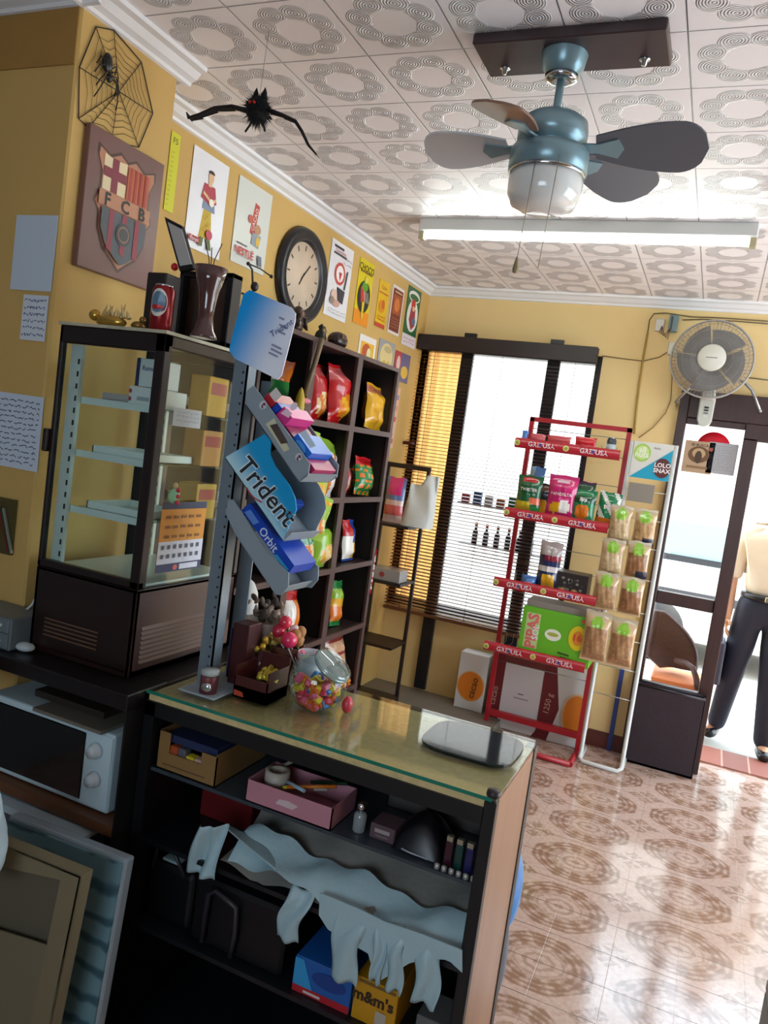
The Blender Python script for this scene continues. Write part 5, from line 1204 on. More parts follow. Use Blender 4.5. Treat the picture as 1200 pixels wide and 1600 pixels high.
shelf_bag('chip_bag', 'big shiny red chip bag with yellow disc in top crate', 535, R5, .25, .275, .12, blotch(red, lred, yel, ora, .72, None), seed=1, py=620, x=-1.69)
shelf_bag('chip_bag', 'red chip bag half hidden left of the big shiny red bag', 500, R5, .16, .26, .08, blotch(red, lred, ora, crm, .75), seed=2, py=620, x=-1.74)
shelf_bag('chip_bag', 'golden yellow crisp bag with red top corner in top crate', 585, R5, .20, .235, .09, blotch(yel, film('#b86a4a'), film('#c8902a'), yel, .80), seed=3, py=640, roll=.10, x=-1.69)
shelf_bag('chip_bag', 'green and orange dotted bag with red top in second crate row', 568, R4, .19, .20, .09, lambda u, v: red if v > .80 else (ora if (math.sin(11 * u) * math.sin(22 * v) > .35) else grn), seed=4, py=745, roll=.06, x=-1.69)
shelf_bag('chip_bag', 'pale orange bag behind the green dotted bag', 546, R4, .08, .16, .05, blotch(lred, crm, ora, None), seed=5, py=750, x=-1.74)
shelf_bag('chip_bag', 'white and orange tall bag leaning in second crate row', 505, R4, .19, .27, .08, lambda u, v: (lgrn if v > .8 else (ora if math.sin(6 * u + 9 * v) > .2 else whi)), seed=6, py=745, roll=.22, x=-1.67)
shelf_bag('chip_bag', 'blue red and white small bag in third crate row', 546, R3, .13, .215, .06, lambda u, v: (nav if (u > .1 and v > .45) or v < .07 else (red if v > .6 else (yel if u > .3 else whi))), seed=7, py=845, x=-1.69)
shelf_bag('chip_bag', 'yellow-green crisp bag standing upright in third crate row', 507, R3, .19, .225, .09, blotch(lgrn, dgrn, crm, yel, .82), seed=8, py=850, x=-1.67)
shelf_bag('chip_bag', 'green crisp bag with yellow label just behind the gum trays', 476, R3, .17, .25, .09, blotch(grn, lgrn, crm, ora, .8), seed=9, py=850, roll=-.05, x=-1.67)
shelf_bag('chip_bag', 'orange and white bag in the fourth crate row', 455, R2, .13, .25, .08, lambda u, v: (red if v > .86 else (whi if u < -.15 and v > .3 else (yel if v < .25 else ora))), seed=10, py=950, roll=.08, x=-1.68)
shelf_bag('chip_bag', 'slim yellow and green bag in the fourth crate row', 528, R2, .12, .235, .06, lambda u, v: (grn if v > .82 or v < .12 else (ora if v < .42 else (yel if v < .6 else lgrn))), seed=11, py=930, roll=.1, x=-1.70)
shelf_bag('paper_bag', 'beige tall paper bag with red print in the lowest seen crate', 525, R1, .22, .31, .10, lambda u, v: (film('#8a3a34') if v > .86 or (.6 < v < .66) else film('#c89a78')), seed=12, py=1030, x=-1.68)
shelf_bag('chip_bag', 'bright orange bag lying in front of the paper bag', 541, R1, .16, .09, .06, blotch(ora, ora, film('#e08a2a'), None), seed=13, py=1050, x=-1.64, tilt=-.5)
# strings of green sweet bags hanging beside the gum stand
for i, (px, py, wd, ht, des, lb_) in enumerate(((470, 690, .10, .10, blotch(lgrn, yel, crm, None), 'yellow-green sweet bag hanging highest beside the gum trays'), (486, 745, .12, .13, blotch(film('#a8c02a'), grn, yel, None), 'shiny lime sweet bag hanging just below the upper tray'), (488, 800, .11, .13, blotch(lgrn, yel, ora, crm), 'lime and orange sweet bag hanging lowest beside the trays'))):
    c = at(px, py, 'x', FX + .045); bag('sweet_bag', lb_, 'snack bag', (c.x, c.y, c.z - ht * .9), wd * 1.4, ht * 1.5, .05, 1.2, des, 0, .2, None, (), 30 + i, 10, 12)
# upper strip items near the card: green-white-orange packs, toys
for i, (px, py, wd, ht, des, lb_) in enumerate(((438, 590, .06, .09, lambda u, v: (grn if v < .4 else (ora if u > 0 else whi)), 'green white and orange pack under the blue header card'),)):
    c = at(px, py, 'y', 1.72); bag('sweet_bag', lb_, 'snack bag', (c.x, 1.72, c.z - ht / 2), wd, ht, .03, 0, des, 0, .1, None, (), 40 + i, 10, 12)
# bamboo stick with a yellow toy, leaning on the shelf front
sa = at(503, 530, 'x', FX + .02); sb = at(476, 612, 'x', FX + .02)
tag(MB(wood('#7a6648', '#5a4832', axis=2, scale=20)).tube([sb + Vector((0, 0, -.02)), (sa + sb) / 2 + Vector((.006, 0, .006)), sa], [.013, .011, .013], 10).build('bamboo_stick', loc=sb), 'slanting bamboo stick hung in front of the top crates', 'stick')
c = at(468, 632, 'x', FX + .04); t = thing('hanging_toy', 'yellow and pink hanging toy below the bamboo stick', 'toy', c)
MB(mat('#b8a02a', rough=.4, bump=.4)).lathe([(0, -.06), (.018, -.05), (.022, -.01), (.018, .03), (.008, .06), (0, .07)], c, 10).build('body', t)
MB(mat('#d87a90', rough=.4)).ball(c + Vector((0, .05, .02)), .012, .035, .012, 8).build('pink_bow', t)
tag(MB(mat('#d8451f', rough=.4)).box((-1.66, 2.035, rows[3] - .03 + .04), (-1.60, 2.14, rows[3] + .10)).build('red_white_pack', loc=(-1.63, 2.08, rows[3] + .01), bevel=.01), 'red-orange and white pack seen right of the display case', 'pack')
c = at(386, 940, 'y', 1.98); tag(MB(mat('#c9c9c4', rough=.5)).lathe([(.034, -.06), (.036, -.02), (.030, .03), (.016, .06), (0, .072)], c, 20).build('white_cup', loc=c), 'white rounded bottle standing behind the potpourri bowl', 'bottle')
# ornaments on the crate tops
TOPZ = rows[6] + .0045
def topx(px, py): return at(px, py, 'x', -1.72)
c = Vector((-1.72, topx(462, 500).y, TOPZ)); t = thing('carved_monkey', 'small dark wooden carved figure in front of the clock', 'carving', c)
cw = mat('#3a241c', rough=.3)
MB(cw).ball(c + Vector((0, 0, .035)), .035, .034, .036, 12).build('body', t); MB(cw).ball(c + Vector((.008, .0, .09)), .024, .026, .028, 12).build('head', t)
for s in (-1, 1): MB(cw).tube([c + Vector((.01, .030 * s, .055)), c + Vector((.035, .036 * s, .03)), c + Vector((.032, .02 * s, .075))], .009, 7).build('arm', t)
MB(mat('#6a4a34', rough=.35)).ball(c + Vector((.026, 0, .085)), .012, .016, .016, 8).build('muzzle', t)
c = Vector((-1.72, topx(527, 535).y, TOPZ)); t = thing('coconut_ornament', 'round dark brown coconut ornament on top of the crates', 'ornament', c)
MB(mat('#2a1a14', rough=.25)).ball(c + Vector((0, 0, .042)), .045, .062, .042, 16).build('shell', t)
MB(mat('#4a2e22', rough=.3)).ball(c + Vector((.03, -.01, .058)), .018, .03, .018, 10).build('face', t)
MB(mat('#1a100d', rough=.3)).lathe([(.012, 0), (.008, .02), (0, .035)], c + Vector((0, .058, .05)), 8).build('tail', t)
c = Vector((-1.72, topx(502, 515).y, TOPZ)); t = thing('metal_ornament', 'small dark metal ornament left of the coconut', 'ornament', c)
MB(mat('#2a2624', rough=.3, metal=.6)).lathe([(.026, 0), (.03, .02), (.022, .05), (.010, .062), (.016, .075), (0, .09)], c, 14).build('body', t)
MB(mat('#8a8078', rough=.25, metal=.7)).tube([c + Vector((.0, .03, .03)), c + Vector((0, .05, .06)), c + Vector((0, .03, .08))], .004, 6).build('handle', t)
c = Vector((-1.80, topx(400, 450).y + .1, TOPZ)); t = thing('iron_figurine', 'thin black iron figurine with long rod between vase and clock', 'figurine', c)
q = at(400, 430, 'x', -1.80); c2 = Vector((-1.80, q.y, TOPZ))
hh_ = q.z - TOPZ
ir = mat('#17161a', rough=.4)
MB(ir).lathe([(.03, 0), (.028, .006), (.004, .012), (.004, .03)], c2, 12).build('base', t)
mb = MB(ir); mb.tube([c2 + Vector((0, 0, .03)), c2 + Vector((0, .004, hh_ - .07))], [.008, .014], 8); mb.ball(c2 + Vector((0, 0, hh_ - .045)), .016, .016, .02, 10); mb.build('body', t)
a_ = at(388, 412, 'x', -1.80); b_ = at(424, 432, 'x', -1.80); a2_ = at(378, 458, 'x', -1.80)
MB(ir).tube([c2 + Vector((0, 0, hh_ - .085)), (c2 + Vector((0, 0, hh_)) + a_) / 2, a_], .004, 6).build('arm', t)
mb = MB(ir); mb.tube([a_, (a_ + b_) / 2 + Vector((0, 0, .006)), b_], .003, 6); mb.ball(b_, .008, n=8); mb.ball(a_, .008, n=8); mb.build('rod', t)
MB(ir).tube([c2 + Vector((0, 0, hh_ - .095)), a2_], .004, 6).build('arm', t)

# ================================================================== DARK ETAGERE IN THE CORNER
t = thing('etagere', 'narrow dark wooden shelf rack in the corner before the blind', 'shelf', (-1.80, 4.45, 0))
ew = wood('#2b1c1a', '#181010', axis=2, scale=10, rough=.45)
ex0, ex1, ey0, ey1 = -1.935, -1.64, 4.30, 4.56
tr = at(668, 735, 'y', 4.5)
for x, y in ((ex1 - .02, ey1 - .02), (ex0, ey0), (ex0, ey1 - .02)): MB(ew).box((x, y, 0), (x + .02, y + .02, 1.575 if y > 4.4 else 1.20)).build('post', t)
MB(ew).box((ex0, ey1 - .022, 1.545), (ex1, ey1 - .004, 1.575)).build('top_rail', t)
for z in (1.205, .85, .455): MB(ew).box((ex0 + .002, ey0 + .005, z - .016), (ex1 - .001, ey1 - .001, z)).build('shelf_board', t)
MB(ew).box((ex0, ey0 + .01, .03), (ex1, ey1, .09)).build('bottom_board', t)
tp = at(655, 780, 'y', 4.42)
t = thing('white_paper_bag', 'crumpled white bag standing on the top corner shelf', 'bag', (tp.x, 4.42, 1.205))
xl, xr = at(628, 815, 'y', 4.42).x, at(676, 815, 'y', 4.42).x; zt_ = at(664, 742, 'y', 4.42).z
def wpb(u, v):
    a = 2 * PI * u; hw = (xr - xl) / 2 * (1 - .12 * v); d = .055 * (1 - .75 * v) + .004; z = 1.206 + (zt_ - 1.206) * v * (1 - .20 * (math.cos(a) < 0) * v)
    return ((xl + xr) / 2 + hw * math.copysign(abs(math.cos(a)) ** .6, math.cos(a)) + .016 * v, 4.42 + d * math.copysign(abs(math.sin(a)) ** .6, math.sin(a)) + .012 * math.sin(5 * u * 6.28 + 6 * v) * v, z)
MB(mat('#d9dcd8', rough=.55, bump=.6, scale=14)).grid(wpb, 32, 16).build('bag_body', t)
c = at(615, 775, 'y', 4.38)
bag('candy_bag', 'pink and white packet hanging at left of the white bag', 'snack bag', (c.x + .012, 4.38, 1.21), .13, .28, .05, 0, lambda u, v: (pnk if v > .62 and abs(u) < .75 else (film('#6a7aa8') if v > .5 else (film('#d8b8b0') if math.sin(17 * v) > 0 else lred))), seed=51)
q = at(588, 885, 'x', FX + .03)
bag('candy_roll', 'red and white striped packet hung on the shelf end', 'snack bag', (at(585, 930, 'y', 4.0).x, 3.86, at(585, 930, 'y', 3.86).z), .07, .25, .03, .4, lambda u, v: (red if v > .85 or v < .12 or math.sin(40 * v + 6 * u) > 0 else whi), roll=.0, seed=52)
simple_box('clear_package', 'clear plastic package with red mark on middle corner shelf', 'package', (-1.86, 4.33, .851), (-1.66, 4.46, .925), mat('#9a9694', rough=.25), draw=lambda mb: Art(mb, (-1.86, 4.3296, .851), (.20, 0, 0), (0, 0, .074), .0004).ell(.4, .5, .09, .22, c_('#9a3a3e')))
c = at(636, 692, 'x', XL + .03); t = thing('wall_hook_ornament', 'small dark ornament on the wall above the corner shelf', 'ornament', (XL, c.y, c.z))
MB(mat('#4a1c16', rough=.35)).tube([(XL + .002, c.y, c.z), (XL + .05, c.y + .02, c.z), (XL + .075, c.y + .03, c.z + .006)], [.01, .014, .018], 8).build('body', t)

# ================================================================== RED SNACK RACK
rx0, rx1, ry = -1.075, -.502, 4.66
redp = mat('#a81f2a', rough=.35)
t = thing('snack_rack', 'red metal snack rack with four printed shelf edges', 'rack', ((rx0 + rx1) / 2, 4.6, 0))
for x in (rx0, rx1): MB(redp).bar((x, ry, .016), (x, ry, 1.965), .026).build('upright', t)
MB(redp).bar((rx0 - .01, ry, 1.955), (rx1 + .013, ry, 1.955), .026).build('top_bar', t); MB(redp).bar((rx0, ry, .115), (rx1, ry, .115), .036).build('lower_bar', t)
for x in (rx0, rx1): MB(redp).tube([(x, 4.70, .017), (x, 4.42, .017)], .017, 8).build('foot', t)
MB(redp).tube([(rx0, 4.42, .017), (rx1, 4.42, .017)], .017, 8).build('front_foot_bar', t)
fy = 4.40; shelf_zr = [1.797, 1.388, .972, .585]
for k, z in enumerate(shelf_zr):
    a, b = rx0 + .004, rx1 - .012
    mb = MB(mat('#8a8a8c', rough=.3, metal=.7))
    for i in range(14):
        x = a + (b - a) * i / 13; mb.tube([(x, fy + .01, z - .012), (x, ry, z - .008), (x, ry, z + .05)], .0018, 4)
    mb.tube([(a, fy + .12, z - .012), (b, fy + .12, z - .012)], .002, 4); sh = mb.build('wire_shelf', t)
    n = 10; rr = .030; pr = []
    prof = [(fy - rr * math.cos(math.radians(-75 + 150 * i / n)) + .022, z + rr * math.sin(math.radians(-75 + 150 * i / n))) for i in range(n + 1)]
    inn = [(y + .003, zz) for y, zz in prof][::-1]
    st = MB(mat('#b52634', rough=.25, coat=.4)); st.prism([(rx0 - .022, y, zz) for y, zz in prof + inn], (rx1 - rx0 + .02, 0, 0)); so = st.build('printed_strip', sh)
    mb = MB()
    def curve_text(s, xc, size, m, dz=0):
        mb.m(m); vs, fs = text_shape(s, .02); b0 = len(mb.v)
        for x, y in vs:
            an = (y * size + dz) / rr; mb.v.append(Vector((xc + x * size, fy - (rr + .001) * math.cos(an) + .022, z + (rr + .001) * math.sin(an))))
        for f in fs: mb._face([b0 + i for i in f])
    def disc(xc, r_, m, lift=.0006):
        mb.m(m); b0 = len(mb.v)
        for i in range(18):
            q = 2 * PI * i / 18; an = r_ * math.sin(q) / rr; mb.v.append(Vector((xc + r_ * math.cos(q), fy - (rr + lift) * math.cos(an) + .022, z + (rr + lift) * math.sin(an))))
        mb.v.append(Vector((xc, fy - (rr + lift) + .022 - .0006, z)))
        for i in range(18): mb._face((b0 + i, b0 + (i + 1) % 18, b0 + 18))
    for xc in (rx0 + .135, rx0 + .43):
        mb = MB(); curve_text('GREFUSA', xc, .037, c_('#e8d8dc')); disc(xc - .005, .009, c_('#4a3a8a'), .0016); mb.build('lettering', so)
    
    for xc in (rx0 - .006, rx0 + .275):
        mb = MB(); disc(xc, .017, c_('#d8d08a'), .0008); disc(xc, .010, c_('#a8a83a'), .0014); mb.build('round_logo', so)
mb = MB(mat('#8a8a8c', rough=.3, metal=.7))
for z in (1.90, 1.62, 1.50, 1.20, 1.08, .80, .70, .45): MB(mat('#8a8a8c', rough=.3, metal=.7)).tube([(rx0, ry, z), (rx1, ry, z)], .0022, 4).build('back_wire', t)
def rbag(label, px_l, px_r, py_b, py_t, shelf, th, design, texts=(), seed=0, roll=0, y=4.46, z0=None, name='chip_bag'):
    z = (shelf_zr[shelf] - .0) if z0 is None else z0
    z = max(z, shelf_zr[shelf] - .006) if z0 is None else z0
    a = at(px_l, py_b, 'y', y); b = at(px_r, py_b, 'y', y); tp_ = at((px_l + px_r) / 2, py_t, 'y', y)
    return bag(name, label, 'snack bag', ((a.x + b.x) / 2, y, z), b.x - a.x, tp_.z - z, th, 0, design, -.03, roll, None, texts, seed)
W_, Y_ = mat('#e8e4dc', rough=.4), mat('#d8c02a', rough=.4)
dg = film('#1f5a34'); mg = film('#c8266e'); tg = film('#1a7a4a')
rbag('dark green crisp bag with white lettering on second rack shelf', 803, 843, 795, 742, 1, .055, lambda u, v: (red if v > .84 and v < .93 and abs(u) < .6 else (film('#c8b02a') if v < .36 and v > .10 and u < .3 else (film('#d86a4a') if .25 < v < .45 and u > .1 else (film('#2f8a48') if v < .2 else dg)))), (('TWISTER', 0, .64, .026, W_, 0),), 61)
rbag('bright pink crisp bag with white lettering on second rack shelf', 850, 897, 803, 742, 1, .06, lambda u, v: (film('#e8d0d8') if .85 < v < .91 and abs(u) < .5 else (yel if ((u + .35) / .38) ** 2 + ((v - .27) / .14) ** 2 < 1 else (whi if ((u - .3) / .4) ** 2 + ((v - .3) / .15) ** 2 < 1 else mg))), (('PAPADELTA', 0, .58, .024, W_, 0),), 62)
rbag('green tortilla chip bag right of the pink bag', 889, 928, 808, 765, 1, .06, lambda u, v: (ora if (u / .6) ** 2 + ((v - .34) / .24) ** 2 < 1 else (dgrn if .62 < v < .82 else tg)), (('Bits', .0, .72, .03, W_, 0),), 63, y=4.47)
rbag('green crinkled chip bag at the right end of second rack shelf', 926, 962, 822, 768, 1, .06, lambda u, v: (ora if v < .28 else (whi if math.sin(5 * u + 12 * v) > .35 else tg)), (('Bits', .0, .6, .032, W_, .2),), 64, y=4.50, z0=shelf_zr[1] - .006, roll=.06)
rbag('dark bag half hidden between green and pink crisp bags', 838, 858, 797, 755, 1, .04, blotch(film('#2a3440'), brn, yel, None), (), 65, y=4.56)
rbag('purple bag behind the green tortilla chip bag', 893, 925, 800, 752, 1, .05, blotch(film('#5a2a5a'), dgrn, mg, None), (), 66, y=4.58)
c = at(837, 730, 'y', 4.60); bag('chip_bag', 'pale blue tall bag hanging behind the dark green crisp bag', 'snack bag', (c.x, 4.60, shelf_zr[1] - .004), .085, .29, .05, 0, lambda u, v: (film('#5a8ac8') if u > -.4 else film('#a8c8d8')) if v > .15 else lgrn, 0, .08, None, (), 67)
# top shelf
for i, (px0, px1, h, lb_, hh) in enumerate(((812, 822, '#3a7ac8', 'blue wrapped sweet at the left end of top rack shelf', .045), (825, 850, '#c8585e', 'pinkish flat packet on top rack shelf', .035), (852, 890, '#c84a52', 'red flat packet in the middle of top rack shelf', .038), (896, 930, '#c8262e', 'bright red glossy packet on top rack shelf', .048))):
    a = at(px0, 705, 'y', 4.50); b = at(px1, 705, 'y', 4.50)
    bag('sweet_packet', lb_, 'packet', ((a.x + b.x) / 2, 4.50, shelf_zr[0] + .002), b.x - a.x, hh + .03, .03, 0, blotch(film(h), film(h), film(h), lred), 0, .0, None, (), 70 + i, 10, 10)
c = at(954, 700, 'y', 4.52); c.z = shelf_zr[0] - .006; t = thing('drink_can', 'small dark grey can at right of top rack shelf', 'can', c)
MB(mat('#4a5054', rough=.3, metal=.5)).lathe([(.022, 0), (.027, .006), (.027, .085), (.021, .098)], c, 20).build('can_body', t); MB(chrome).lathe([(.021, .098), (.0225, .102), (.018, .102), (0, .099)], c, 20).build('rim', t); MB(mat('#aab8bc', rough=.4)).lathe([(.0273, .03), (.0273, .065)], c, 20).build('label_band', t)
# third shelf: dark bag and display box
rbag('dark blue bag with yellow label and white top on third rack shelf', 836, 872, 908, 845, 2, .07, lambda u, v: (film('#a89a98') if v > .74 else (film('#8a2434') if .60 < v < .74 and u > -.4 else (yel if v < .36 and abs(u - .1) < .6 else (film('#d8d0d0') if .40 < v < .5 else film('#1f2f5a'))))), (), 80)
bag('chip_bag', 'blue and pink packet lying at left of third rack shelf', 'snack bag', (at(826, 905, 'y', 4.44).x, 4.44, shelf_zr[2]), .09, .07, .05, 0, blotch(film('#3a6aa8'), film('#3a6aa8'), film('#c88a98'), None), 0, 0, None, (), 81, 10, 10)
a = at(868, 915, 'y', 4.48); b = at(925, 880, 'y', 4.48)
def d_dark(mb):
    A = Art(mb, (a.x, 4.4496, shelf_zr[2] - .006), (b.x - a.x, 0, 0), (0, 0, .12), .0004); r = random.Random(3)
    for i in range(16): A.ell(r.uniform(.1, .9), r.uniform(.3, .85), .05, .06, c_(r.choice(('#8a8478', '#6a665e', '#3a3632')))); A.k -= 1
    A.k += 2; A.ell(.25, .22, .11, .15, c_('#a87a4a')); A.ell(.62, .22, .11, .15, c_('#a87a4a')); A.ell(.25, .24, .05, .07, c_('#d8b08a')); A.ell(.62, .24, .05, .07, c_('#d8b08a'))
simple_box('display_carton', 'dark brown printed display carton on third rack shelf', 'carton', (a.x, 4.45, shelf_zr[2] - .006), (b.x, 4.60, shelf_zr[2] + .125), mat('#2a201c', rough=.4), draw=d_dark)
# green carton on the lowest shelf
a = at(809, 1010, 'y', 4.43); b = at(921, 1030, 'y', 4.43); zt_ = at(818, 945, 'y', 4.43).z; z0_ = shelf_zr[3] - .006
def d_green(mb):
    A = Art(mb, (a.x, 4.4296, z0_), (b.x - a.x, 0, 0), (0, 0, zt_ - z0_), .0004)
    A.rect(.06, .16, .26, .88, c_('#b8d08a')); A.text('PIPAS', .16, .52, .085, c_('#d86a6a'), rot=PI / 2, bold=.04); A.text('SOL', .215, .5, .05, c_('#e8e4e0'), rot=PI / 2, bold=.03)
    A.ell(.46, .52, .115, .12, c_('#e8ecd8')); A.ell(.46, .53, .08, .04, c_('#a8b04a')); A.ell(.80, .56, .125, .25, c_('#e0c81c')); A.ell(.80, .56, .07, .15, c_('#d88a2a')); A.text('16', .80, .57, .055, c_('#c83a2a'), bold=.02)
    A.rect(.82, .88, .98, .95, c_('#c85a4a')); A.line(.56, .20, .72, .18, .010, c_('#2a4a1a')); A.line(.60, .12, .82, .10, .010, c_('#2a4a1a'))
simple_box('green_carton', 'bright green printed carton with yellow disc on lowest rack shelf', 'carton', (a.x, 4.43, z0_), (b.x, 4.62, zt_), mat('#6ab42a', rough=.35), draw=d_green)
tag(MB(mat('#9a8e86', rough=.7)).box((a.x + .01, 4.45, zt_ + .0005), (b.x - .002, 4.62, zt_ + .036)).build('cardboard_piece', loc=((a.x + b.x) / 2, 4.5, zt_)), 'greyish carton flap on top of the green carton', 'carton')

# two drink cartons behind the rack
def orange_disc(A, cu, cv, ru, rv, asp):
    A.ell(cu, cv, ru * 1.08, rv * 1.08, c_('#d8b890')); A.ell(cu, cv, ru, rv, c_('#d87a1c'))
wc = mat('#d4d0cc', rough=.55)
def d_c1(mb): A = Art(mb, (-1.325, 4.7496, .06), (.19, 0, 0), (0, 0, .365), .0005); orange_disc(A, .5, .42, .46, .26, 1); A.text('cacao', .62, .40, .062, c_('#6a3a1a'), rot=1.45, bold=.02)
simple_box('drink_carton', 'white carton with orange disc standing left of red rack', 'carton', (-1.325, 4.75, .057), (-1.135, 4.88, .425), wc, draw=d_c1)
def d_c2(mb):
    A = Art(mb, (-1.10, 4.7396, .003), (.60, 0, 0), (0, 0, .47), .0005)
    A.poly([(0, 0), (.12, 0), (.17, .5), (.12, 1), (0, 1)], c_('#6a1c20')); A.rect(.12, .9, .62, 1, c_('#6a2a24')); A.poly([(.50, 0), (.66, 0), (.74, .45), (.66, 1), (.54, 1), (.54, .1)], c_('#6a1c20')); A.rect(.13, .06, .53, .88, c_('#c9c2c2'))
    A.line(.3, .52, .36, .52, .006, c_('#4a4a52')); A.line(.26, .46, .42, .46, .006, c_('#7a7a80')); A.ell(.92, .42, .15, .30, c_('#d8b890')); A.ell(.92, .42, .135, .27, c_('#d87a1c')); A.text('cacao', .06, .42, .055, c_('#c8a090'), rot=1.5); A.text('1250 g', .63, .5, .05, c_('#c8a090'), rot=1.5)
simple_box('drink_carton', 'wide white and maroon carton standing behind the red rack', 'carton', (-1.10, 4.74, .003), (-.50, 4.88, .475), wc, draw=d_c2)

# ================================================================== WHITE NUT RACK
wx0, wx1, wy = -.468, -.232, 4.56
t = thing('nut_rack', 'white metal rack hung with nut bags beside the door', 'rack', ((wx0 + wx1) / 2, wy, 0))
wp = mat('#d9dbd8', rough=.35)
MB(wp).tube([(wx0, wy + .02, 1.895), (wx0, wy + .02, .06), (wx0, wy - .01, .025), (wx0 + .02, wy - .03, .014), (wx1 - .02, wy - .03, .014), (wx1, wy - .01, .025), (wx1, wy + .02, .06), (wx1, wy + .02, 1.895)], .0125, 10).build('frame', t)
for x in (wx0, wx1): MB(wp).tube([(x, wy + .02, .0135), (x, wy + .22, .0135)], .0125, 8).build('foot', t)
hd = MB(mat('#dcd9d0', rough=.4)).box((wx0 + .012, wy + .006, 1.69), (wx1 - .012, wy + .012, 1.895)).build('header_sign', t)
mb = MB(); A = Art(mb, (wx0 + .012, wy + .0055, 1.69), (wx1 - wx0 - .024, 0, 0), (0, 0, .205), .0004)
A.poly([(0, 0), (1, 0), (1, .86)], c_('#1fa0c0')); A.ell(.24, .70, .22, .25, c_('#a8cc5a')); A.ell(.24, .70, .17, .19, c_('#c8e090')); A.text('all', .24, .78, .045, c_('#f0f4e4'), bold=.02); A.text('nuts', .24, .64, .045, c_('#f0f4e4'), bold=.02); A.text('nuts', .6, .86, .022, c_('#8a8a88'), shear=.3)
A.ell(.80, .34, .21, .27, c_('#5e2a2a')); A.text('LOLO', .80, .42, .034, c_('#efe8e4'), bold=.03); A.text('SNAX', .80, .27, .034, c_('#efe8e4'), bold=.03)
mb.build('print', hd)
mb = MB(mat('#b8b8b4', rough=.3, metal=.6)); bars = [1.62, 1.46, 1.30, 1.12, .93, .76, .59, .42]
for i, z in enumerate(bars):
    mb = MB(mat('#b8b8b4', rough=.3, metal=.6))
    mb.tube([(wx0, wy + .02, z), (wx1, wy + .02, z)], .0028, 5); cw_ = mb.build('cross_wire', t)
    if 0 < i < 6:
        for x in (wx0 + .055, wx1 - .07): MB(mat('#b8b8b4', rough=.3, metal=.6)).tube([(x, wy + .02, z), (x, wy - .10, z + .004)], .002, 5).build('hook', cw_)
tag(MB(mat('#8f8478', rough=.4)).box((wx0 + .02, wy - .006, 1.555), (wx1 - .075, wy + .002, 1.66)).build('price_sign', loc=(-.38, wy, 1.555)), 'grey-brown price card under the blue header of nut rack', 'card')
nut_cols = ['#c8a070', '#b0845a', '#d8bc90', '#bc9468', '#a07048', '#c09a70']
spots = [(993, 812, .085, .20, 0, 1), (1003, 822, .09, .17, 1, 0), (0, 0, 0, 0, 0, 0)]
k = 0
nut_names = ['pale', 'light brown', 'cream', 'tan', 'dark brown', 'golden']
rowtxt = ['top row', 'second row', 'third row', 'lowest row']
def nut_bag(px, py, wd, ht, y, label, ci, extra=None):
    global k
    c = at(px, py, 'y', y); k += 1
    base, nut = film('#d0b48c'), mat(nut_cols[ci % 6], rough=.4, noise=.75, scale=55, coat=.4)
    lab = film('#8fc23f'); wh = film('#c8d89a')
    des = lambda u, v: (lab if ((u * wd / 2) ** 2 + ((v - .78) * ht) ** 2) < (.034) ** 2 else (film('#c8b89a') if v > .93 else (extra if extra and v < .22 and u > .0 else (nut if .05 < v < .68 and abs(u) < .93 else base))))
    bag('nut_bag', label, 'snack bag', (c.x, y, c.z - ht), wd, ht, .05, 0, des, .04, 0, None, (), 90 + k, 16, 22)
nav_ = film('#2a3048')
nut_bag(974, 790, .12, .215, 4.47, 'pale nut bag hanging top left on the white rack', 2)
nut_bag(1012, 796, .12, .205, 4.475, 'nut bag with dark square hanging top right on white rack', 0, nav_)
nut_bag(961, 842, .13, .21, 4.455, 'cream nut bag in second row left of white rack', 2)
nut_bag(1001, 846, .125, .21, 4.46, 'brown nut bag in second row right of white rack', 4, nav_)
nut_bag(951, 894, .135, .215, 4.44, 'greenish-beige nut bag in third row left of white rack', 3)
nut_bag(991, 902, .13, .215, 4.445, 'mixed dark nut bag in third row right of white rack', 4)
nut_bag(938, 955, .145, .29, 4.425, 'walnut bag lowest left on white rack', 1)
nut_bag(978, 966, .14, .28, 4.43, 'peanut bag lowest right on white rack', 1)
tag(MB(mat('#2a3c78', rough=.5)).box((-.352, D - .028, 0.002), (-.325, D - .014, .62)).build('blue_strip', loc=(-.34, D - .02, 0)), 'narrow dark blue strip behind the lower white rack', 'strip')

# ================================================================== BASKET, DOOR SIGNS
t = thing('wicker_basket', 'tall dark purple-brown woven basket in front of the fixed door leaf', 'basket', (-.045, 4.80, 0))
wk = brick_material('#33222c', '#2a1c26', '#160e14', 45, .55)
mb = MB(wk); bz = .478
for a, b in (((-.235, 4.765), (.150, 4.777)), ((-.235, 4.853), (.150, 4.865)), ((-.235, 4.765), (-.223, 4.865)), ((.138, 4.765), (.150, 4.865))): mb.box((*a, 0.002), (*b, bz))
mb.box((-.235, 4.765, .002), (.150, 4.865, .02)); mb.build('woven_body', t, bevel=.004)
MB(mat('#1c1218', rough=.35)).tube([(-.233, 4.767, bz), (.148, 4.767, bz), (.148, 4.863, bz), (-.233, 4.863, bz)], .007, 8, closed=True).build('rim', t)
t = thing('newspaper_stack', 'dark folded papers lying in the top of woven basket', 'papers', (-.05, 4.81, .44))
for i in range(3): MB(mat(('#2a2428', '#4a4448', '#8a8488')[i], rough=.5)).box((-.21 + .02 * i, 4.782, .40 + i * .02), (.12 - .02 * i, 4.848, .418 + i * .02)).build('sheet', t)
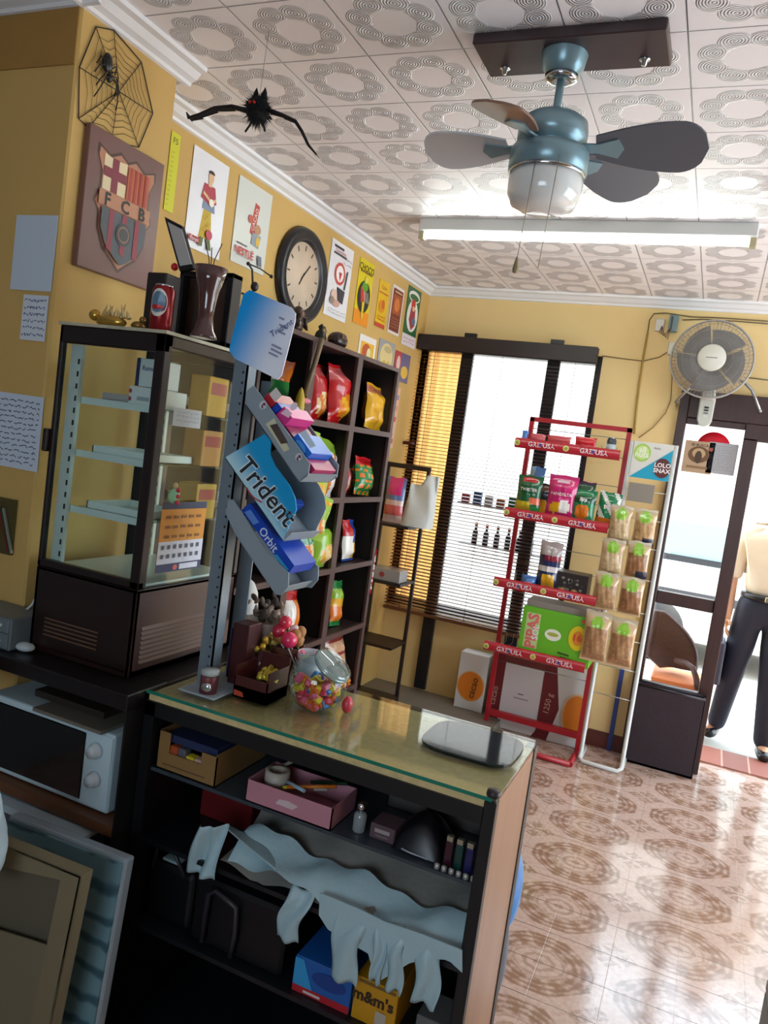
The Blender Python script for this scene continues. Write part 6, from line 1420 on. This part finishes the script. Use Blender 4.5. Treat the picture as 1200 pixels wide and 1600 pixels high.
# red disc and papers taped on the glass
yg = D + .006
c = at(1114, 700, 'y', yg)
MBr = MB(mat('#d0102a', rough=.4)).lathe([(.093, 0), (.093, .003), (0, .003)], c, 40, Matrix.Rotation(PI / 2, 3, 'X'))
tag(MBr.build('red_disc', loc=c), 'red round sign on the door glass behind the papers', 'sign')
def glass_sheet(label, p0, p1, m, draw):
    a = at(*p0, 'y', D - .004); b = at(*p1, 'y', D - .004); mb = MB(); A = Art(mb, (a.x, D - .004, b.z), (b.x - a.x, 0, 0), (0, 0, a.z - b.z), .0004); A.sheet(m, .0012); draw(A)
    return tag(mb.build('paper_notice', loc=((a.x + b.x) / 2, D - .004, b.z)), label, 'paper')
def d_n1(A): A.ell(.5, .58, .36, .26, c_('#6a4a30')); A.ell(.5, .62, .22, .16, c_('#b89a72')); A.ell(.5, .5, .12, .2, c_('#4a3424')); A.rect(.15, .14, .85, .22, c_('#8a6a4a')); A.text('SE BUSCA', .5, .88, .022, c_('#4a3424'), bold=.02); A.ell(.88, .78, .07, .06, c_('#a04a44'))
glass_sheet('brown wanted-style paper taped left on the door glass', (1072, 687), (1110, 742), mat('#b49678', rough=.7), d_n1)
def d_n2(A): A.scrawl(.06, .1, .86, .92, 12, c_('#6a6a72'), 12, .0016)
glass_sheet('grey printed notice taped right on the door glass', (1110, 690), (1146, 744), mat('#a8a6a8', rough=.7), d_n2)

# ================================================================== WALL FAN, WIRES
FC = Vector((-.132, 4.66, 2.395)); R = .214
t = thing('wall_fan', 'round grey wall fan with white hub above the door', 'fan', (FC.x, D, 2.1))
FM = Matrix.Rotation(PI / 2, 3, 'X') @ Matrix.Rotation(0, 3, 'Z')
wire = mat('#8f8c88', rough=.4); mb = MB(wire)
for i in range(150):
    a = 2 * PI * i / 150; d = Vector((math.cos(a), 0, math.sin(a)))
    mb.tube([FC + d * .07 + Vector((0, -.058, 0)), FC + d * .14 + Vector((0, -.052, 0)), FC + d * .19 + Vector((0, -.034, 0)), FC + d * R + Vector((0, 0, 0))], .0013, 4)
for q, y in ((.11, -.056), (.155, -.049), (.19, -.034)):
    mb.tube([FC + Vector((math.cos(2 * PI * i / 40) * q, y, math.sin(2 * PI * i / 40) * q)) for i in range(40)], .0014, 4, closed=True)
mb.build('front_grille', t)
MB(mat('#a8a49e', rough=.4)).tube([FC + Vector((math.cos(2 * PI * i / 48) * R, 0, math.sin(2 * PI * i / 48) * R)) for i in range(48)], .006, 8, closed=True).build('rim', t)
mb = MB(wire)
for i in range(60):
    a = 2 * PI * i / 60; d = Vector((math.cos(a), 0, math.sin(a))); mb.tube([FC + d * R, FC + d * .18 + Vector((0, .045, 0)), FC + d * .06 + Vector((0, .065, 0))], .0013, 4)
mb.build('rear_grille', t)
hb = MB(mat('#d4d1c4', rough=.35)).lathe([(.074, .050), (.074, .062), (.066, .068), (0, .070)], FC, 32, FM).build('hub_badge', t)
A_m = MB(); A = Art(A_m, FC + Vector((-.03, -.0705, -.004)), (.06, 0, 0), (0, 0, .008), .0003); A.rect(0, .2, 1, .6, c_('#5a5852')); A_m.build('badge_print', hb)
for i in range(5):
    a = 2 * PI * i / 5 + .5; n = 10; ro = .185; pts = []
    for j in range(n + 1): q = j / n; an = a + q * 1.2; pts.append(FC + Vector((math.cos(an) * ro * (1 - .12 * q), -.018 + .036 * q, math.sin(an) * ro * (1 - .12 * q))))
    inn = [FC + Vector((math.cos(a + q * 1.0) * .04, -.012 + .024 * q, math.sin(a + q * 1.0) * .04)) for q in (1, .5, 0)]
    MB(mat('#7a7672', rough=.35)).prism(pts + inn, (0, .003, 0)).build('blade', t)
MB(mat('#c9c6ba', rough=.4)).lathe([(.055, -.02), (.06, -.06), (.055, -.11), (.03, -.13), (0, -.132)], FC, 24, FM).build('motor', t)
MB(mat('#c9c6ba', rough=.4)).box((FC.x - .02, FC.y + .06, 2.18), (FC.x + .05, D - .002, 2.34)).build('wall_bracket', t, bevel=.01)
bx = at(1103, 640, 'y', 4.78); cb = MB(mat('#c9c9be', rough=.35))
pts = [(bx.x - .042, 4.78, 2.20), (bx.x + .042, 4.78, 2.20), (bx.x + .040, 4.78, 2.07), (bx.x + .030, 4.78, 2.045), (bx.x + .008, 4.78, 2.032), (bx.x - .012, 4.78, 2.032), (bx.x - .03, 4.78, 2.045), (bx.x - .040, 4.78, 2.07)]
cb.prism(pts, (0, .1, 0)); cbo = cb.build('control_box', t, bevel=.006)
for i, h in enumerate(('#1d1d1f', '#2a2a2c', '#7a7a76', '#d8d8d2')): MB(mat(h, rough=.3)).box((bx.x - .010, 4.777, 2.135 - i * .016), (bx.x + .014, 4.781, 2.145 - i * .016)).build('button', cbo)
alu = mat('#b8bcc0', rough=.25, metal=.9)
for (p, q, nm) in (((1078, 605), (1056, 628), 'left'), ((1164, 598), (1188, 642), 'right')):
    a = at(*p, 'y', D - .10); b = at(*q, 'y', D - .10); tt = thing('coat_hook_bar' if False else 'metal_bracket', 'bent aluminium bracket on the wall %s of the wall fan' % nm, 'bracket', (b.x, D, b.z))
    if nm == 'left': P_ = [Vector((b.x, D - .002, b.z - .01)), b, a, Vector((a.x + .02, D - .10, a.z + .01))]
    else: P_ = [Vector((a.x - .03, D - .10, a.z + .01)), a, a.lerp(b, .3) + Vector((.012, 0, .006)), b, Vector((b.x, D - .036, b.z - .006))]
    MB(alu).tube(P_, .009, 8).build('bent_tube', tt)
    MB(alu).ball(P_[-2], .0105, n=8).build('joint', tt)
# open junction box with wires
a = at(1026, 497, 'y', D - .01); b = at(1062, 520, 'y', D - .01)
t = thing('junction_box', 'open white junction box with loose wires below the cornice', 'electrical box', ((a.x + b.x) / 2, D, b.z))
MB(mat('#cfcac0', rough=.4)).box((a.x, D - .022, b.z), (a.x + .05, D - .001, a.z - .005)).build('white_cover', t, bevel=.003)
MB(mat('#6e8488', rough=.4)).box((a.x + .075, D - .035, b.z), (a.x + .125, D - .001, a.z + .02)).build('switch_block', t, bevel=.003)
MB(mat('#1d3438', rough=.4)).box((a.x + .085, D - .038, b.z + .01), (a.x + .097, D - .034, a.z + .01)).build('switch_slot', t)
for i, h in enumerate(('#7a5a3a', '#3a3a3a', '#8a4a3a')):
    MB(mat(h, rough=.5)).tube([(a.x + .04, D - .026, b.z + .03), (a.x + .03 + .012 * i, D - .045, b.z - .01), (a.x + .06 + .012 * i, D - .05, b.z - .03 - .01 * i), (a.x + .09, D - .036, b.z + .02)], .0025, 5).build('wire', t)
c = at(1050, 545, 'y', D - .01)
simple_box('connector_block', 'small white plug block on the wall left of the fan', 'electrical box', (c.x - .022, D - .028, c.z - .038), (c.x + .022, D - .001, c.z + .038), mat('#d6d0c0', rough=.4), bevel=.004)
def cable(label, pts, h, r_=.004, off=.006):
    P_ = [at(px, py, 'y', D - off) for px, py in pts]; tag(MB(mat(h, rough=.6)).tube(P_, r_, 6).build('cable', loc=P_[0]), label, 'cable')
cable('dark cable running along the wall just under the cornice', [(1200, 502), (1130, 497), (1080, 495), (1040, 489), (1022, 490), (1015, 500), (1012, 520)], '#6a5a3a', .0035)
cable('second dark cable sagging under the cornice cable', [(1200, 506), (1150, 502), (1100, 499), (1066, 500)], '#4a4030', .003, .010)
cable('yellow-painted conduit dropping down to the nut rack', [(1012, 520), (1005, 560), (999, 600), (994, 645), (991, 678)], '#a88a3c', .007)
cable('cable from the blind to the plug block', [(941, 556), (970, 560), (1005, 564), (1030, 558), (1043, 550)], '#7a6038', .003)
cable('brown cable looping down from plug block to nut rack', [(1048, 560), (1050, 590), (1048, 625), (1040, 645), (1020, 668), (998, 684)], '#8a6a3a', .003, .008)
cable('short cable right of the wall fan', [(1168, 590), (1185, 592), (1200, 594)], '#4a4030', .003)

cb_ = at(1193, 1560, 'y', 1.75)
t = thing('cabinet', 'grey-green painted low cabinet at the right picture edge', 'cabinet', (cb_.x + .22, 1.55, 0))
gg = mat('#6d7f7c', rough=.45)
MB(gg).box((cb_.x, 1.35, 0), (cb_.x + .45, 1.75, cb_.z + .02)).build('body', t, bevel=.004)
MB(mat('#8a9896', rough=.4)).box((cb_.x - .0, 1.34, cb_.z + .0205), (cb_.x + .46, 1.752, cb_.z + .045)).build('top', t, bevel=.003)

# ================================================================== OUTSIDE: CAR, CHAIR, PERSON
t = thing('parked_car', 'white car parked across the street seen through door glass', 'car', (1.2, 8.6, -.02))
body = mat('#d8dadc', rough=.3, coat=.4); gl = mat('#86a2a8', rough=.3)
side = [(-1.0, .22), (3.2, .22), (3.3, .5), (3.2, .80), (2.3, .92), (1.8, .96), (-.95, .96), (-1.08, .6)]
MB(body).prism([(x, 7.8, z) for x, z in side], (0, 1.65, 0)).build('body', t, bevel=.05, seg=3)
cab = [(-.95, .95), (1.95, .95), (1.35, 1.40), (-.75, 1.44)]
MB(body).prism([(x, 7.88, z) for x, z in cab], (0, 1.5, 0)).build('cabin', t, bevel=.05, seg=3)
for w_ in ([(-.86, .98), (.18, .98), (.18, 1.34), (-.72, 1.34)], [(.26, .98), (1.75, .98), (1.28, 1.34), (.26, 1.34)]): MB(gl).prism([(x, 7.872, z) for x, z in w_], (0, .012, 0)).build('side_window', t)
MB(mat('#3a3a40', rough=.5)).box((-1.0, 7.79, .62), (3.2, 7.80, .70)).build('side_moulding', t)
MB(mat('#26282e', rough=.5)).box((-.95, 7.855, .955), (1.9, 7.871, 1.02)).build('window_seal', t)
for x in (-.35, 2.4): MB(mat('#151517', rough=.6)).lathe([(.12, -.09), (.29, -.09), (.31, -.06), (.31, .06), (.29, .09), (0, .09)], (x, 7.88, .29), 28, Matrix.Rotation(PI / 2, 3, 'X')).build('wheel', t)
# terrace chair
t = thing('wicker_chair', 'brown wicker terrace chair with curved back outside the door', 'chair', (-.12, 5.75, -.02))
wick = brick_material('#4a2216', '#3a1a10', '#200e08', 40)
def back(u, v):
    a = (u - .5) * 2.0; px = 1002 + 62 * v + (u - .5) * (62 - 12 * v); py = 952 + 92 * v
    c = at(1012 + 48 * v + (u - .5) * (34 + 62 * math.sin(PI * min(1, v * .75 + .12))), 952 + 96 * v + 6 * (u - .5), 'y', 5.72); return (c.x, 5.72 + .10 * math.cos(a * 1.3) * (0.4 + .6 * v), c.z)
MB(wick).grid(back, 14, 16).build('backrest', t, solidify=.025)
s0_ = at(1018, 1052, 'y', 5.60); s1_ = at(1094, 1075, 'y', 5.60)
MB(mat('#b8683a', rough=.6)).box((s0_.x, 5.56, s0_.z - .045), (s1_.x + .05, 5.95, s0_.z - .005)).build('seat', t, bevel=.01)
a_ = at(1062, 1035, 'y', 5.62); MB(wick).tube([at(1056, 1032, 'y', 5.7), at(1072, 1036, 'y', 5.64), at(1083, 1044, 'y', 5.58), at(1088, 1060, 'y', 5.56), at(1090, 1078, 'y', 5.56)], .02, 8).build('armrest', t)
for x, y in ((s0_.x + .03, 5.60), (s1_.x + .02, 5.60), (s0_.x + .03, 5.92), (s1_.x + .02, 5.92)): MB(mat('#3a2620', rough=.5)).tube([(x, y, s0_.z - .04), (x, y, -.02)], .018, 8).build('leg', t)

# person: one skinned body, clothes as children
def skin(name, verts, edges, radii, m, root=0, parent=None, loc=None, sub=2):
    org = Vector(loc) if loc is not None else Vector(parent['_o'])
    me = bpy.data.meshes.new(name); me.from_pydata([tuple(Vector(v) - org) for v in verts], edges, []); me.materials.append(m)
    o = bpy.data.objects.new(name, me); COL.objects.link(o); o['_o'] = tuple(org)
    if parent is not None: o.parent = parent
    else: o.location = org
    o.modifiers.new('skin', 'SKIN'); md = o.modifiers.new('sub', 'SUBSURF'); md.levels = sub; md.render_levels = sub
    for i, r_ in enumerate(radii):
        sv = me.skin_vertices[0].data[i]; sv.radius = r_ if isinstance(r_, tuple) else (r_, r_); sv.use_root = (i == root)
    for p in me.polygons: p.use_smooth = True
    md2 = o.modifiers['skin']; md2.use_smooth_shade = True
    return o
PX, PY = .425, 5.56
J = dict(pelvis=(PX, PY, .96), waist=(PX, PY + .01, 1.10), chest=(PX, PY, 1.32), neck=(PX, PY - .01, 1.50), headb=(PX, PY - .025, 1.58), head=(PX, PY - .03, 1.67), crown=(PX, PY - .02, 1.745),
         hL=(PX - .09, PY, .90), kL=(PX - .125, PY + .02, .50), aL=(PX - .165, PY + .16, .10), tL=(PX - .21, PY + .06, .035),
         hR=(PX + .09, PY, .90), kR=(PX + .10, PY - .05, .49), aR=(PX + .125, PY - .02, .08), tR=(PX + .135, PY - .15, .03),
         sL=(PX - .185, PY, 1.44), eL=(PX - .225, PY + .03, 1.16), wL=(PX - .215, PY - .04, .90), sR=(PX + .185, PY, 1.44), eR=(PX + .24, PY + .03, 1.16), wR=(PX + .24, PY - .04, .91))
names = list(J); V_ = [J[n] for n in names]; I = {n: i for i, n in enumerate(names)}
E_ = [(I[a], I[b]) for a, b in (('pelvis', 'waist'), ('waist', 'chest'), ('chest', 'neck'), ('neck', 'headb'), ('headb', 'head'), ('head', 'crown'), ('pelvis', 'hL'), ('hL', 'kL'), ('kL', 'aL'), ('aL', 'tL'), ('pelvis', 'hR'), ('hR', 'kR'), ('kR', 'aR'), ('aR', 'tR'), ('chest', 'sL'), ('sL', 'eL'), ('eL', 'wL'), ('chest', 'sR'), ('sR', 'eR'), ('eR', 'wR'))]
Rd = dict(pelvis=(.10, .08), waist=(.11, .085), chest=(.10, .07), neck=.05, headb=(.058, .068), head=(.072, .086), crown=(.05, .062), hL=.085, kL=.058, aL=.038, tL=.03, hR=.085, kR=.058, aR=.038, tR=.03, sL=.045, eL=.040, wL=.028, sR=.045, eR=.040, wR=.028)
# hands: palm, four fingers and a thumb on each wrist
def hand(side, w, sgn):
    w = Vector(w); pal = w + Vector((0, -.01, -.065)); V_.append(tuple(pal)); pi = len(V_) - 1; E_.append((I[w_name], pi)); Rl.append((.026, .018))
    for k in range(4):
        y = -.030 + .019 * k; L_ = (.058, .068, .064, .05)[k]; b0 = w + Vector((0, y, -.09)); b1 = b0 + Vector((-sgn * .006, 0, -L_ * .5)); b2 = b1 + Vector((-sgn * .018, 0, -L_ * .45))
        base_i = len(V_); V_.extend([tuple(b0), tuple(b1), tuple(b2)]); Rl.extend([.009, .0085, .0075]); E_.extend([(pi, base_i), (base_i, base_i + 1), (base_i + 1, base_i + 2)])
    b0 = w + Vector((-sgn * .012, -.034, -.045)); b1 = b0 + Vector((-sgn * .010, -.022, -.03)); base_i = len(V_); V_.extend([tuple(b0), tuple(b1)]); Rl.extend([.010, .0085]); E_.extend([(pi, base_i), (base_i, base_i + 1)])
Rl = [Rd[n] for n in names]
for w_name, sgn in (('wL', -1), ('wR', 1)): hand(w_name, J[w_name], sgn)
skin_m = mat('#c49272', rough=.5)
per = skin('person', V_, E_, Rl, skin_m, root=0, loc=(PX, PY, 0)); tag(per, 'person in cream shirt and navy trousers standing in the open doorway', 'person')
Hc = Vector(J['head'])
shirt = mat('#e6d8c6', rough=.8, bump=.25, scale=14)
so_ = skin('shirt', [J['pelvis'][:2] + (1.02,), J['waist'], J['chest'], (PX, PY, 1.485), J['sL'], J['eL'], tuple(Vector(J['eL']).lerp(Vector(J['wL']), .18)), J['sR'], J['eR'], tuple(Vector(J['eR']).lerp(Vector(J['wR']), .18))],
     [(0, 1), (1, 2), (2, 3), (2, 4), (4, 5), (5, 6), (2, 7), (7, 8), (8, 9)], [(.155, .125), (.155, .128), (.175, .138), .085, .085, .064, .058, .085, .064, .058], shirt, 0, per)
so_2 = skin('trousers', [(PX, PY, 1.10), J['pelvis'], J['hL'], J['kL'], tuple(Vector(J['aL']) + Vector((0, -.01, -.035))), J['hR'], J['kR'], tuple(Vector(J['aR']) + Vector((0, 0, -.03)))], [(0, 1), (1, 2), (2, 3), (3, 4), (1, 5), (5, 6), (6, 7)], [(.15, .12), (.155, .125), .112, .078, .062, .112, .078, .062], mat('#1e2034', rough=.7), 1, per)
MB(mat('#1a1516', rough=.4)).lathe([(.160, -.018), (.163, 0), (.160, .018)], (PX, PY, 1.035), 30, Matrix.Diagonal((1.0, .82, 1.0))).build('belt', per)
MB(mat('#a89a78', rough=.3, metal=.8)).box((PX - .022, PY - .140, 1.018), (PX + .022, PY - .128, 1.052)).build('belt_buckle', per, bevel=.003)
for a, b_ in (('aL', 'tL'), ('aR', 'tR')):
    A_, T_ = Vector(J[a]), Vector(J[b_]); skin('shoe', [tuple(A_ + Vector((0, .05, -.035 - max(0, A_.z - .09)))), tuple(Vector((A_.x, A_.y - .02, max(.045, A_.z - .04)))), tuple(T_ + (T_ - A_).normalized() * .02 + Vector((0, 0, .012)))], [(0, 1), (1, 2)], [(.042, .04), (.046, .045), (.042, .03)], mat('#141318', rough=.3), 1, per)
MB(mat('#2a1c16', rough=.7)).ball(Hc + Vector((0, .026, .062)), .086, .094, .058, 16).ball(Hc + Vector((0, .05, .02)), .084, .062, .075, 14).build('hair', per)
fc = MB(skin_m); fc.ball(Hc + Vector((0, -.098, -.008)), .013, .02, .022, 8); fc.build('nose', per)
for s in (-1, 1):
    MB(mat('#efe9e4', rough=.3)).ball(Hc + Vector((.03 * s, -.085, .018)), .013, .008, .008, 8).build('eye', per); MB(mat('#2a1a14', rough=.3)).ball(Hc + Vector((.03 * s, -.092, .018)), .006, n=8).build('iris', per)
    MB(skin_m).ball(Hc + Vector((.082 * s, .0, 0)), .012, .022, .03, 8).build('ear', per)
MB(mat('#8a4a44', rough=.5)).ball(Hc + Vector((0, -.09, -.05)), .024, .008, .007, 8).build('mouth', per)
hp = Vector(J['wL']) + Vector((-.012, -.01, -.125))
t = thing('hand_bag', 'dark grey bag carried in the hand of the person', 'bag', hp + Vector((0, 0, -.32)))
MB(mat('#3a3a4c', rough=.5)).box((hp.x - .025, hp.y - .13, hp.z - .34), (hp.x + .03, hp.y + .13, hp.z - .06)).build('bag_body', t, bevel=.012, seg=2)
MB(mat('#26262f', rough=.5)).tube([hp + Vector((0, -.07, -.06)), hp + Vector((0, -.05, .0)), hp + Vector((0, .03, .0)), hp + Vector((0, .06, -.06))], .006, 6).build('handle', t)
bpy.context.view_layer.update()
